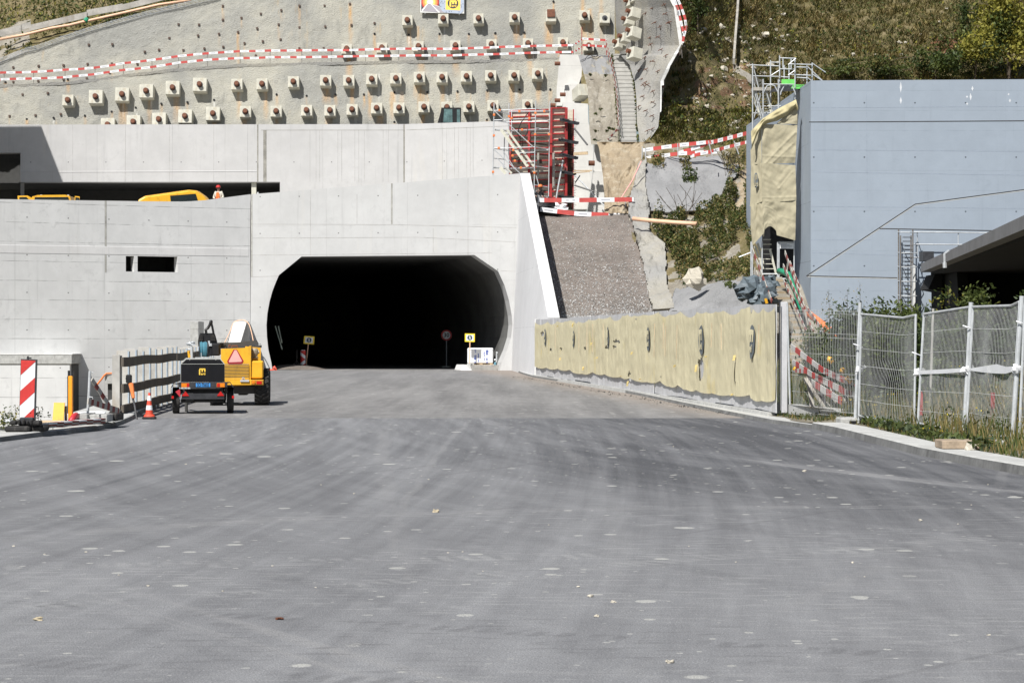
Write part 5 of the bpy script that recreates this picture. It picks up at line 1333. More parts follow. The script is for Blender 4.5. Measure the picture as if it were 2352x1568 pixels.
for (x,y) in ((1065,90),(1160,250),(1115,540),(965,680),(935,850),(912,1000),(898,1120)):
    m=MB(); m.tube([P(*c4(x,y-20),134.7),P(*c4(x+6,y+70),134.7)],.022,6); build('post',m,M['rod'],br4)
# lower striped rails across the slope, behind the ramp
c3p=lambda x,y,Y:P(*c3(x,y),Y)
br5=thing('striped_barrier','two red and white striped rails rising to the right towards the fabric tower','barrier',c3p(1700,1250,130))
rail([c3p(1318,1178,131.5),c3p(1585,1140,130.5),c3p(1860,1112,129)],.20,br5,(.62,.5),0); rail([c3p(1590,1205,130.6),c3p(1840,1120,129.2),c3p(2000,1080,127),c3p(2150,1040,125)],.21,br5,(.62,.5),.2)
rail([c3p(1340,1240,131.4),c3p(1590,1205,130.4),c3p(1900,1190,129)],.20,br5,(.55,.5),.1); rail([c3p(1690,1225,130),c3p(1860,1185,128.6),c3p(2150,1110,125)],.17,br5,(.62,.5),.3)
for (x0,y0,x1,y1) in ((1312,1150,1308,1290),(1338,1160,1336,1270),(1590,1125,1592,1235),(1830,1105,1860,1225),(2030,1105,2068,1210)):
    m=MB(); Y=131-(x0-1312)/840*6; m.tube([c3p(x0,y0,Y),c3p(x1,y1,Y)],.03,6); build('post',m,M['steel'],br5)
cf=lambda x,y:(1091+x*.21969,229.7+y*.21969)
br6=thing('striped_barrier','straight red and white striped rails at the top edge of the gravel ramp','barrier',P(1340,492,126))
rail([P(*cf(660,1047),125.4),P(*cf(1000,1048),125.2),P(*cf(1660,1040),125.0)],.23,br6,(.92,.92),.6); rail([P(*cf(682,1142),125.4),P(*cf(870,1165),125.3),P(*cf(1080,1190),125.2),P(*cf(1560,1210),125)],.24,br6,(.9,.9),0)
for x in (660,1575):
    m=MB(); m.tube([P(*cf(x,1010),125.3),P(*cf(x-6,1215),125.3)],.03,6); build('post',m,M['steel'],br6)

# boards, pipe and rebar mesh along the upper edge at left
def edgeP(u,v): 
    v0=itp(topc,u); p=PLt(u,v0,*UPP); return P(u,v,p.y+.2+(v0-v)*.02)
bd=thing('board_edging','grey plank edging stepping up the grassy slope at top left','boards',edgeP(150,80))
for (x0,y0,x1,y1,hh) in ((0,262,165,222,55),(165,215,240,195,50),(230,222,680,118,50),(680,105,960,55,52),(960,60,1300,-25,48)):
    a=edgeP(*c1(x0,y0)); b=edgeP(*c1(x1,y1)); m=MB(); h_=hh*.29297*143/F; m.prism([a-Vector((0,0,h_/2)),b-Vector((0,0,h_/2)),b+Vector((0,0,h_/2)),a+Vector((0,0,h_/2))],(0,.06,0)); build('board',m,M['boards'],bd)
pp=thing('drain_pipe','long pale pipe lying along the slope edge at top left, with a green coupling','pipe',edgeP(150,75))
m=MB(); m.tube([edgeP(*c1(*q))+Vector((0,-.1,0)) for q in ((-20,315),(200,275),(400,225),(550,200),(650,175),(700,165),(900,120),(1100,75),(1250,40),(1500,5))],.085,8); build('pipe',m,M['sleeve'],pp,smooth=True)
m=MB(); a=edgeP(*c1(668,172))+Vector((0,-.14,0)); b=edgeP(*c1(690,152))+Vector((0,-.14,0)); m.tube([a,b],.16,10); build('coupling',m,M['green'],pp)
rm=thing('rebar_mesh','narrow strip of grey reinforcing mesh along the top edge of the sprayed slope','reinforcing mesh',edgeP(250,60))
m=MB()
for off in (-8,-4.5,-1):
    pts=[]
    for i in range(60):
        u=lerp(-20,505,i/59); v0=itp(topc,u)+off; p=PLt(u,itp(topc,u),*UPP); pts.append(P(u,v0,p.y-.12+.04*mnoise.noise(Vector((u*.1,off,0)))))
    m.tube(pts,.014,4,cap=False)
for i in range(170):
    u=lerp(-20,503,i/169); p=PLt(u,itp(topc,u),*UPP); v0=itp(topc,u); m.tube([P(u,v0+1.5,p.y-.14),P(u+1.5,v0-10-rs.random()*2,p.y-.12)],.013,4,cap=False)
build('mesh',m,M['steel'],rm)

# billboard
cb=lambda x,y:(953.2+x*.058595,y*.058595)
pb=PLt(cb(215,0)[0],31.3,*UPP)+Vector((0,-.28,0)); ex=Vector((1,0,-.022)).normalized(); ez=Vector((0,.173,.985)); nb=Vector((0,-.985,.173))
bb=thing('billboard','grey-framed billboard with a sunset road picture and a round yellow and black company emblem','billboard',pb)
Wb=2.69; Hb=1.95
def bq(x0,z0,x1,z1,o): return [pb+ex*a+ez*b+nb*o for a,b in ((x0,z0),(x1,z0),(x1,z1),(x0,z1))]
def bpoly(m,pts,o,mi=0): m.add([pb+ex*a*.001525*1.0+ez*b+nb*o for a,b in pts],[tuple(range(len(pts)))],mi)
m=MB(); m.prism(bq(0,0,Wb,Hb,0),nb*.05); build('frame',m,M['capcon'],bb)
cols={'o1':(.9,.25,.06),'o2':(.95,.38,.08),'o3':(.98,.62,.12),'y':(1,.85,.3),'w':(1,.98,.9),'r':(.45,.03,.02),'dk':(.03,.025,.03),'rd':(.33,.31,.34),'bl':(.36,.41,.50),'bd':(.14,.16,.20)}
MC={k:simple('billboard_print_'+k,v,.5,var=.05,bump=0) for k,v in cols.items()}
sc_=2.69/1780.0
def X(x): return (x-215)*sc_
def Zz(y): return (560-y)*sc_
def pic(name,polys,mat,o):
    m=MB()
    for q in polys: m.add([pb+ex*X(a)+ez*Zz(b)+nb*o for a,b in q],[tuple(range(len(q)))])
    return build(name,m,mat,bb)
def disc(cx,cy,r,x0=250,x1=1985,n=32): return [(min(max(cx+r*math.cos(2*PI*i/n),x0),x1),cy+r*math.sin(2*PI*i/n)) for i in range(n)]
pic('picture_ground',[[(250,500),(1100,545),(1100,-700),(250,-700)]],MC['dk'],.052)
for i,(r,kk) in enumerate(((360,'r'),(300,'o1'),(240,'o2'),(200,'o3'),(150,'y'),(108,'w'))): pic('picture_glow',[disc(610,110,r,252,1000)],MC[kk],.054+i*.0012)
pic('picture_road',[[(510,185),(640,185),(1000,290),(1190,548),(280,500)]],MC['rd'],.064)
pic('picture_lines',[[(498,190),(520,190),(310,500),(262,465)],[(625,190),(645,188),(1018,550),(960,545)],[(650,190),(985,285),(985,300),(650,196)]],MC['w'],.066)
ring=[(985,-700),(985,150),(1020,350),(1090,470),(1210,550),(1860,575),(1960,480),(1985,300),(1985,-700)]
pic('picture_ring',[ring],MC['bl'],.068)
pic('picture_dots',[disc(x,y,24,n=7) for x,y in ((1085,75),(1047,143),(1135,150),(1048,300),(1190,380),(1205,95),(1270,522),(1390,495),(1478,490),(1790,508),(1870,215),(1885,295),(1943,165))],MC['bd'],.070)
pic('emblem_square',[[(1243,420),(1832,440),(1840,-160),(1250,-160)]],M['logoyellow'],.073)
pic('emblem_disc',[disc(1540,150,220)],M['ink'],.075)
pic('emblem_letter',[[(1400,295),(1465,295),(1470,100),(1400,30),(1398,60)],[(1398,110),(1398,50),(1430,20),(1650,20),(1692,50),(1692,180),(1620,180),(1620,95),(1590,95),(1580,180),(1505,180),(1505,95),(1470,95)]],M['logoyellow'],.077)
m=MB(); add_text(m,'arti',112*sc_*1.25,pb+ex*X(1585)+ez*Zz(255)+nb*.077,ex,ez,.004); build('emblem_lettering',m,M['logoyellow'],bb)
for x in (410,1795):
    m=MB(); a=pb+ex*X(x)+ez*(-.02); m.tube([a+nb*.06,a-ez*.07+nb*.02],.025,6); build('bracket',m,M['steel'],bb)

# glazed cab of a machine parked behind the wall top
cabo=thing('excavator_cab','dark glazed machine cab showing above the gallery wall between anchor blocks','machine cab',P(1035,285,143.9))
c2p=lambda x,y,Y=143.8:P(*c2(x,y),Y)
m=MB(); m.prism([c2p(1475,1000),c2p(1500,845),c2p(1655,845),c2p(1652,1000)],(0,.5,0)); build('cab_frame',m,M['black'],cabo)
m=MB(); m.quad(c2p(1515,960,143.77),c2p(1588,960,143.77),c2p(1586,858,143.77),c2p(1522,855,143.77)); m.quad(c2p(1622,960,143.77),c2p(1648,960,143.77),c2p(1645,860,143.77),c2p(1622,860,143.77)); build('window',m,simple('teal_glass',(.10,.17,.17),.25,var=.4,sc=3,bump=0),cabo)
m=MB(); m.quad(c2p(1470,965,143.75),c2p(1500,965,143.75),c2p(1505,890,143.75),c2p(1493,885,143.75)); build('mirror_arm',m,M['black'],cabo)

# ---------------------------------------------------------------- red formwork and scaffold
cs=lambda x,y:(1091+x*.17578,229.7+y*.17578)      # 450 px crop: 1470 wide
FY=133.0
fw=thing('wall_formwork','tall red steel wall formwork with plywood face and dark rebar bundle standing on the terrace','formwork',P(1270,488,FY))
def fp(x,y,Y=FY): return P(*cs(x,y),Y)
m=MB(); m.prism([fp(440,1500,FY+.1),fp(1190,1500,FY+.1),fp(1190,105,FY+.1),fp(440,135,FY+.1)],(0,.05,0)); build('plywood_face',m,M['ply'],fw)
def bar(x0,y0,x1,y1,w_,Y=FY,mat='redsteel',d=.12,nm='red_beam'):
    a=fp(x0,y0,Y); b=fp(x1,y1,Y); m=MB(); m.beam(a,b,w_,d,up=(0,-1,0)) if abs(b.z-a.z)>abs(b.x-a.x) else m.beam(a,b,d,w_); return build(nm,m,M[mat],fw)
for i in range(17):
    y=108+i*83.5; bar(985,y,1190,y-6,.075)
for i in range(17):
    y=133+i*83; bar(450,y+8,960,y-8,.06,FY+.03)
for x,w_ in ((985,.16),(1185,.16),(457,.13),(705,.13)):
    bar(x,1500,x+(8 if x>900 else 0),100 if x>900 else 135,w_,FY-.03)
# inner second form with the rebar between
bar(1283,1430,1287,125,.06,FY+.2); m=MB(); m.prism([fp(1205,1440,FY+.9),fp(1283,1440,FY+.9),fp(1283,130,FY+.9),fp(1205,130,FY+.9)],(0,.05,0)); build('back_plywood',m,M['ply'],fw)
m=MB()
for k in range(6): x=1208+k*13; m.tube([fp(x,1430,FY+.5+.05*(k%2)),fp(x+2,300,FY+.5+.05*(k%2))],.035,5)
build('vertical_rebar',m,M['darkcon'],fw)
m=MB()
for k in range(52):
    y=250+k*22.8; m.tube([fp(1195,y,FY+.35),fp(1318+rs.uniform(-14,10),y+rs.uniform(0,8),FY+.3)],.011,4)
build('rebar_ties',m,M['rust'],fw)
# walings, props and clamps
for (x0,y0,x1,y1) in ((1110,258,1360,308),(1090,518,1350,560),(1110,715,1345,760),(1120,940,1320,965),(1085,1262,1290,1275)):
    m=MB(); m.beam(fp(x0,y0,FY-.35),fp(x1,y1,FY-.1),.12,.14); m.beam(fp(x0+40,y0+14,FY-.45),fp(x1-20,y1+16,FY-.2),.05,.06); m.beam(fp(x0+35,y0-14,FY-.4),fp(x0+120,y0+10,FY-.3),.08,.08); build('clamp_bar',m,M['dkmetal'],fw)
for (x0,y0,x1,y1,w_,mt) in ((1295,370,1470,590,.10,'dkmetal'),(1150,790,1020,1500,.09,'steel'),(1310,985,1700,1395,.08,'steel'),(1300,1115,1550,1195,.09,'black'),(1310,1080,1370,990,.07,'dkmetal')):
    m=MB(); m.tube([fp(x0,y0,FY-.4),fp(x1,y1,FY-.9)],w_/2,7); build('prop',m,M[mt],fw)
m=MB(); m.prism([fp(1012,1145,FY-.35),fp(1045,1145,FY-.35),fp(1045,690,FY-.35),fp(1012,690,FY-.35)],(0,.1,0)); m.prism([fp(812,1020,FY-.35),fp(838,1020,FY-.35),fp(838,690,FY-.35),fp(812,690,FY-.35)],(0,.1,0)); build('grey_strut',m,M['oldwood'],fw)
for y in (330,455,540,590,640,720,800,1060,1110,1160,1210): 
    m=MB(); m.prism([fp(470,y+38,FY-.02),fp(950,y+30,FY-.02),fp(950,y-25,FY-.02),fp(470,y-20,FY-.02)],(0,.05,0)); build('shadow_panel',m,M['darkwood'],fw)  # dark boards added to paint shadow across the formwork
for k,(x0,y0,x1,y1) in enumerate(((1290,706,1475,694),(1285,955,1500,935),(1290,925,1530,922))):
    m=MB(); m.beam(fp(x0,y0,FY-.2),fp(x1,y1,FY-.3),.18,.05 if k else .16); o=build('plank',m,M['wood']); tag(o,['short raw plank sticking out right of the formwork at mid height','lower long raw plank sticking out right of the formwork','upper of the two stacked long planks right of the formwork'][k],'plank')
# scaffold in front
sc=thing('stair_scaffold','galvanised tube scaffold with diagonal braces in front of the red formwork','scaffold',P(1180,470,130.5))
SY=130.6
def sp(x,y,Y=SY): return P(*cs(x,y),Y)
def stube(x0,y0,x1,y1,Y0=SY,Y1=None,r_=.026,nm='tube',mat='steel'):
    m=MB(); m.tube([sp(x0,y0,Y0),sp(x1,y1,Y1 if Y1 else Y0)],r_,6); return build(nm,m,M[mat],sc)
for (x,y0,x1,y1,Y) in ((250,40,232,1050,SY),(795,15,770,1300,SY),(445,40,440,1000,SY+1.2),(478,140,478,480,SY+1.2),(980,15,958,1480,SY+.9),(385,490,375,960,SY+1.2)): stube(x,y0,x1,y1,Y,None,.028,'standard')
for (x0,y0,x1,y1,Y0,Y1) in ((250,140,790,115,SY,SY),(255,145,440,180,SY,SY+1.2),(440,150,960,148,SY+1.2,SY+1),(795,115,975,150,SY,SY+.9),(250,265,790,238,SY,SY),(255,268,440,298,SY,SY+1.2),(445,290,960,280,SY+1.2,SY+1),(790,240,975,272,SY,SY+.9),(240,633,780,615,SY,SY),(240,635,430,660,SY,SY+1.2),(430,660,960,655,SY+1.2,SY+1),(780,615,965,645,SY,SY+.9),(240,762,400,780,SY,SY+1.2),(790,365,975,392,SY,SY+.9),(580,690,775,685,SY,SY),(660,805,775,805,SY,SY),(775,865,950,888,SY,SY+.9),(780,1108,945,1140,SY,SY+.9),(795,1240,945,1262,SY,SY+.9),(235,885,400,900,SY,SY+1.2)):
    stube(x0,y0,x1,y1,Y0,Y1)
for q in ((255,145,760,615),(240,640,590,960),(360,650,520,900),(290,760,460,950),(800,990,880,1285)): stube(*q,SY-.05,None,.026,'brace')
for (x0,y0,x1,y1) in ((430,405,960,380),(260,390,430,395),(400,900,770,885),(240,885,330,885)):
    m=MB(); m.prism([sp(x0,y0,SY+.2),sp(x1,y1,SY+.2),sp(x1,y1-10,SY+.2),sp(x0,y0-10,SY+.2)],(0,.7,0)); build('deck_board',m,M['steel'],sc)
for (x0,y0,x1,y1) in ((340,385,690,870),(420,390,770,870),(330,880,400,965),(400,885,480,960)):
    m=MB(); m.beam(sp(x0,y0,SY+.1),sp(x1,y1,SY+.1),.06,.17 if x0 in(340,330) else .12); build('stair_stringer',m,M['alu'],sc)
for i in range(12):
    t=(i+.5)/12; m=MB(); m.beam(sp(lerp(345,690,t),lerp(390,862,t),SY+.1),sp(lerp(422,765,t),lerp(392,862,t),SY+.5),.16,.03); build('stair_tread',m,M['alu'],sc)
m=MB()
for (x,y) in ((250,195),(247,465),(236,940),(320,135),(790,170),(785,450),(478,240),(445,215),(310,628),(615,388),(690,545),(600,885),(905,150),(580,150),(775,950),(970,450),(712,238),(500,655),(490,728),(520,795)):
    p=sp(x,y,SY-.04); m=MB(); m.bev(p.x-.06,p.x+.06,p.y-.02,p.y+.03,p.z-.06,p.z+.06,.01); build('orange_sleeve',m,M['orange'],sc)
m=MB(); m.tube([sp(700,160),sp(600,300),sp(570,380),sp(560,460),sp(600,510),sp(650,480),sp(690,420),sp(690,330)],.03,6); build('hose',m,M['black'],sc,smooth=True)
# things at its foot
m=MB(); m.blob(P(*cs(900,1370),126.6),(.5,.3,.35),3,.5,0,7); m.blob(P(*cs(860,1470),126.3),(.9,.3,.35),8,.5,0,7); o=build('equipment_pile',m,M['black']); tag(o,'dark heap of equipment behind the wing wall under the formwork','equipment')
m=MB(); m.blob(P(*cs(1110,1420),127),(.35,.2,.22),3,.6,0,7); o=build('plastic_sheet',m,M['wrap']); tag(o,'crumpled white plastic sheet lying at the formwork foot','plastic sheet')
m=MB()
for k in range(9): m.tube([P(*cf(1500+k*13,1190),125.8),P(*cf(1590+k*9,1060+k*4),126.4)],.02,5)
o=build('pipe_bundle',m,M['steel']); tag(o,'bundle of thin steel rods leaning beside the right end of the ramp rails','steel rods')
m=MB(); m.tube([P(*cf(1740,640),127.6),P(*cf(1640,850),126.6),P(*cf(1520,1040),125.8),P(*cf(1420,1190),125.4)],.03,6); o=build('pink_rope',m,M['pink']); tag(o,'thin pink cord running down the dirt slope beside the ridge','rope')
m=MB(); m.tube([P(*c5([(62,735)])[0],121.6),P(*c5([(230,752)])[0],121.0),P(*c5([(400,765)])[0],120.3),P(*c5([(560,775)])[0],119.6)],.11,10); o=build('plastic_pipe',m,M['sleeve'],smooth=True); tag(o,'long salmon pipe lying in the bushes at the top of the ridge','pipe')
gp=thing('capped_pipe','short pipe end with a green cap poking from the grey sprayed patch','pipe',P(1568,407,130))
q=lambda x,y,Y:P(*c5([(x,y)])[0],Y)
m=MB(); m.tube([q(460,402,129.0),q(520,398,129.4)],.12,10); build('pipe',m,M['sleeve'],gp); m=MB(); m.tube([q(442,408,128.9),q(466,403,129.0)],.15,10); build('cap',m,M['green'],gp)
m=MB(); p=q(550,1205,108.6); m.blob(p,(.45,.3,.42),9,.35,0,6); o=build('white_boulder',m,M['limestone']); tag(o,'angular white boulder above the apron behind the hoarding','boulder')
# ---------------------------------------------------------------- scaffold tower with fabric
ct=lambda x,y:(1722.7+x*.21974,114.8+y*.21974)
TYY=99.6
def tpn(x,y,Y=TYY): return P(*ct(x,y),Y)
tw=thing('scaffold_tower','tall galvanised scaffold stair tower in front of the blue building','scaffold tower',P(1780,645,100))
def tt(x0,y0,x1,y1,Y0=TYY,Y1=None,r_=.026,nm='tube'):
    m=MB(); m.tube([tpn(x0,y0,Y0),tpn(x1,y1,Y1 or Y0)],r_,6); return build(nm,m,M['steel'],tw)
for (x,y0,y1,Y) in ((28,145,2360,TYY),(215,110,600,TYY+1.1),(310,60,560,TYY+.8),(137,305,730,TYY-.05),(297,310,620,TYY-.05),(470,80,520,TYY+.2),(408,145,310,TYY+1),(357,160,300,TYY+1),(595,165,360,TYY+.4),(650,135,325,TYY+.4),(345,85,190,TYY+1),(430,90,200,TYY+1)): tt(x,y0,x-(2 if y1>1000 else 0),y1,Y,None,.028,'standard')
for (x0,y0,x1,y1) in ((0,158,300,170),(30,272,300,280),(310,85,470,90),(315,200,465,203),(415,148,650,155),(475,180,590,183),(420,258,650,268),(475,288,600,295),(300,280,410,288),(140,358,290,360),(30,395,210,398),(315,360,470,362),(140,588,320,588),(30,662,230,662),(220,130,300,132)): tt(x0,y0,x1,y1,TYY+.3,None,.024,'ledger')
for (x0,y0,x1,y1) in ((30,155,110,480),(28,290,130,690),(110,470,25,770),(20,480,80,640),(225,265,305,215),(400,155,480,90),(400,265,470,215),(650,140,790,235),(600,175,760,325),(655,255,750,320),(600,290,640,320),(40,400,118,715),(165,420,235,650)): tt(x0,y0,x1,y1,TYY+.1,None,.02,'brace')
for (cx,w_) in ((218,78),(397,78)):
    m=MB(); m.tube([tpn(cx-w_,470),tpn(cx-w_+5,440),tpn(cx-w_*.5,375),tpn(cx,365),tpn(cx+w_*.5,375),tpn(cx+w_-5,440),tpn(cx+w_,470)],.026,6); build('arched_brace',m,M['steel'],tw)
m=MB(); m.prism([tpn(330,355,TYY-.1),tpn(465,355,TYY-.1),tpn(465,308,TYY-.1),tpn(330,308,TYY-.1)],(0,.03,0)); build('green_board',m,M['brightgreen'],tw)
m=MB(); m.prism([tpn(215,440,TYY),tpn(500,430,TYY),tpn(570,385,TYY+1.6),tpn(300,385,TYY+1.6)],(0,0,.06)); build('platform',m,M['dkmetal'],tw)
m=MB(); m.prism([tpn(430,405,TYY+.2),tpn(520,408,TYY+.2),tpn(575,378,TYY+1.2),tpn(450,373,TYY+1.2)],(0,0,.05)); build('green_deck',m,M['brightgreen'],tw)
m=MB(); m.prism([tpn(30,425),tpn(215,425),tpn(215,390),tpn(30,390)],(0,.9,0)); build('toe_board',m,M['oldwood'],tw)
for i in range(9):
    y=420+i*28; m=MB(); m.beam(tpn(55+i*7,y,TYY+.5),tpn(180+i*6,y,TYY+.7),.16,.03); build('stair_tread',m,M['alu'],tw)
for (x0,y0,x1,y1) in ((40,420,110,715),(170,430,225,650)): 
    m=MB(); m.beam(tpn(x0,y0,TYY+.4),tpn(x1,y1,TYY+.4),.05,.13); build('stair_stringer',m,M['alu'],tw)
# lower open bay: crop (origin 2950,800, .3296/px)
cw3=lambda x,y:(1694+x*.3296,459.4+y*.3296)
def lp(x,y,Y=TYY): return P(*cw3(x,y),Y)
def lt(x0,y0,x1,y1,Y=TYY,Y1=None,r_=.026,nm='tube',mat='steel'):
    m=MB(); m.tube([lp(x0,y0,Y),lp(x1,y1,Y1 or Y)],r_,6); return build(nm,m,M[mat],tw)
for x in (95,172,280,290,395): lt(x,290 if x<390 else 200,x-1,560,TYY+(.0),None,.03,'standard')
for y in (548,515): lt(170,y,335,y,TYY,None,.03,'ledger')
lt(285,292,395,294,TYY); lt(10,398,92,366,TYY+.3)
for i in range(8):
    y=275+i*34; m=MB(); m.beam(lp(180,y,TYY+.35),lp(232+i*4,y,TYY+.35),.14,.03); build('lower_tread',m,M['alu'],tw)
for (x0,y0,x1,y1) in ((225,340,270,520),(120,320,178,480),(140,300,178,440)): 
    m=MB(); m.beam(lp(x0,y0,TYY+.3),lp(x1,y1,TYY+.3),.05,.09); build('lower_stringer',m,M['alu'],tw)
m=MB(); m.prism([lp(295,338,TYY-.06),lp(392,340,TYY-.06),lp(392,300,TYY-.06),lp(297,296,TYY-.06)],(0,.02,0)); build('notice_board',m,M['white'],tw)
m=MB()
for k in range(4):
    a=lp(302,305+k*8,TYY-.066); b=lp(345+(k%3)*18,306+k*8,TYY-.066); m.quad(a-Vector((0,0,.012)),b-Vector((0,0,.012)),b+Vector((0,0,.008)),a+Vector((0,0,.008)))
build('notice_lines',m,M['printgrey'],tw)
m=MB(); m.prism([lp(172,570,TYY+1.9),lp(398,570,TYY+1.9),lp(398,180,TYY+1.9),lp(172,180,TYY+1.9)],(0,.05,0)); build('rear_sheet',m,M['black'],tw)
# fabric wrap: front face and narrow left face
def wrap(name,poly_fn,nu,nv,par,amp=.09,seed=0,creases=(),mat=None):
    m=MB()
    def f(s,t):
        p=poly_fn(s,t); d=.018*abs(mnoise.noise(Vector((s*5-t*4,t*2.5+s,seed+9))))+.014*abs(mnoise.noise(Vector((s*3+t*7,t*2-s,seed+4))))+amp*mnoise.noise(Vector((s*2.2,t*2.6,seed)))+amp*.45*mnoise.noise(Vector((s*6,t*5,seed+3)))
        for (a,b,c,e,wd,h_) in creases:      # ridge from (a,b) to (c,e)
            dx,dy=c-a,e-b; q=((s-a)*dx+(t-b)*dy)/(dx*dx+dy*dy); q=max(0,min(1,q)); r=math.hypot(s-a-q*dx,(t-b-q*dy)*2); d+=.22*h_*math.exp(-(r/wd)**2)
        p.y-=d; return p
    m.grid(f,nu,nv); return build(name,m,mat or M['towerfab'],par,smooth=True)
tf=thing('tower_fabric','beige fabric sheets wrapped in three bays round the scaffold tower, with a draped top','fabric',P(1780,560,98.8))
FYY=99.1
def bay(tl,tr,bl,br_):
    def f(s,t):
        x=lerp(lerp(bl[0],br_[0],s),lerp(tl[0],tr[0],s),t); y=lerp(lerp(bl[1],br_[1],s)+6*math.sin(s*PI),lerp(tl[1],tr[1],s),t); return tpn(x,y,FYY)
    return f
wrap('fabric_bay',bay((125,775),(495,785),(125,1185),(472,1180)),44,44,tf,.07,2,((.1,.0,.95,.8,.05,.12),(.3,.0,.9,.5,.04,.08),(.0,.2,1,.15,.04,.08)))
wrap('fabric_bay',bay((120,1182),(474,1205),(125,1590),(485,1570)),44,44,tf,.06,5,((.1,.75,.5,.35,.04,.07),(.9,.8,.5,.35,.04,.07),(.5,.35,.55,.0,.05,.06),(0,.12,1,.1,.04,.07)))
cr=lambda l:[((1435.5+x*.29297-1722.7)/.21974,(287.1+y*.29297-114.8)/.21974) for x,y in l]
b3=cr([(1075,598),(1342,592),(1085,835),(1335,905)])
def arch(s,t):
    # bottom edge lifts to a doorway arch
    x=lerp(lerp(b3[2][0],b3[3][0],s),lerp(b3[0][0],b3[1][0],s),t); yb=lerp(b3[2][1],b3[3][1],s)
    if s<.42: yb=b3[2][1]-55*math.sin(PI*min(1,max(0,(s-.0)/.42)))+ (55 if s<.04 else 0)
    y=lerp(yb,lerp(b3[0][1],b3[1][1],s),t); return tpn(x,y,FYY)
wrap('fabric_bay',arch,50,40,tf,.06,9,((.1,.8,.9,.3,.04,.05),(0,.6,.6,.1,.05,.06),(.55,.55,1,.5,.05,.06)))
# left side flaps
def sidef(pts):
    def f(s,t):
        a=pl([Vector((x,y,0)) for x,y in pts[0]],t); b=pl([Vector((x,y,0)) for x,y in pts[1]],t); q=a.lerp(b,s); return tpn(q.x,q.y,lerp(FYY+.45,FYY,s))
    return f
wrap('fabric_side',sidef(([(0,1640),(8,1400),(10,1210)],[(125,1585),(125,1400),(120,1182)])),14,24,tf,.07,12,((.9,.0,.1,1,.08,.07),))
wrap('fabric_side',sidef(([(8,1210),(5,1050),(60,900)],[(122,1182),(120,980),(125,775)])),14,24,tf,.08,14,((.9,.0,.3,1,.08,.1),))
b4=cr([(985,620),(1075,600),(978,700),(985,800),(1000,945),(1030,905),(1085,830)])
wrap('fabric_side',sidef(([ (b4[4][0],b4[4][1]),(b4[3][0],b4[3][1]),(b4[0][0],b4[0][1])],[(b4[6][0],b4[6][1]+30),(b4[6][0],b4[6][1]-150),(b4[1][0],b4[1][1])])),14,30,tf,.1,17,((.9,.2,.1,.9,.08,.12),))
# draped top
def drape(s,t):
    up=[(10,850),(60,795),(130,720),(250,640),(340,590),(420,550),(480,518),(498,600)]; lo=[(12,1050),(70,900),(125,790),(200,765),(290,740),(380,690),(470,600),(497,640)]
    a=pl([Vector((x,y,0)) for x,y in up],s); b=pl([Vector((x,y,0)) for x,y in lo],s); q=b.lerp(a,t); p=tpn(q.x,q.y,FYY-.05); p.y-=.16*math.sin(PI*t)+.05*math.sin(s*30+t*6); return p
wrap('draped_top',drape,90,12,tf,.08,20,(),M['flapy2'] if 'flapy2' in M else M.setdefault('flapy2',simple('yellow_beige_fabric',(.48,.42,.24),.85,var=.15,sc=3)))
wrap('fabric_gable',lambda s,t: tpn(lerp(280,495,s),lerp(775,lerp(770,560,s),t),FYY),20,20,tf,.05,22,((.1,.1,.9,.8,.05,.08),))
def tlogo(cx,cy,rx,ry,Y):
    m=MB(); m.grid(lambda a,b:(lambda x_,y_: tpn(cx+x_*math.sqrt(max(0,1-y_*y_))*rx,cy-y_*ry,Y-.02*x_))(2*a-1,2*b-1),10,12); build('logo_disc',m,M['logogrey'],tf)
    m=MB(); 
    for (x0,x1,y0,y1) in ((-.5,-.25,-.5,.55),(-.1,.1,.05,.55),(.28,.5,.05,.55),(-.3,.3,.35,.6)): m.quad(tpn(cx+x0*rx*1.2,cy-y0*ry*1.2,Y-.03),tpn(cx+x1*rx*1.2,cy-y0*ry*1.2,Y-.03),tpn(cx+x1*rx*1.2,cy-y1*ry*1.2,Y-.03),tpn(cx+x0*rx*1.2,cy-y1*ry*1.2,Y-.03))
    vs,fs=textmesh('arti',.26,.01); c=tpn(cx+.1*rx,cy+.5*ry,Y-.03); m.add([c+Vector((v.x*.5,0,v.z)) for v in vs],fs)
    build('logo_lettering',m,M['towerfab'],tf)
tlogo(62,1362,22,82,FYY+.0)

# wooden steps up to the tower
ws=thing('timber_steps','pale gravel filled timber steps climbing to the scaffold tower','stairs',(11.2,91.6,-.05))
NW=17
for i in range(NW):
    t=i/(NW-1); y=lerp(91.2,99.2,t); z=lerp(.15,4.1,t); xl=lerp(10.75,10.1,t)+.0; xr=xl+lerp(1.35,1.15,t)
    m=MB(); j=rs.uniform(-.02,.02); m.box(xl,xr,y,y+.05,z-.10+j,z+.0+j); build('riser',m,M['riserwood'] if 'riserwood' in M else M.setdefault('riserwood',simple('brown_riser_timber',(.34,.27,.18),.9,var=.2,sc=2)),ws)
    m=MB(); y2=lerp(91.2,99.2,(i+1)/(NW-1)); m.add([(xl,y+.05,z-.01),(xr,y+.05,z-.01),(xr-.02,y2,z+.15),(xl-.02,y2,z+.15),(xl,y+.05,z-.6),(xr,y+.05,z-.6)],[(0,1,2,3),(0,4,5,1)]); build('gravel_tread',m,M['rubble'],ws)
m=MB(); m.prism([(10.6,91,-.3),(10.0,99.5,3.6),(10.0,101.5,4.0),(13,101.5,4.0),(12.2,99.5,3.9),(12.3,91,-.2)],(0,0,-.4)); build('bank',m,M['rubble'],ws)
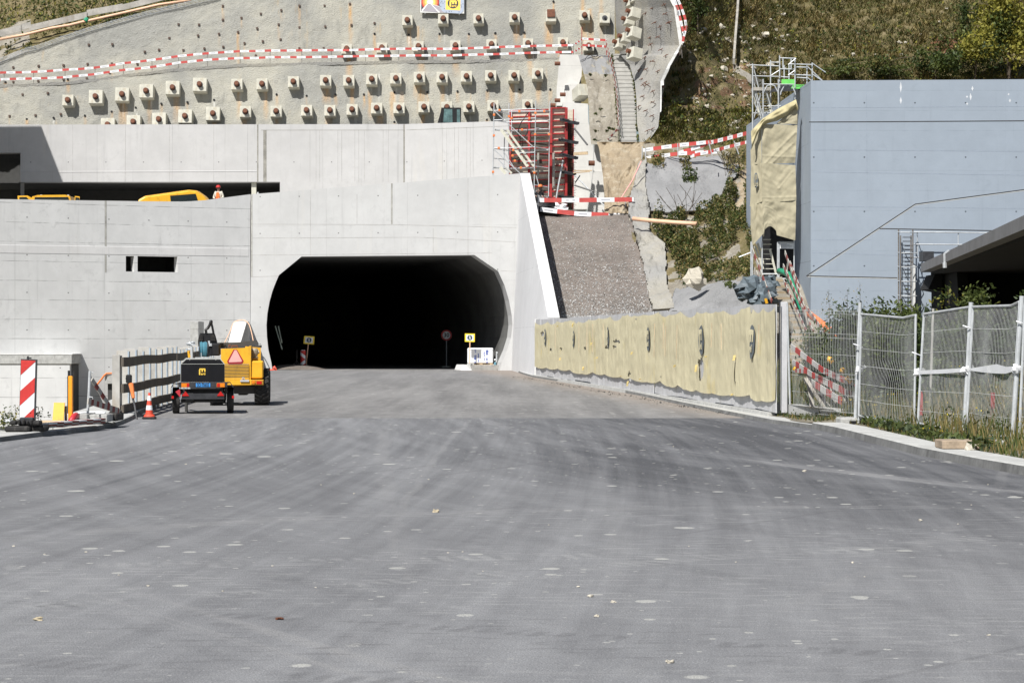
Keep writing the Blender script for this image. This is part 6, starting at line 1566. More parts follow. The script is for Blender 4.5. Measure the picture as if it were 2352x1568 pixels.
# striped handrail planks beside the steps
sr=thing('striped_handrail','weathered red and white plank handrails flanking the timber steps','handrail',lp(400,600,93))
def sr_(x0,y0,Y0,x1,y1,Y1,w_=.16): rail([lp(x0,y0,Y0),lp(x1,y1,Y1)],w_,sr,(.42,.36),0,'striped_plank',[M['dirtywhite'],M['dirtyred'],M['printgrey']],.03,False)
sr_(102,345,98,240,710,95); sr_(130,500,97.6,200,705,95.5); sr_(318,455,97,590,1060,88); sr_(330,362,97,480,790,92); sr_(480,750,92,735,1105,85); sr_(320,560,96.6,500,960,90,.12); sr_(365,430,96.8,430,600,94,.1)
for (x0,y0,x1,y1,Y) in ((152,420,150,560,97),(348,440,342,560,97),(470,760,500,950,91),(600,930,640,1110,87),(120,470,118,560,97)):
    m=MB(); m.beam(lp(x0,y0,Y),lp(x1,y1,Y),.05,.05); build('stake',m,M['oldwood'],sr)
M['dulled']=simple('dusty_white_plank',(.44,.43,.41),.8,var=.2,sc=3); M['dulledred']=simple('dusty_red_plank',(.34,.05,.045),.7,var=.2,sc=3)
sl2=thing('striped_planks','row of red and white striped planks behind the wire mat panel','barrier',lp(560,1250,60))
def s2(x0,y0,x1,y1,Y,Y1): rail([lp(x0,y0,Y),lp(x1,y1,Y1)],.20,sl2,(.40,.30),.1,'striped_plank',[M['boardw'],M['red'],M['printgrey']],.025,False)
c7p=lambda x,y,Y:P(*c7(x,y),Y)
for (x0,y0,x1,y1,w_) in ((135,490,400,690,.13),(400,690,560,765,.15),(540,760,680,800,.15),(150,620,330,740,.13),(330,740,560,855,.16),(540,855,690,905,.15),(300,790,560,950,.17),(160,690,250,700,.1)):
    rail([c7p(x0,y0,48.5),c7p(x1,y1,46.5)],w_*.8,sl2,(.42,.34),.1,'striped_plank',[M['dulled'],M['dulledred'],M['printgrey']],.025,False)
for (x0,y0,x1,y1) in ((280,720,310,1000),(365,800,450,1110),(480,840,500,1090),(590,880,600,1100),(250,760,420,1000),(420,960,580,1080)):
    m=MB(); m.beam(c7p(x0,y0,48.2),c7p(x1,y1,47.6),.09,.04); build('leg',m,M['oldwood'],sl2)
# hoses
m=MB(); m.tube([lp(290,495,98),lp(325,500,97.5),lp(355,520,97),lp(375,570,96),lp(405,630,95),lp(425,690,94),(lp(455,765,93))],[.13]*7,10); o=build('green_hose',m,M['green'],smooth=True); tag(o,'thick green hose coming down beside the timber steps','hose')
m=MB(); m.tube([lp(405,625,94.9),lp(425,685,93.9)],.14,8); m.tube([lp(448,750,92.9),lp(465,775,92.6)],.15,8); 
m=MB(); m.tube([lp(495,790,92),lp(540,825,91),lp(600,870,89.5),lp(660,920,88),lp(700,960,87),lp(750,995,86)],[.14]*6,10); o=build('orange_hose',m,M['orange'],smooth=True); tag(o,'thick orange corrugated hose below the green one, half in weeds','hose')
m=MB()
for i in range(26):
    t=i/25; p=smooth_pl([lp(50,600,97),lp(100,640,96.6),lp(150,620,96.4),(lp(180,690,95.8)),lp(215,590,97)],t)
    m.blob(p+Vector((rs.uniform(-.3,.3),rs.uniform(-.2,.2),rs.uniform(-.25,.25))),(rs.uniform(.2,.4),.2,rs.uniform(.1,.3)),i,.8,0,5)
o=build('tarpaulin',m,M['tarp']); tag(o,'crumpled slate-grey tarpaulin heaped left of the timber steps','tarpaulin')
for k,(x0,y0,x1,y1,Y) in enumerate(((165,600,175,665,96),(195,685,205,720,95))):
    m=MB(); m.tube([lp(x0,y0,Y),lp(x1,y1,Y)],.06,8); o=build('yellow_sleeve',m,M['yellow']); tag(o,'yellow plastic sleeve on the handrail left of the steps, '+('upper' if k==0 else 'lower')+' one','sleeve')
for k,(pts) in enumerate((((440,595),(465,600),(483,628)),((545,680),(565,690),(580,710)),((600,745),(625,775),(640,790)),((160,665),(185,685),(215,697)))):
    m=MB(); m.tube([c7p(x,y,46.8 if k<3 else 48.3) for x,y in pts],.055,8); o=build('yellow_pipe',m,M['yellow'],smooth=True); tag(o,'bent yellow pipe stub behind the wire mat panel, '+ordn[k if k<3 else 3]+(' from the top' if k<3 else ', beside the pale post'),'pipe')
# ---------------------------------------------------------------- left side: pit, fence, signs
cL=lambda x,y:(x*.1941,717.8+y*.1941)
cM=lambda x,y:(x*.12207,918.8+y*.12207)
def pL(x,y,Y): return P(*cL(x,y),Y)
def pM(x,y,Y): return P(*cM(x,y),Y)
def wallY(u): return wall_pt(WA,WB,u,700).y
dk=thing('low_concrete_duct','low pale concrete duct with overhanging coping slab at far left','concrete duct',(-22,115,-2.9))
Yb=wallY(186)-.02; xr=(186-CU)*Yb/F; Yf=xr*F/(165-CU); zt=P(0,814.5,Yf).z
m=MB(); m.box(-34,xr-.12,Yf+.06,Yf+.5,-2.9,zt-.44); m.box(-34,xr-.7,Yf+.5,Yb,-2.9,zt-.5); build('front_wall',m,M['wall'],dk)
m=MB(); m.bev(-34,xr,Yf,Yb,zt-.46,zt,.015); build('coping_slab',m,M['kerb'],dk)
m=MB(); m.box(-34,xr+.03,Yf-.02,Yb,zt+.002,zt+.05); build('coping_edge',m,M['capcon'],dk)
m=MB(); m.quad((xr-.11,Yf+.5,-2.9),(xr-.11,Yb,-2.9),(xr-.11,Yb,zt-.5),(xr-.11,Yf+.5,zt-.5)); build('side_opening',m,M['darkcon'],dk)  # dark quad stands for the shaded opening under the slab
d2=thing('small_concrete_duct','small concrete duct end with an orange hose over it, behind the pale blue sheet','concrete duct',P(250,900,118))
Y2=wallY(250)-1.6; a=P(241,860,Y2); b=P(258,881,Y2); m=MB(); m.bev(a.x,b.x+.1,Y2,Y2+1.5,b.z,a.z,.01); build('coping_slab',m,M['kerb'],d2)
m=MB(); m.box(a.x+.1,b.x,Y2+.25,Y2+1.5,-2.9,b.z-.003); build('front_wall',m,M['darkcon'],d2)  # wall coloured dark as the shadow beneath the slab
m=MB(); m.tube([P(222,884,Y2-.1),P(232,872,Y2-.1),P(240,861,Y2-.1),P(244,857.5,Y2-.05),P(257,857,Y2)],.05,6); build('orange_hose',m,M['orange'],d2)
cl_=thing('concrete_column','square grey concrete column in front of the tall wall behind the compressor trailer','column',P(447,850,119.5))
a=P(437,737.6,119.5); b=P(456,900,119.5); m=MB(); m.bev(a.x,b.x,119.5,121.6,-2.9,a.z,.02); build('shaft',m,M['kerb'],cl_)
m=MB(); m.box(a.x-.004,b.x+.004,119.496,121.6,a.z-.40,a.z-.385); build('lift_joint',m,M['seam'],cl_)
bt=thing('sloping_buttress','wedge-shaped concrete buttress with an orange cable over it, left of the tunnel mouth','buttress',(-14.2,122,0))
x0=(537-CU)*125.6/F; x1=(567-CU)*125.6/F; m=MB(); m.prism([(x0,125.6,2.55),(x0,116.6,-.9),(x0,126.9,-.9),(x0,126.9,2.55)],(x1-x0,0,0)); build('wedge',m,M['kerb'],bt)
m=MB(); m.add([(x0+.01,125.6,2.56),(x1-.01,125.6,2.56),(x1-.01,116.6,-.89),(x0+.01,116.6,-.89)],[(0,1,2,3)]); build('sloping_face',m,M['capcon'],bt)
m=MB(); m.tube([smooth_pl([P(516,787,122),P(528,762,124),P(536,742,125.4),P(548,735.5,125.5),P(562,735.5,125.5),P(572,745,125.3),P(578,765,124),P(583,790,122)],i/24) for i in range(25)],.025,6); build('orange_cable',m,M['sleeve'],bt)

# plank fence between the road and the pit
pf=thing('plank_fence','timber fence of pale upright boards behind three dark horizontal rails, left of the road','fence',(-8.4,57,0))
fl=[(-8.14,50.0),(-8.45,56),(-8.85,63.0),(-9.55,72),(-10.6,86)]
def fpt(d):
    L=0
    for (a,b),(c,e) in zip(fl,fl[1:]):
        l=math.hypot(c-a,e-b)
        if d<=L+l: t=(d-L)/l; return Vector((a+(c-a)*t,b+(e-b)*t,0))
        L+=l
    return Vector((*fl[-1],0))
d=0.0; k=0
M['bluesheet']=simple('pale_blue_steel',(.36,.43,.50),.55,var=.15,sc=1.5)
M['paleboard']=simple('pale_weathered_boards',(.46,.445,.41),.88,var=.22,sc=1.2,bump=.3,dirt=(.26,.21,.15,.6))
while d<35:
    p=fpt(d); w_=rs.uniform(.22,.26) if p.y<65 else .26; top=1.36+rs.uniform(0,.10)
    if k==0: top=1.32; w_=.15
    m=MB(); m.bev(p.x-.06-w_,p.x-.05,p.y,p.y+.04,-.3,top,.004); m.box(p.x-.06-w_,p.x-.05,p.y+.04,p.y+.3,-.3,top-.02); build('board',m,M['paleboard'],pf)
    if k>0:
        m=MB(); m.bev(p.x-.05,p.x-.02,p.y-.02,p.y+.03,.0,top-.02,.003); build('blue_edge',m,M['bluesheet'],pf)
    d+=1.55; k+=1
for z,h_ in ((1.17,.2),(.60,.19),(.16,.19)):
    for a,b in ((0,13.0),(13.2,22),(22.1,35)):
        if a>0 and z<.3: continue
        n_=10; m=MB()
        for i in range(n_):
            p=fpt(lerp(a,b,i/n_)); q=fpt(lerp(a,b,(i+1)/n_)); wv=lambda s:.012*math.sin(s*.9+z*3)
            pz=z+wv(lerp(a,b,i/n_)); qz=z+wv(lerp(a,b,(i+1)/n_)); r_=Vector((.03,0,0))
            m.add([p+r_+Vector((0,0,pz-h_/2)),q+r_+Vector((0,0,qz-h_/2)),q+r_+Vector((0,0,qz+h_/2)),p+r_+Vector((0,0,pz+h_/2)),p-r_+Vector((0,0,pz-h_/2)),q-r_+Vector((0,0,qz-h_/2)),q-r_+Vector((0,0,qz+h_/2)),p-r_+Vector((0,0,pz+h_/2))],[(0,1,2,3),(3,2,6,7),(4,5,1,0),(0,3,7,4),(5,6,2,1),(7,6,5,4)])
        build('rail',m,M['railwood'] if 'railwood' in M else M.setdefault('railwood',simple('dark_weathered_rail',(.105,.09,.072),.85,var=.3,sc=2)),pf)
m=MB(); a=pL(1330,590,51.5); b=pL(1397,1135,51.5); m.bev(a.x,b.x,51.5,51.56,b.z,a.z,.005); o=build('steel_sheet',m,M['bluesheet']); tag(o,'narrow pale blue steel sheet standing left of the plank fence','steel sheet')

# delineator panel on its rubber foot
YB=40.4
de=thing('delineator','red and white diagonally striped delineator panel on a black rubber foot at left','delineator',pL(320,1420,YB))
TL,TR,BR,BL=[pL(x,y,YB) for x,y in ((250,562),(420,568),(400,1290),(230,1288))]
def dq(s,t,o=0): return BL.lerp(BR,s).lerp(TL.lerp(TR,s),t)+Vector((0,-o,0))
m=MB(); m.prism([dq(-.03,-.07),dq(1.10,-.07),dq(1.10,1.02),dq(-.03,1.02)],(0,.05,0)); build('frame',m,M['dkmetal'],de)
m=MB(); m.prism([dq(0,0),dq(1,0),dq(1,1),dq(0,1)],(0,-.006,0)); build('panel',m,M['white'],de)
def L_(y): return (1288-y)/(1288-562)
lb=[562,740,925,1100,1290]; rb=[400,572,762,938,1125]
def stripe(l0,r0,l1,r1):   # boundaries on left and right edges (fractions)
    def clip(s,t): return dq(min(max(s,0),1),min(max(t,0),1),.010)
    n=14; m=MB(); vs=[]
    for i in range(n+1):
        s=i/n; hi=lerp(l0,r0,s); lo=lerp(l1,r1,s); vs+= [clip(s,hi),clip(s,lo)]
    fs=[(2*i+1,2*i+3,2*i+2,2*i) for i in range(n)]
    m.add(vs,fs); build('red_stripe',m,M['red'],de)
stripe(L_(562)+.3,L_(562)+.1,L_(740),L_(575)); stripe(L_(925),L_(762),L_(1100),L_(938)); stripe(L_(1290),L_(1125),L_(1500),L_(1400))
m=MB(); a=pL(330,515,YB+.02); m.tube([a,pL(333,560,YB+.02)],.016,8); m.box(dq(.38,1.02).x,dq(.68,1.02).x,YB,YB+.05,dq(0,1.02).z,dq(0,1.045).z); build('top_lug',m,M['dkmetal'],de)
m=MB(); a=pM(130,600,YB); b=pM(590,500,YB)
m.bev(a.x,b.x,YB-.22,YB+.25,.09,.185,.025); c=pM(860,590,YB); m.bev(b.x-.01,c.x,YB-.02,YB+.33,.09,.19,.03)
for (x0,x1,y0) in ((205,330,470),(350,400,475),(440,490,480),(520,560,485),(590,640,480),(640,780,500)):
    p=pM(x0,y0,YB); q=pM(x1,y0,YB); m.bev(p.x,q.x,YB-.12,YB+.1,.2,.255+.02*(x0%3),.02)
build('rubber_foot',m,M['rubber'],de)
m=MB(); m.bev(pM(380,0,YB).x,pM(640,0,YB).x,YB-.05,YB+.08,.2,.33,.015); build('foot_socket',m,M['dkmetal'],de)

# items on the pavement behind it
Yk=43.4
m=MB(); a=pL(805,750,Yk); b=pL(855,1310,Yk); m.bev(a.x,b.x,Yk,Yk+.1,.125,a.z,.01); m.add([Vector((a.x,Yk-.002,.12)),],[]) ; op=thing('orange_post','bright orange square post with a black top standing by the concrete duct','post',(a.x,Yk,.12)); build('shaft',m,M['orangebright'],op)
m=MB(); m.box(a.x-.01,a.x+.03,Yk+.02,Yk+.06,a.z,a.z+.1); m.box(b.x-.01,b.x+.02,Yk+.02,Yk+.08,a.z,a.z+.09); m.box(a.x-.014,a.x-.001,Yk,Yk+.1,.3,a.z); build('black_edge',m,M['black'],op)
m=MB(); a=pL(615,1068,43); b=pL(750,1320,43); m.prism([(a.x,43,.12),(b.x,43,.12),(b.x+.0,43.12,a.z),(a.x+.012,43.12,a.z+.004)],(.0,.05,0)); o=build('yellow_board',m,M['yellow']); tag(o,'small yellow board standing left of the orange post','board')
m=MB(); m.box(b.x+.005,b.x+.03,43.1,43.2,.12,a.z-.06); o=build('black_strip',m,M['black']); tag(o,'thin black strip just right of the small yellow board','strip')
m=MB(); a=pM(760,450,42.6); b=pM(1210,540,42.6); m.bev(a.x,b.x,42.3,42.7,.125,.20,.01); o=build('plank',m,M['wood']); tag(o,'short tan plank lying on the pavement between the delineator and the yellow board','plank')
gpz=thing('sign_stand','grey steel pole in a grey concrete base block, empty of any sign','pole stand',pL(1050,1290,43.9))
a=pM(1420,272,43.6); b=pM(1640,410,43.6); m=MB(); m.bev(a.x,b.x,43.6,44.5,.125,.285,.012); m.bev(b.x+.01,pM(1990,272,43.6).x,43.75,44.6,.125,.27,.012); build('base_block',m,M['kerb'],gpz)
m=MB(); m.box(pM(1472,0,43.6).x,pM(1585,0,43.6).x,43.585,43.62,.135,.185); build('block_slot',m,M['black'],gpz)
m=MB(); m.tube([pL(1035,1215,44.0),pL(1052,960,44.0),pL(1064,690,44.0)],.026,8); build('pole',m,M['steel'],gpz); m=MB(); m.tube([pL(1075,700,44),pL(1108,712,44)],.008,5); m.tube([pL(1055,995,43.98),pL(1095,1000,43.96),pL(1098,1025,43.96)],.008,5); build('hook',m,M['steel'],gpz)
def plankrail(x0,y0,Y0,x1,y1,Y1,w_,lab,secs=(.11,.10),cf_=None):
    cf_=cf_ or pL; r=thing('striped_plank',lab,'striped plank',cf_((x0+x1)/2,(y0+y1)/2,(Y0+Y1)/2)); rail([cf_(x0,y0,Y0),cf_(x1,y1,Y1)],w_,r,secs,.0,'plank',[M['dirtywhite'],M['dirtyred'],M['printgrey']],.025,False); return r
plankrail(1085,790,44.2,1295,1105,44.7,.085,'weathered striped plank leaning steeply against the grey pole',(.14,.12)); plankrail(1040,1045,43.4,1400,1160,44.4,.105,'weathered striped plank lying tilted across the base of the grey pole',(.1,.09))
sk=thing('striped_plank_stack','flat stack of red and white planks lying along the left kerb','plank stack',pM(1500,480,42))
for k in range(3):
    z=.13+k*.03; a=pM(900,560,40.8); b=pM(1990,420,43.3); a.z=b.z=z; a.x+=k*.01; d_=(b-a); L0=d_.length; d_.normalize(); s_=Vector((-d_.y,d_.x,0)); s_=s_ if s_.y>0 else -s_
    t=0;j=0
    while t<L0:
        e=min(t+(.36 if j%2==0 else .30),L0); m=MB(); m.prism([a+d_*t,a+d_*e,a+d_*e+s_*.15,a+d_*t+s_*.15],(0,0,.026)); build('plank_section' if False else 'painted_section',m,M['dirtywhite' if (j+k)%2==0 else 'dirtyred'] if k<2 else M['white' if j%2==0 else 'dirtyred'],sk); t=e;j+=1
m=MB(); m.tube([smooth_pl([pM(1290,460,43.2),pM(1320,420,43.2),pM(1350,370,43.2),(pM(1400,300,43.3)),pM(1440,285,43.5)],i/10) for i in range(11)],.055,10); o=build('red_pipe',m,M['redpipe'],smooth=True); tag(o,'bent red corrugated pipe end beside the grey concrete base','pipe')
m=MB()
for i in range(12):
    a=pM(1395+i*26,240-i*2,45.2); b=pM(1500+i*30,285-i*3,44.6); m.beam(a,b,.02,.012)
for i in range(4): m.beam(pM(1390+i*35,240+i*14,45-.1*i),pM(1850+i*40,200+i*18,45-.1*i),.02,.012)
m.prism([pM(1820,215,44.9),pM(1990,235,44.6),pM(1960,265,44.5),pM(1800,262,44.8)],(0,0,.02))
o=build('plastic_grid',m,M['wrap']); tag(o,'heap of white plastic grid behind the grey concrete base','plastic grid')
m=MB(); m.blob(pM(2170,245,45),(.12,.1,.07),3,.5); m.bev(pM(2020,0,44.4).x,pM(2200,0,44.4).x,44.4,45.2,.125,.27,.02); o=build('rubber_block',m,M['rubber']); tag(o,'dark rubber foot block at the pavement end left of the plank fence','rubber block')
# low tin roof corner at the frame edge
m=MB(); m.prism([pM(-200,310,42),pM(0,283,42.6),pM(260,330,42.2),pM(250,400,41.2),pM(20,405,40.9),pM(-200,420,40.9)],(0,0,-.02)); o=build('tin_cover',m,M['white']); tag(o,'white corrugated tin cover at the left edge of the photo','cover')
# kerb-side stones holding the cone, warning light, cone
wl=thing('warning_light','slanting orange and black warning lamp on a thin stake by the plank fence','warning lamp',pL(1620,1285,49))
m=MB(); m.tube([pL(1500,790,49.2),pL(1525,740,49.2)],.035,8); m.bev(pL(1492,0,49.2).x,pL(1560,0,49.2).x,49.15,49.25,pL(0,835,49.2).z,pL(0,733,49.2).z,.02); build('lamp_head',m,M['black'],wl)
m=MB(); m.tube([pL(1550,840,49.2),pL(1580,1010,49.1)],[.055,.03],8); build('orange_body',m,M['orange'],wl)
m=MB(); m.tube([pL(1520,830,49.22),pL(1595,1100,49.1),pL(1622,1285,49)],.022,6); build('stake',m,M['dkmetal'],wl)
def T3(x,y,Y): return P(315.8+x*.1648,717.8+y*.1648,Y)
cn=thing('traffic_cone','red and white traffic cone standing by the plank fence left of the trailer','traffic cone',T3(165,1480,49.3))
b=T3(165,1480,49.3); t_=T3(172,1098,49.3); b.z=.03; hh=t_.z-b.z
prof=[(.135,.10),(.105,.14),(.028,hh)]
def cr_(z): return lerp(.080,.022,(z-.1)/(hh-.1))
m=MB(); m.bev(b.x-.135,b.x+.135,b.y-.135,b.y+.135,.0,.05,.02); build('black_base',m,M['rubber'],cn)
m=MB(); m.lathe([(.12,.05),(.115,.07),(cr_(.1)+.012,.095),(cr_(.1),.1),(cr_(hh),hh),(cr_(hh)*.6,hh+.005)],(b.x,b.y,0),20); build('cone_body',m,M['cone'],cn,smooth=False)
for (y0,y1) in ((1155,1225),(1290,1355)):
    za=T3(0,y1,49.3).z; zb=T3(0,y0,49.3).z; m=MB(); m.lathe([(cr_(za)+.003,za),(cr_(zb)+.003,zb)],(b.x,b.y,0),20); build('white_band',m,M['white'],cn)
for k,(x,y) in enumerate(((60,1530),(150,1520),(-60,1515),(-160,1510))):
    m=MB(); m.blob(T3(x,y,48.8),(.17,.1,.035),k+4,.4,0,6); o=build('flat_stone',m,M['darkstone']); tag(o,['flat grey stone beneath the cone, front left','flat grey stone right under the cone','flat grey stone below the warning lamp','leftmost flat grey stone by the kerb near the warning lamp'][k],'stone')

# ---------------------------------------------------------------- compressor trailer
YT=52.6
tr=thing('compressor_trailer','small black compressor trailer with a blue number plate and hose reel on top','trailer',(T3(910,1415,YT).x,YT,0))
def bx(m,x0,y0,x1,y1,Y,d,b=.01,mi=0):
    a=T3(x0,y1,Y); c=T3(x1,y0,Y); m.bev(a.x,c.x,Y,Y+d,a.z,c.z,min(b,abs(c.x-a.x)*.3,abs(c.z-a.z)*.3),mi); return m
hp_=[(610,965),(610,720),(682,652),(1150,652),(1208,720),(1212,965)]
m=MB(); m.prism([T3(x,y,YT) for x,y in hp_],(0,1.9,0)); build('hood',m,M['blackpaint'],tr)
m=MB(); o1=[(606,965),(604,712),(676,640),(1158,640),(1214,712),(1216,965)]
for (a,b),(c,d_),(e,f),(g,h_) in zip(o1,o1[1:],hp_,hp_[1:]):
    m.prism([T3(a,b,YT+.02),T3(c,d_,YT+.02),T3(g,h_,YT+.02),T3(e,f,YT+.02)],(0,1.93,0))
build('grey_trim',m,M['greybody'],tr)
m=MB(); m.beam(T3(612,716,YT-.006),T3(1206,716,YT-.006),.01,.008); m.beam(T3(730,645,YT-.01),T3(730,665,YT-.01),.01,.01); m.beam(T3(1090,645,YT-.01),T3(1090,665,YT-.01),.01,.01); build('lid_seam',m,M['greybody'],tr)
def logo_m(m,cx,cz,Y,w_,h_):
    A=lambda a,b: Vector((cx+(a-.5)*w_,Y,cz+(b-.5)*h_))
    for q in ([(0,0),(.2,0),(.2,.9),(0,.85)],[(0,.8),(1,.8),(.95,1),(.08,1)],[(.4,.48),(.6,.48),(.6,.85),(.4,.85)],[(.8,.48),(1,.48),(1,.85),(.8,.85)]): m.add([A(a,b) for a,b in q],[(0,1,2,3)])
    add_text(m,'arti',h_*.5,A(.64,.16),(1,0,0),(0,0,1),.002)
m=MB(); c=T3(902,822,YT-.006); logo_m(m,c.x,c.z,c.y,90*.1648*YT/F,90*.1648*YT/F); build('emblem',m,M['logoyellow'],tr)
m=MB(); bx(m,568,968,1250,1040,YT-.02,.12,.008); bx(m,740,1040,1100,1062,YT-.02,.1,.005); bx(m,620,1120,1215,1210,YT+.05,.12); bx(m,680,1175,790,1230,YT+.1,.3); m.beam(T3(620,1100,YT+.5),T3(1210,1100,YT+.5),.08,.12); build('lamp_board',m,M['dkmetal'],tr)
m=MB(); bx(m,812,982,1012,1035,YT-.028,.008,.002); pl_=build('number_plate',m,M['platecol'],tr)
m=MB(); add_text(m,'SO·70605',.105,T3(912,1009,YT-.031),(1,0,0),(0,0,1),.002,0,.62); build('plate_lettering',m,M['ink'],pl_,local=False)
for (x0,x1) in ((612,722),(1100,1212)):
    m=MB(); bx(m,x0,982,x1,1040,YT-.035,.02,.004); tl=build('tail_light',m,M['amberlens'],tr)
    m=MB(); xr_=(x0+72,x1-4) if x0<900 else (x0+4,x0+45); bx(m,xr_[0],986,xr_[1],1036,YT-.04,.012,.004); build('red_lens',m,M['redlens'],tl)
for x in (673,1158):
    m=MB(); m.prism([T3(x-50,1160,YT+.03),T3(x+50,1160,YT+.03),T3(x,1092,YT+.03)],(0,.02,0)); rf=build('triangle_reflector',m,M['redlens'],tr)
for x in (493,1328):
    m=MB(); bx(m,x-16,1160,x+16,1198,YT-.03,.04,.006); build('side_light',m,M['redlens'],tr)
for x0,x1 in ((487,590),(1250,1345)):
    a=T3(x0,1415,YT); b=T3(x1,1415,YT); r_=.29; yc=YT+.55
    m=MB(); m.lathe([(r_*.6,a.x),(r_*.93,a.x+.005),(r_,a.x+.02),(r_,b.x-.02),(r_*.93,b.x-.005),(r_*.6,b.x)],(0,yc,r_),24,0,'x'); wh=build('wheel',m,M['rubber'],tr)
    m=MB(); m.lathe([(r_*.55,a.x-.004),(r_*.3,a.x+.03)],(0,yc,r_),16,0,'x'); build('rim',m,M['dkmetal'],wh)
    m=MB(); pts=[(x0-10,1200),(x0-10,1040),(x0+25,990),(x1+5,990)] if x0<900 else [(x1+4,1200),(x1+4,1040),(x1-40,975),(x0-30,975)]
    for (p,q) in zip(pts,pts[1:]): m.prism([T3(*p,YT+.1),T3(*q,YT+.1),T3(q[0],q[1]+14,YT+.1),T3(p[0]+(12 if x0<900 else -12),p[1]+4,YT+.1)],(0,.9,0))
    build('mudguard',m,M['dkmetal'],tr)
m=MB(); m.tube([T3(838,1250,YT+1.9),T3(838,1392,YT+1.9)],.035,8); m.lathe([(.09,-.02),(.09,.02)],T3(838,1360,YT+1.95),12,0,'x'); bx(m,640,1215,1240,1250,YT+.4,1.3,.02); m.beam(T3(910,1225,YT+1.6),T3(910,1225,YT+3.2),.08,.1); build('chassis',m,M['darkcon'],tr)
m=MB(); m.prism([T3(540,1100,YT+.1),T3(608,1060,YT+.1),T3(608,1180,YT+.1)],(0,.04,0)); build('red_wedge',m,M['redpipe'],tr)
# hose reel and hose on the hood
hrl=thing('hose_reel','blue hose wound on a black reel standing on the compressor trailer','hose reel',T3(920,632,YT+.5))
c=T3(922,508,YT+.55); m=MB(); R_=110*.1648*YT/F; a=T3(868,0,YT).x; b=T3(975,0,YT).x
prof=[(R_*.6,a)]; n_=6
for k in range(n_):
    xx=lerp(a,b,(k+.1)/n_); x2=lerp(a,b,(k+.9)/n_); rr=R_*(.96+.05*math.sin(k*2)); prof+=[(rr*.93,xx),(rr,(xx+x2)/2),(rr*.93,x2)]
prof+=[(R_*.6,b)]; m.lathe(prof,(0,c.y,c.z),24,0,'x'); build('hose',m,M['bluehose'],hrl,smooth=False)
m=MB(); m.lathe([(R_*1.06,b+.002),(R_*1.06,b+.02)],(0,c.y,c.z),24,0,'x'); m.lathe([(R_*1.0,a-.02),(R_*1.0,a-.002)],(0,c.y,c.z),24,0,'x'); build('reel_flange',m,M['dkmetal'],hrl)
m=MB(); bx(m,1005,460,1075,605,YT+.4,.3,.01); build('motor_box',m,M['blackpaint'],hrl)
m=MB(); m.tube([T3(1030,395,YT+.4),T3(1035,440,YT+.38),T3(1062,442,YT+.38)],.02,8); m.tube([T3(1028,460,YT+.38),T3(1068,460,YT+.38)],.015,6); m.beam(T3(830,628,YT+.3),T3(1010,628,YT+.3),.03,.02); m.tube([T3(905,560,YT+.2),T3(908,660,YT+.2)],.008,5); build('fittings',m,M['steel'],hrl)
m=MB(); m.tube([T3(820,470,YT+.8),T3(825,640,YT+.8)],.03,8); m.tube([T3(780,510,YT+.9),T3(850,515,YT+.9)],.03,8); m.blob(T3(825,435,YT+.9),(.1,.08,.06),4,.5); o=build('valve_block',m,M['steel'],hrl)
m=MB(); m.beam(T3(800,530,YT+1),T3(812,625,YT+1),.07,.07); m.beam(T3(838,560,YT+1),T3(842,625,YT+1),.05,.05); build('yellow_tool',m,M['yellow'],hrl)

# ---------------------------------------------------------------- dumper
YD=59.0
du=thing('dumper','yellow site dumper with louvred engine cover and red warning triangle, seen from behind','dumper',(T3(1480,1310,YD).x,YD,0))
m=MB(); m.prism([T3(x,y,YD) for x,y in ((1165,505),(1525,492),(1562,462),(1580,470),(1575,1012),(1340,1018),(1290,985),(1165,960))],(0,1.3,0)); build('engine_cover',m,M['yellow'],du)
for i in range(10):
    y=712+i*20; m=MB(); a=T3(1208,y,YD-.0); b=T3(1552,y-4,YD-.0); m.prism([a+Vector((0,-.03,-.07)),b+Vector((0,-.03,-.07)),b+Vector((0,.0,-.02)),a+Vector((0,.0,-.02))],(0,.0,.018)); m.quad(a+Vector((0,-.034,-.014)),b+Vector((0,-.034,-.014)),b+Vector((0,-.034,.0)),a+Vector((0,-.034,0)),1); build('louvre',m,[M['yellow'],M['darkcon']],du)
m=MB(); bx(m,1562,672,1752,918,YD+.05,1.0,.03); build('side_box',m,M['yellow'],du)
m=MB(); bx(m,1210,935,1755,1010,YD-.03,.15,.01); build('rear_beam',m,M['yellow'],du)
m=MB(); bx(m,1168,985,1345,1012,YD+.03,.1,.01); bx(m,1428,938,1552,965,YD-.07,.05,.005); m.tube([T3(1455,930,YD-.06),T3(1462,905,YD-.06),T3(1480,905,YD-.06),T3(1488,930,YD-.06)],.012,6); build('hitch',m,M['steel'],du)
m=MB(); m.prism([T3(x,y,YD-.012) for x,y in ((1275,728),(1248,680),(1338,515),(1385,513),(1477,668),(1452,722))],(0,.008,0)); wt_=build('warning_triangle',m,M['darkred'],du)
m=MB(); m.prism([T3(x,y,YD-.018) for x,y in ((1282,692),(1272,680),(1352,522),(1378,521),(1455,672),(1446,685))],(0,.005,0)); build('pink_centre',m,M['pink'],wt_)
m=MB(); bx(m,1582,938,1750,1005,YD-.05,.05,.01); lb_=build('lamp_cluster',m,simple('ochre_lamp_box',(.40,.20,.02),.5,var=.2),du)
for (x,mm) in ((1615,'amberlens'),(1690,'redlens')):
    m=MB(); m.lathe([(.045,-.01),(.045,.01),(.02,-.02)],T3(x,972,YD-.06),12,0,'y') if mm=='amberlens' else bx(m,1655,955,1728,998,YD-.06,.02,.005); build('lens',m,M[mm],lb_)
m=MB(); m.prism([T3(x,y,YD+1.2) for x,y in ((1560,1000),(1560,470),(1775,490),(1775,1000))],(0,.1,0)); build('side_panel',m,M['yellow'],du)
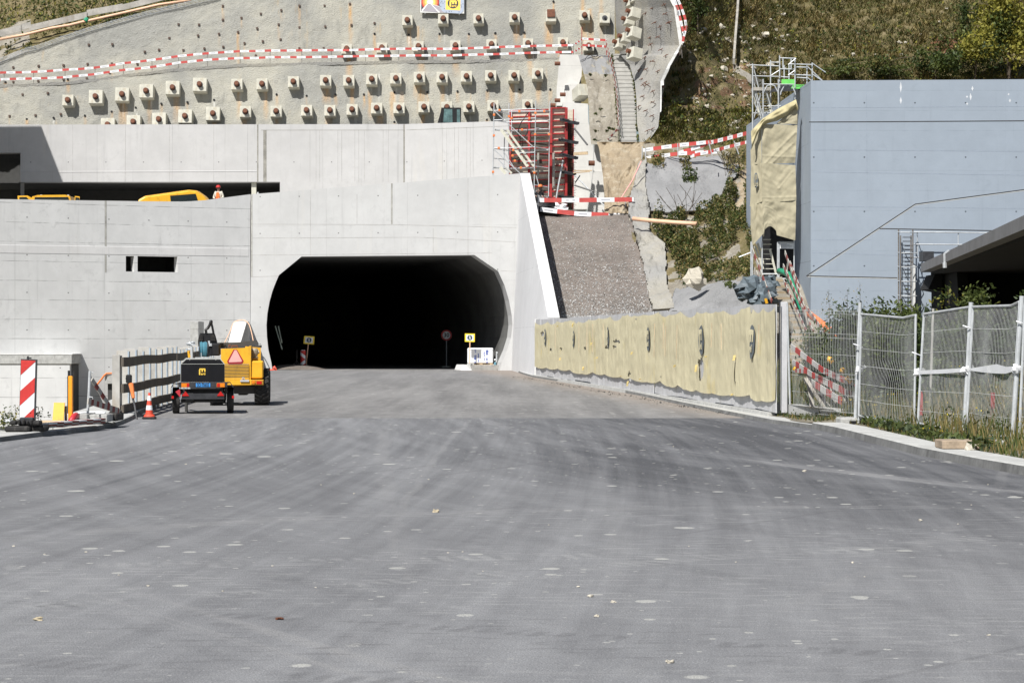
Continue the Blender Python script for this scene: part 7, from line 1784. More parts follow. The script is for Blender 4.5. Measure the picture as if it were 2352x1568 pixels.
m=MB(); m.lathe([(.09,0),(.10,.04),(.07,.06),(.09,.1),(.10,.14),(.10,.2),(.07,.26)],T3(1668,640,YD+.8),14); m.tube([T3(1690,555,YD+.8),T3(1735,545,YD+.8)],.045,8); build('air_filter',m,simple('tan_filter',(.33,.28,.20),.5,var=.2),du)
m=MB(); m.prism([T3(x,y,YD+1.4) for x,y in ((1160,500),(1165,420),(1480,412),(1715,385),(1745,440),(1600,470),(1600,500))],(0,1.5,0)); m.prism([T3(x,y,YD+1.35) for x,y in ((1575,468),(1778,455),(1778,490),(1578,505))],(0,1.9,0)); build('skip',m,M['darkcon'],du)
m=MB(); bx(m,1230,1012,1760,1130,YD+.2,2.2,.03); bx(m,1430,1125,1560,1150,YD+.5,1.0,.02); build('underbody',m,M['darkcon'],du)
for (x0,x1,yy) in ((1625,1830,YD+.55),(1625,1830,YD+2.6),(1000,1190,YD+.55),(1000,1190,YD+2.6)):
    a=T3(x0,0,YD).x; b=T3(x1,0,YD).x; r_=.44
    m=MB(); m.lathe([(r_*.5,a+.03),(r_*.85,a),(r_*.96,a+.03),(r_,a+.08),(r_,b-.08),(r_*.96,b-.03),(r_*.85,b),(r_*.5,b-.03)],(0,yy,r_),28,0,'x')
    for k in range(22):
        an=2*PI*k/22; 
        for sgn in (0,1):
            x_a=lerp(a,b,.03) if sgn==0 else lerp(a,b,.97); x_b=lerp(a,b,.52); an2=an+(.16 if sgn else 0)
            q=lambda x,ang,r:(x,yy+r*math.cos(ang),r_+r*math.sin(ang))
            m.add([q(x_a,an2,r_*.99),q(x_b,an2+.2,r_*.99),q(x_b,an2+.27,r_*.99),q(x_a,an2+.07,r_*.99),q(x_a,an2,r_*1.05),q(x_b,an2+.2,r_*1.05),q(x_b,an2+.27,r_*1.05),q(x_a,an2+.07,r_*1.05)],[(0,1,5,4),(1,2,6,5),(2,3,7,6),(3,0,4,7),(4,5,6,7)])
    wh=build('wheel',m,M['rubber'],du); m=MB(); m.lathe([(r_*.48,b-.035),(r_*.2,b-.02)],(0,yy,r_),16,0,'x'); build('rim',m,M['yellow'],wh)
# operator's seat and roll arm
m=MB(); m.prism([T3(x,y,YD+1.0) for x,y in ((895,400),(905,350),(925,290),(940,285),(1115,285),(1130,295),(1160,400),(1165,470),(900,470))],(0,.12,0)); bx(m,905,430,1180,600,YD+.6,.7,.03); st_=build('seat',m,M['black'],du)
m=MB()
for i in range(4):
    for (xa,xb) in ((912+i*-3,965),(1070,1128+i*3)): m.beam(T3(xa,318+i*22,YD+.98),T3(xb,318+i*22,YD+.98),.035,.03)
build('seat_ribs',m,M['rubber'],st_)
m=MB(); m.tube([T3(1012,285,YD+1.0),T3(1002,240,YD+1.0),T3(1035,215,YD+1.0),T3(1060,170,YD+1),T3(1075,125,YD+1)],.035,8); m.tube([T3(1075,120,YD+1),T3(1095,200,YD+1),T3(1112,290,YD+1)],.028,8); m.blob(T3(1078,130,YD+1),(.045,.04,.05),1,.1); build('roll_arm',m,M['black'],du)
m=MB(); m.tube([T3(1320,495,YD+.2),T3(1330,462,YD+.2),T3(1400,462,YD+.2),T3(1408,490,YD+.2)],.016,6); m.tube([T3(1285,480,YD+.2),T3(1290,450,YD+.2),T3(1310,455,YD+.2)],.02,6); build('lifting_loop',m,M['rust'],du)
m=MB(); m.tube([T3(1235,410,YD+1.3),T3(1240,385,YD+1.3),T3(1262,385,YD+1.3),T3(1268,410,YD+1.3)],.012,6); build('shackle',m,M['steel'],du)

tr.rotation_euler=(0,0,math.radians(7.6)); du.rotation_euler=(0,0,math.radians(5.0))
hrl.rotation_euler=(0,0,math.radians(7.6)); _d=hrl.location-tr.location; _d.rotate(Matrix.Rotation(math.radians(7.6),3,'Z')); hrl.location=tr.location+_d
# ---------------------------------------------------------------- signs and things at the tunnel mouth
def cp1(x,y,Y): return P(1050.8+x*.07324,746.5+y*.07324,Y)
def cp2(x,y,Y): return P(660.3+x*.07324,746.5+y*.07324,Y)
def pedsign(root,cs4,cf_,Y):
    TL,TR,BR,BL=[cf_(x,y,Y) for x,y in cs4]
    Q=lambda s,t,o: BL.lerp(BR,s).lerp(TL.lerp(TR,s),t)+Vector((0,-o,0))
    m=MB(); m.prism([Q(0,0,0),Q(1,0,0),Q(1,1,0),Q(0,1,0)],(0,.02,0)); bd_=build('sign_board',m,M['signyellow'],root)
    m=MB(); m.add([Q(.13,.15,.004),Q(.87,.15,.004),Q(.87,.85,.004),Q(.13,.85,.004)],[(0,1,2,3)]); build('white_field',m,M['white'],bd_)
    w_=(TR-TL).length; h_=(TL-BL).length; r=.31*h_; m=MB(); m.add([Q(.5+r*math.cos(a)/w_,.5+r*math.sin(a)/h_,.008) for a in [2*PI*i/28 for i in range(28)]],[tuple(range(28))]); build('blue_disc',m,M['signblue'],bd_)
    m=MB(); A=lambda x,y: Q(.5+x*r/w_,.5+y*r/h_,.012)
    m.add([A(.14*math.cos(a)-.03,.62+.15*math.sin(a)) for a in [2*PI*i/12 for i in range(12)]],[tuple(range(12))])
    for q in ([(-.12,.45),(.18,.45),(.22,-.05),(-.12,-.08)],[(-.12,.0),(.05,.0),(-.30,-.72),(-.46,-.72)],[(.02,.0),(.22,.0),(.36,-.72),(.18,-.75)],[(-.1,.44),(-.05,.28),(-.38,.12),(-.42,.22)],[(.14,.44),(.2,.3),(.46,.0),(.4,-.06)]): m.add([A(x,y) for x,y in q],[(0,1,2,3)])
    build('walker_symbol',m,M['white'],bd_)
sR=thing('pedestrian_sign','yellow framed pedestrian sign on a wooden pole in front of the wrapped pallet','road sign',cp1(385,1255,126.4))
pedsign(sR,((232,262),(545,268),(540,530),(230,520)),cp1,126.4)
m=MB(); m.tube([cp1(387,700,126.43),cp1(392,530,126.43)],.028,8); m.tube([cp1(380,1200,126.43),cp1(387,700,126.43)],.026,8); build('pole',m,M['sleeve'],sR)
m=MB(); a=cp1(305,1255,126.4); b=cp1(520,1190,126.4); m.bev(a.x,b.x,126.25,126.7,a.z-.02,b.z,.02); ft_=build('foot',m,M['kerb'],sR); m=MB(); m.box(cp1(415,0,126.4).x,cp1(470,0,126.4).x,126.24,126.27,a.z+.02,a.z+.07); build('foot_slot',m,M['black'],ft_)
sL=thing('pedestrian_sign','yellow framed pedestrian sign on a slanting wooden pole at the left of the tunnel mouth','road sign',cp2(590,1390,131))
pedsign(sL,((525,335),(850,355),(830,608),(500,580)),cp2,131)
m=MB(); m.tube([cp2(585,1240,131.03),cp2(650,605,131.03)],.030,8); build('pole',m,M['sleeve'],sL)
m=MB(); a=cp2(560,1330,131); b=cp2(625,1240,131); m.bev(a.x,b.x,130.9,131.1,a.z,b.z,.01); a=cp2(560,1440,131); b=cp2(670,1330,131); m.bev(a.x,b.x,130.7,131.3,0,b.z,.02); build('foot',m,M['kerb'],sL)
cy=thing('striped_tube_beacon','red and white chevron striped tube beacon beside the slanting pedestrian sign','beacon',cp2(490,1345,130.6))
a=cp2(410,1345,130.6); b=cp2(568,790,130.6); r_=(b.x-a.x)/2; cx_=(a.x+b.x)/2; zb_=a.z; zt_=b.z
m=MB(); m.lathe([(r_*.4,zt_-.04),(r_*.5,zt_),(r_*.85,zt_+.02),(r_,zt_-.03),(r_,zb_-.05)],(cx_,130.6,0),24); build('tube',m,M['white'],cy)
def chev(y0l,y1l,y0r,y1r):
    m=MB(); n=14
    vs=[]
    for i in range(n+1):
        th=lerp(-1.45,1.45,i/n); s=(math.sin(th)+1)/2; x=cx_+(r_+.004)*math.sin(th); y=130.6-(r_+.004)*math.cos(th)
        vs+=[Vector((x,y,cp2(0,lerp(y0l,y0r,s),130.6).z)),Vector((x,y,cp2(0,lerp(y1l,y1r,s),130.6).z))]
    m.add(vs,[(2*i+1,2*i+3,2*i+2,2*i) for i in range(n)]); build('red_chevron',m,M['red'],cy)
chev(800,835,790,960); chev(940,1185,1075,1078); chev(1310,1345,1190,1345)
sp30=thing('speed_sign','round red-rimmed speed sign reading 30, standing in the dark inside the tunnel','road sign',(P(1025.4,842,138).x,138,0))
c=P(1025.4,769.7,138); R3=.31
def dsk(r,o,mat,nm,par): 
    m=MB(); m.lathe([(r,-o-.004),(r,-o+.004)],c,32,0,'y'); return build(nm,m,mat,par)
b3_=dsk(R3,.0,M['red'],'sign_disc',sp30); dsk(R3*.72,.006,M['white'],'white_centre',b3_)
m=MB(); add_text(m,'30',.34,c+Vector((0,-.014,0)),(1,0,0),(0,0,1),.006); build('digits',m,M['ink'],b3_)
m=MB(); m.tube([(c.x,138.02,.05),(c.x,138.02,c.z-R3+.05)],.025,8); build('pole',m,M['steel'],sp30); m=MB(); m.bev(c.x-.25,c.x+.25,137.8,138.3,0,.08,.02); build('foot',m,M['kerb'],sp30)
isl=thing('concrete_island','low grey kerb island with a sloping white end, right of the tunnel mouth','concrete island',cp1(800,1400,126))
a=cp1(465,1400,125.7); b=cp1(1520,1400,125.7); zt_=.275
m=MB(); m.prism([(a.x,125.7,-.02),(b.x,125.7,-.02),(b.x-.25,125.7,zt_),(a.x-.12,125.7,zt_)],(-.4,2.6,0)); build('kerb_body',m,M['darkstone'],isl)
m=MB(); c0=cp1(105,1380,125.9); m.prism([(c0.x,125.75,-.02),(a.x-.002,125.68,-.02),(a.x-.125,125.68,zt_+.004),(c0.x+.12,125.9,zt_+.004)],(-.4,2.5,0)); build('bevelled_end',m,M['capcon'],isl)
pal=thing('wrapped_pallet','pallet load wrapped in white plastic printed with blue lettering','pallet',cp1(715,1255,127.1))
a=cp1(312,1195,127.05); b=cp1(1118,715,127.05); m=MB(); m.bev(a.x,b.x,127.05,128.1,a.z,b.z,.04); build('wrapped_load',m,M['wrap'],pal)
m=MB(); m.beam(cp1(330,772,127.045),cp1(1110,772,127.045),.01,.008); build('wrap_seam',m,M['printgrey'],pal)
for (x,ys,sz,col,ss) in ((570,(1160,1000,835,740),.26,'fibb',.0),(925,(1190,1060,860,735),.26,'fibb',0)):
    pass
def vtext(body,x,y,size,Y=127.035,mat='bluewrap',down=True,bold=.004):
    m=MB(); ex_=Vector((0,0,-1)) if down else Vector((0,0,1)); ez_=Vector((1,0,0)) if down else Vector((-1,0,0)); add_text(m,body,size,cp1(x,y,Y),ex_,ez_,bold,0,.9); build('print_lettering',m,M[mat],pal)
vtext('fibb',560,1010,.19,down=False); vtext('o fi',560,820,.13,down=False); vtext('fi',560,1165,.16,down=False)
vtext('fibb',925,860,.19); vtext('(o)',925,1065,.12); vtext('fi',925,1165,.15)
vtext('xdbgendpf',838,900,.065); vtext('minuiol',838,1060,.06); vtext('xdbgendpf',650,960,.065,down=False); vtext('minuiol',650,1110,.06,down=False)
m=MB(); zz0=cp1(0,1255,127).z; zz1=cp1(0,1200,127).z
for (x0,x1) in ((330,520),(690,790),(1020,1110)): 
    p=cp1(x0,0,127); q=cp1(x1,0,127); m.box(p.x,q.x,127.08,128.05,zt_+.02,zz1)
p=cp1(330,0,127); q=cp1(1110,0,127); m.box(p.x,q.x,127.06,128.08,zt_+.002,zt_+.022); m.box(p.x,q.x,127.06,128.08,zz1,zz1+.02); build('wooden_pallet',m,M['wood'],pal)
tp3=thing('tripod_stand','small galvanised folding tripod stand at the right end of the concrete island','tripod',cp1(1230,1260,126.8))
for q in ([(1235,1120),(1190,1170),(1110,1262)],[(1240,1100),(1310,1150),(1385,1258)],[(1235,1080),(1260,1180),(1270,1255)],[(1160,1190),(1240,1165),(1330,1200)]):
    m=MB(); m.tube([cp1(x,y,126.8+(.25 if i==2 and q[0][0]==1235 and q[2][0]==1270 else 0)) for i,(x,y) in enumerate(q)],.02,6); build('leg',m,M['steel'],tp3)
m=MB(); m.tube([cp1(1235,1130,126.85),cp1(1225,920,126.85)],.045,8); m.tube([cp1(1225,920,126.85),cp1(1225,850,126.85)],.03,8); m.tube([cp1(1205,845,126.85),cp1(1262,870,126.85)],.035,8); build('mast',m,M['steel'],tp3)
m=MB(); m.blob(cp1(1180,1085,126.6),(.06,.05,.05),1,.2); build('white_knob',m,M['white'],tp3)
m=MB(); m.lathe([(.06,0),(.06,.12),(.05,.15),(.025,.17)],cp1(1182,1255,126.5),12); o=build('water_bottle',m,M['bluehose']); tag(o,'small blue and white bottle standing under the tripod stand','bottle')
for k,(x0,y0,x1,y1) in enumerate(((632.3,749,648,802),(639.3,749,647.5,787))):
    m=MB(); m.tube([P(x0,y0,129.9),P(x1,y1,129.3)],.035,6); o=build('pale_stick',m,simple('pale_green_stick',(.50,.56,.46),.6,var=.25,sc=3)); tag(o,'pale greenish pole leaning in the left of the tunnel mouth, the '+('longer left' if k==0 else 'shorter right')+' one','pole')
# fallen cone and clutter at left jamb
fc=thing('traffic_cone','bright red traffic cone lying on its side at the left tunnel jamb','traffic cone',T3(1830,825,125.5))
m=MB(); m.tube([T3(1770,812,125.6),T3(1900,806,125.6)],[.13,.06],12); build('cone_body',m,M['cone'],fc)
m=MB(); m.tube([T3(1912,740,125.7),T3(1905,800,125.7)],[.03,.13],12); m.tube([smooth_pl([T3(1885,760,125.55),T3(1925,770,125.5),T3(1935,805,125.5),T3(1900,830,125.5)],i/10) for i in range(11)],.03,6); build('upright_cone',m,M['cone'],fc)
m=MB(); m.grid(lambda s,t:(lambda x,y:Vector((x,y,.002+.26*max(0,1-((x+11.9)/1.7)**2)*max(0,1-((y-131)/3.5)**2)+.02*mnoise.noise(Vector((x*3,y*3,0))))))(lerp(-13.5,-10.1,s),lerp(127.6,134.4,t)),20,20); o=build('gravel_heap',m,M['gravel'],smooth=True); tag(o,'low heap of dark gravel inside the left of the tunnel mouth','gravel heap')
cab_=thing('black_cable','loops of black cable lying at the foot of the slanting sign','cable',cp2(500,1450,129))
m=MB(); m.tube([smooth_pl([cp2(-400,1450,129),cp2(0,1470,129),cp2(250,1440,129),cp2(240,1390,129.2),cp2(400,1370,129.4),cp2(560,1390,129),cp2(690,1400,129),cp2(680,1450,128.7),cp2(560,1450,128.6),cp2(700,1380,129),cp2(860,1470,128.6),cp2(950,1462,128.7)],i/60) for i in range(61)],.022,6); build('cable',m,M['rubber'],cab_,smooth=True)
m=MB()
for i in range(9): m.blob(cp2(-250+i*48,1440+rs.uniform(-8,15),128.9),(.12,.08,rs.uniform(.05,.1)),i,.5,0,5)
o=build('dark_rag_heap',m,M['dkmetal']); tag(o,'dark heap of crumpled sheeting between the fallen cone and the slanting sign','rag heap')
m=MB(); m.lathe([(.3,0),(.17,.2),(.12,.22)],cp2(440,1485,128.6),14); o=build('pink_cone_foot',m,M['sleeve']); tag(o,'small pale pink plastic foot in front of the striped tube beacon','plastic foot')
dt=thing('tripod_stand','dark folding tripod barely visible in the left of the tunnel','tripod',cp2(290,1300,136))
for (x,y) in ((150,1280),(400,1260),(290,1250)):
    m=MB(); m.tube([cp2(290,1100,136),cp2(x,y,136.2)],.025,6); build('leg',m,M['rod'],dt)
m=MB(); m.tube([cp2(290,1120,136),cp2(300,770,136)],.03,6); build('mast',m,M['rod'],dt)

# ---------------------------------------------------------------- vehicles on the terrace
van=thing('yellow_van','yellow van parked sloping on the terrace, its dark side window showing above the parapet','van',P(408,520,131))
YV=130.4
m=MB(); prof=[(-2.1,.25),(-2.15,.8),(-2.1,1.45),(-1.95,1.75),(-1.6,1.9),(.9,2.02),(1.35,1.93),(1.75,1.6),(2.15,1.1),(2.45,.95),(2.5,.3)]
tl_=math.radians(5.8); cxv=P(405,0,YV).x; zv=P(462,436.5,YV).z-2.02-.13
def vr(x,z,y=0): return Vector((cxv+x*math.cos(tl_)*.93-z*math.sin(tl_),YV+y+x*.25,zv+x*math.sin(tl_)+z*math.cos(tl_)))
secs=[(0,.0,.25),(.06,.03,.05),(.22,.0,0),(1.5,.0,0),(1.68,.03,.05),(1.74,.0,.25)]
rings=[]
for (y,ins_,ins2) in ((0.0,0,1),(.05,.04,0),(.35,.10,0),(1.45,.10,0),(1.75,.04,0),(1.8,0,1)):
    rings.append([vr(x*(1 if ins2==0 else .985),z+(ins_ if z>1.4 else 0)-(.04 if (ins2 and z>1.4) else 0),y) for x,z in prof])
n=len(prof); vs=[q for g in rings for q in g]; fs=[]
for k in range(5):
    for i in range(n): fs.append((k*n+i,k*n+(i+1)%n,(k+1)*n+(i+1)%n,(k+1)*n+i))
fs+=[tuple(range(n)),tuple(5*n+i for i in reversed(range(n)))]
m.add(vs,fs); build('body',m,M['yellow'],van,smooth=False)
m=MB(); m.add([vr(-.15,1.15,-.03),vr(1.45,1.15,-.03),vr(1.30,1.84,-.03),vr(-.15,1.86,-.03)],[(0,1,2,3)]); m.add([vr(-1.75,1.42,-.015),vr(-.1,1.42,-.015),vr(-.1,1.5,-.01),vr(-1.75,1.5,-.01)],[(0,1,2,3)]); build('side_window',m,M['glass'],van)
m=MB(); m.add([vr(1.42,1.92,.25),vr(1.80,1.58,.25),vr(1.80,1.58,1.5),vr(1.42,1.92,1.5)],[(0,1,2,3)]); build('windscreen',m,M['glass'],van)
for x in (-1.4,1.6):
    m=MB(); m.lathe([(.32,-.02),(.32,.22)],vr(x,.3,0),18,0,'y'); build('wheel',m,M['rubber'],van)
v2=thing('yellow_pickup','yellow truck cab facing the camera with both doors open, half hidden by the parapet','truck',P(118,520,123.5))
Y2_=123.4
def q2(x,y,Y=Y2_): return P(x*.26856,402+y*.26856,Y)
zf=deckz(-24)
def pr(pts,d,nm,mat,Y=Y2_,par=v2): 
    m=MB(); m.prism([q2(x,y,Y) for x,y in pts],(0,d,0)); return build(nm,m,mat,par)
pr([(275,185),(320,172),(560,170),(598,180),(625,300),(625,420),(262,420),(262,300)],1.6,'cab',M['yellow'],Y2_+.25)
pr([(298,190),(582,188),(605,290),(285,290)],.03,'windscreen',M['glass'],Y2_+.2)
pr([(262,330),(625,330),(625,400),(262,400)],.3,'bonnet',M['yellow'],Y2_-.1)
d1=pr([(150,178),(235,176),(290,206),(290,330),(160,330)],.05,'door',M['yellow'],Y2_+.1); pr([(165,190),(225,188),(245,208),(245,240),(165,240)],.02,'door_window',M['glass'],Y2_+.06,d1)
d2_=pr([(640,180),(680,184),(688,330),(632,330)],.05,'door',M['yellow'],Y2_+.1); pr([(645,190),(676,194),(680,240),(642,240)],.02,'door_window',M['glass'],Y2_+.06,d2_)
m=MB(); 
for x in (335,567): m.bev(q2(x-8,0).x,q2(x+8,0).x,Y2_+.5,Y2_+.6,q2(0,174).z,q2(0,164).z,.01)
build('roof_lights',m,M['steel'],v2)
for x in (295,590):
    p=q2(x,0); m=MB(); m.lathe([(.33,-.1),(.33,.12)],(p.x,Y2_+.3,zf+.33),16,0,'x'); build('wheel',m,M['rubber'],v2)

# ---------------------------------------------------------------- workers
def skinmesh(name,chains,mat,parent,lv=2):
    """chains: list of polylines [(pt, radius)...]; shared points join"""
    vs=[];rad=[];ed=[];ix={}
    def vid(p,r):
        k=tuple(round(c,4) for c in p)
        if k not in ix: ix[k]=len(vs); vs.append(p); rad.append(r)
        return ix[k]
    for ch in chains:
        ids=[vid(p,r) for p,r in ch]
        for a,b in zip(ids,ids[1:]): ed.append((a,b))
    me=bpy.data.meshes.new(name); me.from_pydata(vs,ed,[]); me.materials.append(mat)
    o=bpy.data.objects.new(name,me); COL.objects.link(o); o.parent=parent
    sk=o.modifiers.new('skin','SKIN'); sk.use_smooth_shade=True
    for i,r in enumerate(rad):
        d=me.skin_vertices[0].data[i]; d.radius=(r,r) if not hasattr(r,'__len__') else r
    me.skin_vertices[0].data[0].use_root=True
    ss=o.modifiers.new('sub','SUBSURF'); ss.levels=lv; ss.render_levels=lv; return o
def person(label,loc,rz,lean,helmet,jacket,vest,trousers):
    r=thing('person',label,'person',loc); r.rotation_euler=(0,0,rz)
    L=math.radians(lean); 
    def up(x,y,z):   # bend the trunk forward (towards -Y) above the hips
        if z<=.95: return (x,y,z)
        dz=z-.95; return (x,y-dz*math.sin(L)+0,.95+dz*math.cos(L)+y*math.sin(L)*.3)
    hip=(0,0,.95); ch=up(0,0,1.28); nk=up(0,0,1.48); hd0=up(0,-.01,1.56); hd=up(0,-.015,1.66)
    shL=up(-.17,0,1.42); shR=up(.17,0,1.42); elL=up(-.27,-.05,1.14); elR=up(.27,-.05,1.14); wrL=up(-.15,-.27,1.08); wrR=up(.15,-.27,1.10)
    legs=[[(hip,.14),((-.10,0,.86),.10),((-.12,-.02,.48),.062),((-.13,.02,.09),.045),((-.13,-.12,.05),.04)],[(hip,.14),((.10,0,.86),.10),((.12,-.02,.48),.062),((.13,.02,.09),.045),((.13,-.12,.05),.04)]]
    tor=[[(hip,.14),(ch,(.17,.12)),(nk,.065),(hd0,.06),(hd,.085)]]
    arms=[[(ch,(.17,.12)),(shL,.07),(elL,.045),(wrL,.028)],[(ch,(.17,.12)),(shR,.07),(elR,.045),(wrR,.028)]]
    fing=[]
    for w0,sg in ((wrL,1),(wrR,-1)):
        pm=(w0[0]+sg*.035,w0[1]-.07,w0[2]-.005); fing.append([(w0,.028),(pm,.03)])
        for k,ln in enumerate((.065,.075,.07,.055)):
            b0=(pm[0]+(k-1.5)*.018,pm[1]-.02,pm[2]); fing.append([(pm,.03),(b0,.011),(b0 and (b0[0]+sg*.005,b0[1]-ln*.6,b0[2]-.01),.009),((b0[0]+sg*.01,b0[1]-ln*.85,b0[2]-.035),.008)])
        fing.append([(pm,.03),((pm[0]+sg*.035,pm[1]+.005,pm[2]+.01),.012),((pm[0]+sg*.05,pm[1]-.03,pm[2]+.005),.009)])
    skinmesh('body',legs+tor+arms+fing,M['skin'],r)
    g=lambda c,k:[[(p,(tuple(x*k for x in q) if hasattr(q,'__len__') else q*k)) for p,q in ch_] for ch_ in c]
    skinmesh('trousers',[[(p,(q if hasattr(q,'__len__') else q+.018)) for p,q in ch_[:4]] for ch_ in legs],trousers,r)
    jt=[[(hip,.165),(ch,(.195,.15)),(up(0,0,1.43),.11)]]; ja=[[(ch,(.195,.15)),(shL,.088),(elL,.062),((wrL[0]*1.02,wrL[1]*.9,wrL[2]),.042)],[(ch,(.195,.15)),(shR,.088),(elR,.062),((wrR[0]*1.02,wrR[1]*.9,wrR[2]),.042)]]
    skinmesh('jacket',jt+ja,jacket,r)
    m=MB(); 
    def V(x,y,z): return Vector(up(x,y,z))
    m.add([V(-.07,-.165,1.42),V(.07,-.165,1.42),V(.10,-.19,1.2),V(.13,-.185,1.0),V(-.13,-.185,1.0),V(-.10,-.19,1.2)],[(0,1,2,5),(5,2,3,4)]); m.prism([V(-.165,-.10,1.04),V(.165,-.10,1.04),V(.165,-.10,.98),V(-.165,-.10,.98)],(0,-.085,0)); build('vest_front',m,vest,r,local=True)
    c=Vector(hd)
    m=MB(); m.lathe([(.125,.03),(.122,.06),(.11,.10),(.08,.135),(.03,.15)],c,16); m.lathe([(.135,.02),(.135,.032)],c+Vector((0,-.012,0)),16); build('helmet',m,helmet,r,local=True,smooth=False)
    m=MB(); 
    for sx_ in (-.032,.032): m.blob(c+Vector((sx_,-.083,.0)),(.012,.008,.008),1,0,0,4)
    m.blob(c+Vector((0,-.085,-.062)),(.028,.008,.008),1,0,0,4); build('eyes_and_mouth',m,M['ink'],r,local=True)
    m=MB(); m.add([c+Vector((-.012,-.08,-.035)),c+Vector((.012,-.08,-.035)),c+Vector((0,-.112,-.032)),c+Vector((0,-.085,.008))],[(0,1,2),(0,2,3),(2,1,3)]); 
    for sx_ in (-.088,.088): m.blob(c+Vector((sx_,0,-.02)),(.012,.02,.03),1,0,0,4)
    build('nose_and_ears',m,M['skin'],r,local=True); return r
pz=P(503,425.5,127.9)
person('person in red helmet and cream and orange work clothes beside the van',(pz.x,127.9,pz.z-1.80),math.radians(-12),8,M['helmet'],M['cream'],M['hivis'],M['trouser'])
pz=P(1234.5,439.5,127.2)
person('person with an orange helmet bending behind the wing wall under the scaffold',(pz.x,127.9,deckz(pz.x)+.0),math.radians(20),38,M['orange'],M['trouser'],M['trouser'],M['trouser'])
# ---------------------------------------------------------------- vegetation
rv=random.Random(11)
def leaf(m,p,s,mi=0,flat=.0,up=None):
    a=Vector((rv.gauss(0,1),rv.gauss(0,1),rv.gauss(0,1)*(1-flat))).normalized(); b=a.orthogonal().normalized(); ang=rv.uniform(0,PI); c=a.cross(b); d=b*math.cos(ang)+c*math.sin(ang); e=a.cross(d)
    k=rv.uniform(.35,.6); m.add([p-d*s*.5,p+e*s*k*.5,p+d*s*.5,p-e*s*k*.5],[(0,1,2,3)],mi)
def crown(m,c,r,n,s,clumps=7,seed=0,mis=(0,),hollow=.0):
    rr=random.Random(seed); cl=[]
    for _ in range(clumps):
        d=Vector((rr.gauss(0,1),rr.gauss(0,1),rr.gauss(0,1))).normalized()*rr.uniform(.3,.85); cl.append((Vector((c[0]+d.x*r[0],c[1]+d.y*r[1],c[2]+d.z*r[2])),rr.uniform(.28,.55),rr.choice(mis)))
    for _ in range(n):
        q,k,mi=rr.choice(cl); d=Vector((rv.gauss(0,1),rv.gauss(0,1),rv.gauss(0,1))); d=d.normalized()*abs(rv.gauss(.7,.3))
        leaf(m,q+Vector((d.x*r[0]*k,d.y*r[1]*k,d.z*r[2]*k)),s*rv.uniform(.6,1.3),mi)
    return cl
def bush(name,label,cat,base,r,n,s,mats,group=None,clumps=8,seed=0,stems=5,crown_h=.55):
    root=thing(name,label,cat,base,group); c=Vector(base)+Vector((0,0,r[2]*crown_h*2))
    m=MB(); cl=crown(m,c,r,n,s,clumps,seed,tuple(range(len(mats)))); build('foliage',m,mats,root)
    m=MB()
    for q,k,_ in cl[:max(stems,1)]: 
        b=Vector(base)+Vector((rv.uniform(-.1,.1)*r[0],rv.uniform(-.1,.1)*r[1],-.05)); mid=b.lerp(q,.5)+Vector((rv.uniform(-.1,.1),0,.1)); m.tube([b,mid,q],[.03*max(.5,r[2]),.02*max(.5,r[2]),.006],5)
    build('stems',m,M['bark'],root); return root
# --- rough grass and low scrub on the hillsides (uncountable)
mats=[M['grassg'],M['straw'],M['leafdk'],M['leaf'],M['leafyel']]
def tuft(m,p,h,mi,n=3,sp=.5):
    for _ in range(n):
        a=rv.uniform(0,2*PI); w=h*.10; b=p+Vector((rv.uniform(-1,1)*h*.25,rv.uniform(-1,1)*h*.25,-.03)); t=b+Vector((math.cos(a)*h*sp,math.sin(a)*h*sp,h*rv.uniform(.7,1.1))); s_=Vector((-math.sin(a),math.cos(a)*.3,0))*w
        m.add([b-s_,b+s_,t],[(0,1,2)],mi)
m=MB(); cnt=0
while cnt<34000:
    v=rv.uniform(-70,330); L0=itp(Lf,v)+3; u=L0+(2400-L0)*rv.random()
    q=mnoise.noise(Vector((u*.012,v*.03,2))); q2n=mnoise.noise(Vector((u*.05,v*.09,5)))
    if u>1852 and v>188: continue
    if 1590<u<1725 and 150<v<250 and rv.random()<.75: continue
    if q2n<-.32 or (u<1740 and 90<v<250 and q2n<.12): continue
    p=hillP(u,v); h=rv.uniform(.14,.34)*(1.25 if q>.1 else 1)
    mi=0 if q+rv.gauss(0,.25)<.05 else 1
    if rv.random()<.18: mi=2
    if v>225 and u<1730: mi=rv.choice((0,0,1,3,2,4)) 
    tuft(m,p,h,mi,3,.95); cnt+=1
for _ in range(15000):   # scrubby leaves low on the slope and to the right
    v=rv.uniform(-70,320); L0=itp(Lf,v)+3; u=L0+(2400-L0)*rv.random()
    if u>1852 and v>188: continue
    dens=.08+.9*max(0,min(1,(v-60)/130))*max(0,min(1,(u-1850)/250))+ (.55 if (1540<u<1730 and 235<v<318) else 0)
    if mnoise.noise(Vector((u*.03,v*.06,9)))<.15-dens*.6: continue
    p=hillP(u,v)+Vector((0,-rv.uniform(0,.3),rv.uniform(0,.6))); leaf(m,p,rv.uniform(.12,.26),rv.choice((2,2,3,3,4,0)))
o=build('hill_grass',m,mats,origin=(0,0,0)); o['kind']='stuff'
# left hill
m=MB()
for _ in range(9000):
    s=rv.random(); t=rv.random(); p=lefth(s,t)
    if p.x>-8: continue
    if (t<.34 and s<.24 and mnoise.noise(Vector((s*19,t*14,0)))>-.1) or t<.10 and mnoise.noise(Vector((s*20,t*10,0)))>-.1: continue
    tuft(m,p,rv.uniform(.12,.3),rv.choice((0,0,1,2,3)),3,.9)
    if rv.random()<.9: leaf(m,p+Vector((0,-.1,.15)),rv.uniform(.15,.3),rv.choice((2,3,3,4)))
o=build('upper_hill_grass',m,mats,origin=(0,0,0)); o['kind']='stuff'
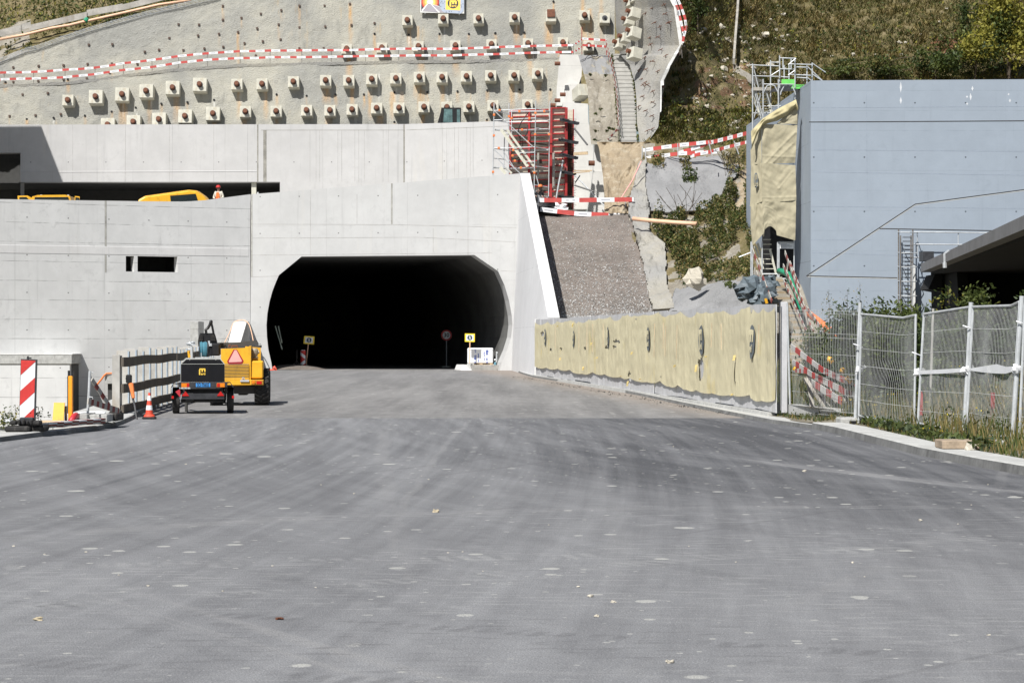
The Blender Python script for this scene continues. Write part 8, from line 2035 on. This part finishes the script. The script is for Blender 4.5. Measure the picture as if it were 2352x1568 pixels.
# creepers and shrub mass on the middle slope
m=MB()
def midveg(poly_,n,sz,mis,lift=(0,.6),cl=.12):
    us_=[p[0] for p in poly_]; vs_=[p[1] for p in poly_]; c=0; tries=0
    while c<n and tries<n*8:
        tries+=1; u=rv.uniform(min(us_),max(us_)); v=rv.uniform(min(vs_),max(vs_))
        if not inpoly(u,v,poly_): continue
        k=mnoise.noise(Vector((u*.035,v*.045,1)))
        if k<-cl+rv.gauss(0,.08): continue
        p=hsoft(u,v)+Vector((0,-rv.uniform(.1,.5)-max(0,k)*.9,rv.uniform(*lift)*(.6+k))); leaf(m,p,sz*rv.uniform(.6,1.4),rv.choice(mis)); c+=1
midveg(c5([(250,720),(420,690),(640,700),(740,620),(820,480),(985,500),(985,1000),(900,900),(760,1000),(700,1080),(560,1100),(420,1120),(330,1000),(250,880),(210,800)]),11500,.15,(2,2,2,3,3,0,0,1,0),(0,.9),.10)
midveg(c5([(330,850),(470,870),(600,1100),(640,1200),(560,1280),(440,1260),(380,1100)]),2600,.15,(0,1,1,3,2),(0,.7),.3)
midveg(c5([(560,1120),(980,1080),(985,1260),(700,1275),(560,1280)]),2000,.15,(3,0,2,1),(0,.5),.1)
midveg(c5([(420,270),(520,280),(520,390),(440,390)]),350,.15,(1,2,0),(0,.6),.6); midveg(c5([(730,260),(930,220),(960,330),(880,420),(800,380)]),700,.14,(2,1,0),(0,.6),.4); midveg(c5([(200,270),(300,270),(300,360),(210,350)]),350,.15,(1,2,0),(0,.6),.5)
midveg(c5([(440,440),(560,420),(550,480),(460,480)]),400,.15,(2,2,3),(0,.6),.8); midveg(c5([(770,1270),(860,1280),(850,1310),(780,1300)]),130,.2,(3,),(0,.3),.8)
o=build('slope_undergrowth',m,mats,origin=(0,0,0)); o['kind']='stuff'
# twigs over the patch
m=MB()
for k in range(26):
    u,v=c5([(rv.uniform(380,560),rv.uniform(640,760))])[0] if k<13 else c5([(rv.uniform(780,900),rv.uniform(250,420))])[0]
    p=hsoft(u,v)+Vector((0,-.5,0)); q=p+Vector((rv.uniform(-1.1,.7),-.2,rv.uniform(.5,1.6))); m.tube([p,p.lerp(q,.5)+Vector((rv.uniform(-.15,.15),0,0)),q],.012,4)
o=build('bare_twigs',m,M['bark'],origin=(0,0,0)); o['kind']='stuff'
# rocks scattered on the hill
m=MB()
for k in range(190):
    if k<150: v=rv.uniform(20,330); u=rv.uniform(1580,1850) if rv.random()<.7 else rv.uniform(1850,2200)
    else: v=rv.uniform(60,180); u=rv.gauss(1700,70)
    if u>1850 and v>150: continue
    if u<itp(Lf,v)+4: continue
    r=rv.uniform(.05,.15)*(2.2 if rv.random()<.06 else 1); m.blob(hillP(u,v)+Vector((0,-.12,.02)),(r,r*.7,r*.65),k,.5,0,4)
o=build('scattered_rocks',m,M['limestone'],origin=(0,0,0)); o['kind']='stuff'
# steps: weeds along both edges
m=MB()
for i in range(900):
    t=rv.random(); v=lerp(329,126,t); Y=lerp(134.5,143,t)-.15; side=rv.random()
    if side<.7: u=itp([(126,1440),(160,1450),(190,1456),(230,1461),(330,1465)],v)+rv.gauss(0,1.6)
    else: u=lerp(1423,1406,t)+rv.gauss(0,1.2)
    if mnoise.noise(Vector((v*.05,side>.7,0)))<-.25: continue
    leaf(m,P(u,v,Y)+Vector((0,0,rv.uniform(0,.2))),rv.uniform(.1,.22),rv.choice((0,3,2)))
for (x,y) in ((160,780),(320,790),(215,1190),(360,1340),(330,1370),(395,1350),(215,1370),(205,1460),(270,1140)):
    u,v=c4(x,y)
    for _ in range(35): leaf(m,P(u+rv.gauss(0,2.2),v+rv.gauss(0,1.3),lerp(134.8,143.6,(332-v)/206)-.3),rv.uniform(.08,.18),rv.choice((0,3,2)))
o=build('step_weeds',m,mats,origin=(0,0,0)); o['kind']='stuff'
# trees and shrubs top right
def tree(label,u,v,Y,hgt,r,n,s,mats_,seed,grp=None,nm='tree'):
    base=hillP(u,v); base.y=base.y-.3; root=thing(nm,label,'tree' if nm=='tree' else 'shrub',base,grp)
    m=MB(); top=base+Vector((0,0,hgt)); mid=base+Vector((rv.uniform(-.2,.2),0,hgt*.5)); m.tube([base-Vector((0,0,.3)),mid,top],[.12*hgt/6,.08*hgt/6,.02],7)
    limbs=[]
    for k in range(7):
        a=k*2.4; z=lerp(.3,.85,k/7); b=base.lerp(top,z); e=b+Vector((math.cos(a)*r*.8,math.sin(a)*r*.8,hgt*.12)); m.tube([b,b.lerp(e,.5)+Vector((0,0,.1)),e],[.04*hgt/6,.025,.01],5)
    build('trunk',m,M['bark'],root)
    m=MB(); crown(m,base+Vector((0,0,hgt*.58)),(r,r,hgt*.45),n,s,16,seed,tuple(range(len(mats_)))); build('crown',m,mats_,root); return root
tree('yellow-green leafy tree at the top right corner of the photo',2318,188,0,6.8,2.3,5200,.30,[M['leafyel'],M['leaf'],M['leafyel']],21,nm='tree')
tree('bushy dark green tree left of the yellow-green corner tree',2240,186,0,3.6,1.9,3600,.24,[M['leaf'],M['leafdk'],M['leafyel']],22)
tree('slim dark shrub standing alone near the top right of the grassy slope',2221,112,0,3.4,.85,1300,.18,[M['leafdk'],M['leaf']],23,nm='shrub')
tree('low dark green shrub just above the blue building near its middle',2150,188,0,2.3,1.8,2200,.22,[M['leafdk'],M['leaf'],M['leafdk']],24,nm='shrub')
tree('broad low olive shrub above the blue building, left of the dark shrubs',2040,188,0,1.7,1.9,1700,.2,[M['leaf'],M['grassg'],M['leafdk']],25,nm='shrub')
tree('reddish-tinged shrub halfway up behind the bushy dark tree',2188,150,0,2.2,1.5,1400,.2,[M['leaf'],simple('russet_leaf',(.16,.07,.03),.7,bump=0),M['grassg']],26,nm='shrub')
tree('dark green shrub at the upper edge left of the long black drain',1603,66,0,2.2,.75,900,.18,[M['leafdk'],M['leaf']],27,nm='shrub')
tree('low scrub bush at the left end above the blue building roof',1935,188,0,1.4,1.6,1200,.2,[M['leafdk'],M['grassg'],M['leaf']],28,nm='shrub')
# drainage boards down the hill
dn=thing('drain_channel','narrow grey board drain running down the slope then bending towards the tower','drain channel',hillP(1690,150))
pts=[(1685,-10),(1689,20),(1687,60),(1684,100),(1682,150)]
for a,b in zip(pts,pts[1:]):
    m=MB(); p=hillP(*a)+Vector((0,-.45,.1)); q=hillP(*b)+Vector((0,-.45,.1)); m.prism([p,q,q+Vector((.14,0,.0)),p+Vector((.14,0,0))],(0,-.05,.35)); build('board',m,M['oldwood'],dn)
m=MB(); a=(2900+62*.5102)/1.7415; pts=[(62,500),(115,545),(200,605),(300,660)]
for (x0,y0),(x1,y1) in zip(pts,pts[1:]):
    p=hillP((2900+x0*.5102)/1.7415,y0*.29297)+Vector((0,-.6,.1)); q=hillP((2900+x1*.5102)/1.7415,y1*.29297)+Vector((0,-.6,.1)); m.prism([p,q,q-Vector((0,0,.55)),p-Vector((0,0,.4))],(0,.06,0))
build('lower_board',m,M['oldwood'],dn)
# --- verge behind the fence
m=MB(); vm=[M['grassg'],M['straw'],M['leafdk'],M['leaf'],M['leafyel'],M['flower'],M['leafgrey']]
for _ in range(20000):
    y=rv.uniform(30,95); kx=6
    for (a,b),(c,d) in zip(KR,KR[1:]):
        if (b-y)*(d-y)<=0: kx=a+(c-a)*(y-b)/(d-b); break
    x=kx+.75+abs(rv.gauss(0,1))*3.2
    if y>50.5 and x<kx+1.6: continue
    if 10.4<x<12.3 and y>85: continue
    dist=x-kx
    if y<60: h=rv.uniform(.15,.5)*(1+min(1.4,max(0,dist-1)*.6))*(1.0 if y<44 else .7)*(.45 if dist<1.1 else 1)
    else: h=rv.uniform(.2,.6)
    mi=rv.choice((0,1,1,6,3)) if y<44 else rv.choice((0,3,2,1,6))
    p=Vector((x,y,vergez(x,y)))
    for _k in range(3):
        a_=rv.uniform(0,2*PI); b_=p+Vector((rv.uniform(-.12,.12),rv.uniform(-.12,.12),-.02)); t_=b_+Vector((math.cos(a_)*h*.25,math.sin(a_)*h*.25,h*rv.uniform(.7,1.1))); s_=Vector((rv.choice((-1,1)),.3,0))*.012
        m.add([b_-s_,b_+s_,t_],[(0,1,2)],mi)
    if rv.random()<.25:
        for _k in range(3): leaf(m,p+Vector((rv.uniform(-.15,.15),rv.uniform(-.15,.15),h*rv.uniform(.3,1))),rv.uniform(.04,.10),rv.choice((3,6,2)))
    if rv.random()<.03 and y<46:
        for _k in range(4): leaf(m,p+Vector((rv.uniform(-.1,.1),rv.uniform(-.1,.1),h)),.035,5)
o=build('verge_grass',m,vm,origin=(0,0,0)); o['kind']='stuff'
LF=[M['leafgrey'],M['leafdk'],M['leaf']]
bsh=[('dense dark shrub behind the bent-rail fence panel',(2045,900,46.5),(1.05,.8,1.22),8500,.08),('leafy shrub rising above the bent fence rail beside the caged ladder',(2078,800,52),(.95,.9,1.15),3800,.09),
 ('grey-green shrub behind the second mesh panel, below the bridge',(2185,860,45),(1.0,.7,1.12),6500,.075),('grey-green shrub behind the rightmost full panel',(2290,850,41.5),(.85,.6,1.15),5600,.07),('dark low bush at the foot of the second mesh panel',(2160,900,43.5),(.8,.5,.6),3000,.075),
 ('low leafy bush at the foot of the blue wall right of the orange hose',(1925,820,80),(1.4,1.0,.8),2600,.13),('leafy bush at the foot of the blue wall, behind the bent fence panel',(2010,815,75),(1.5,1.0,.9),2800,.13),
 ('small green bush beside the timber steps behind the wire mat panel',(1895,860,70),(1.0,.8,.7),2000,.11),('tangled undergrowth bush behind the first round fence post',(1955,905,52),(1.0,.8,.75),3000,.08)]
for k,(lab,(u,v,Y),r,n,s) in enumerate(bsh):
    b=P(u,v,Y); b.z=vergez(b.x,b.y); bush('shrub',lab,'shrub',b,r,int(n*1.7),s*1.25,LF if k!=6 else [M['leaf'],M['leafyel'],M['leafdk']],None,9,40+k,6,.48)
# upright sprigs in front of the dark bridge opening
def sprig(lab,u,v0,v1,Y,n,s,mats_,lean=0):
    b=P(u,v0,Y); t=P(u+lean,v1,Y); root=thing('sapling',lab,'sapling',b); m=MB(); m.tube([b,b.lerp(t,.5)+Vector((.03,0,0)),t],[.012,.009,.003],5); build('stem',m,M['bark'],root); m=MB()
    for i in range(n):
        z=rv.uniform(.25,1); p=b.lerp(t,z); w=(1.15-z)*.28; leaf(m,p+Vector((rv.gauss(0,w),rv.gauss(0,w),rv.gauss(0,.05))),s*rv.uniform(.7,1.3),rv.randrange(len(mats_)))
    build('leaves',m,mats_,root)
sprig('thin leafy sapling in front of the bridge opening, left one',2177,745,657,50,110,.09,[M['leaf'],M['leafyel'],M['leafdk']]); sprig('small sprig with pale leaves in the bridge opening, middle one',2216,720,678,48,40,.08,[M['leafyel'],M['leafgrey']]); sprig('leafy yellow-green sapling in front of the bridge opening, right one',2252,745,672,47,120,.09,[M['leafyel'],M['leaf']])
sprig('dark-leaved sapling rising above the bent fence rail',2026,800,688,50,110,.09,[M['leafdk'],M['leafgrey']]); sprig('dark-leaved twig sapling right of the caged ladder',2122,780,700,50,90,.09,[M['leafdk'],M['leafgrey']],6)
sprig('tall thin dry weed against the blue wall',1973,755,648,90,60,.07,[M['straw'],M['leafgrey']],2); sprig('shorter dry weed against the blue wall near the steps',1943,745,665,88,45,.07,[M['straw'],M['leafgrey']],3); sprig('dry weed at the left corner of the blue wall',1905,760,668,88,70,.08,[M['straw'],M['leafgrey']],-3); sprig('dry weed against the blue wall above the orange hose',1928,760,700,88,55,.08,[M['straw'],M['leafgrey']],4)
# broad green leaves along the pavement
m=MB()
for _ in range(900):
    y=lerp(44.5,33,rv.random()**.9); kx=5.7; x=kx+.62+abs(rv.gauss(0,.22)); 
    if mnoise.noise(Vector((y*.6,0,7)))<-.15 and not 38<y<41.5: continue
    leaf(m,Vector((x,y,.1+rv.uniform(0,.16))),rv.uniform(.07,.16),rv.choice((0,0,1)),.0)
o=build('pavement_weeds',m,[M['leaf'],M['leafgrey'],M['straw']],origin=(0,0,0)); o['kind']='stuff'
# plants by the delineator
for (x,y,hh,lab,n) in ((175,1330,.42,'small leafy plant behind the delineator, left of it',130),(450,1330,.38,'small leafy plant just right of the delineator',110),(40,1420,.30,'leafy plant at the left edge of the photo by the tin cover',200)):
    b=pL(x,y,40.6); b.z=.12; root=thing('small_plant',lab,'plant',b); m=MB(); m.tube([b,b+Vector((.01,0,hh))],[.006,.003],5); build('stem',m,M['bark'],root); m=MB()
    for _ in range(n): leaf(m,b+Vector((rv.gauss(0,.10),rv.gauss(0,.1),rv.uniform(.0,hh))),rv.uniform(.03,.07),rv.randrange(3))
    build('leaves',m,[M['leaf'],M['leafyel'],M['leafgrey']],root)
# loose pebbles and chips on the road
m=MB()
for _ in range(50):
    v=778+rv.uniform(.16,1)**1.5*790; u=rv.uniform(20,2330); p=G(u,v)
    if p.y>48: continue
    r=rv.uniform(.004,.010)*(1.8 if rv.random()<.1 else 1); m.blob(p+Vector((0,0,r*.4)),(r*1.4,r,r*.7),int(u),.5,0,4)
struct('loose_pebbles',m,M['limestone'],kind='stuff')
for k,(u,v,r,mt,lab) in enumerate(((1001,1176,.022,'stonemix','yellowish angular stone lying alone in the middle of the road'),(88,1424,.02,'stonemix','yellowish stone near the left edge of the foreground'),(642,1422,.018,'rust','small rust-brown flake of stone in the foreground'),(1408,1383,.012,'limestone','small grey stone in the right foreground'),(1371,1416,.012,'limestone','small grey stone just below and left of another in the right foreground'))):
    p=G(u,v); m=MB(); m.blob(p+Vector((0,0,r*.4)),(r*1.4,r,r*.8 if k!=2 else r*.3),k+3,.5,0,6); o=build('stone',m,M[mt]); tag(o,lab,'stone')
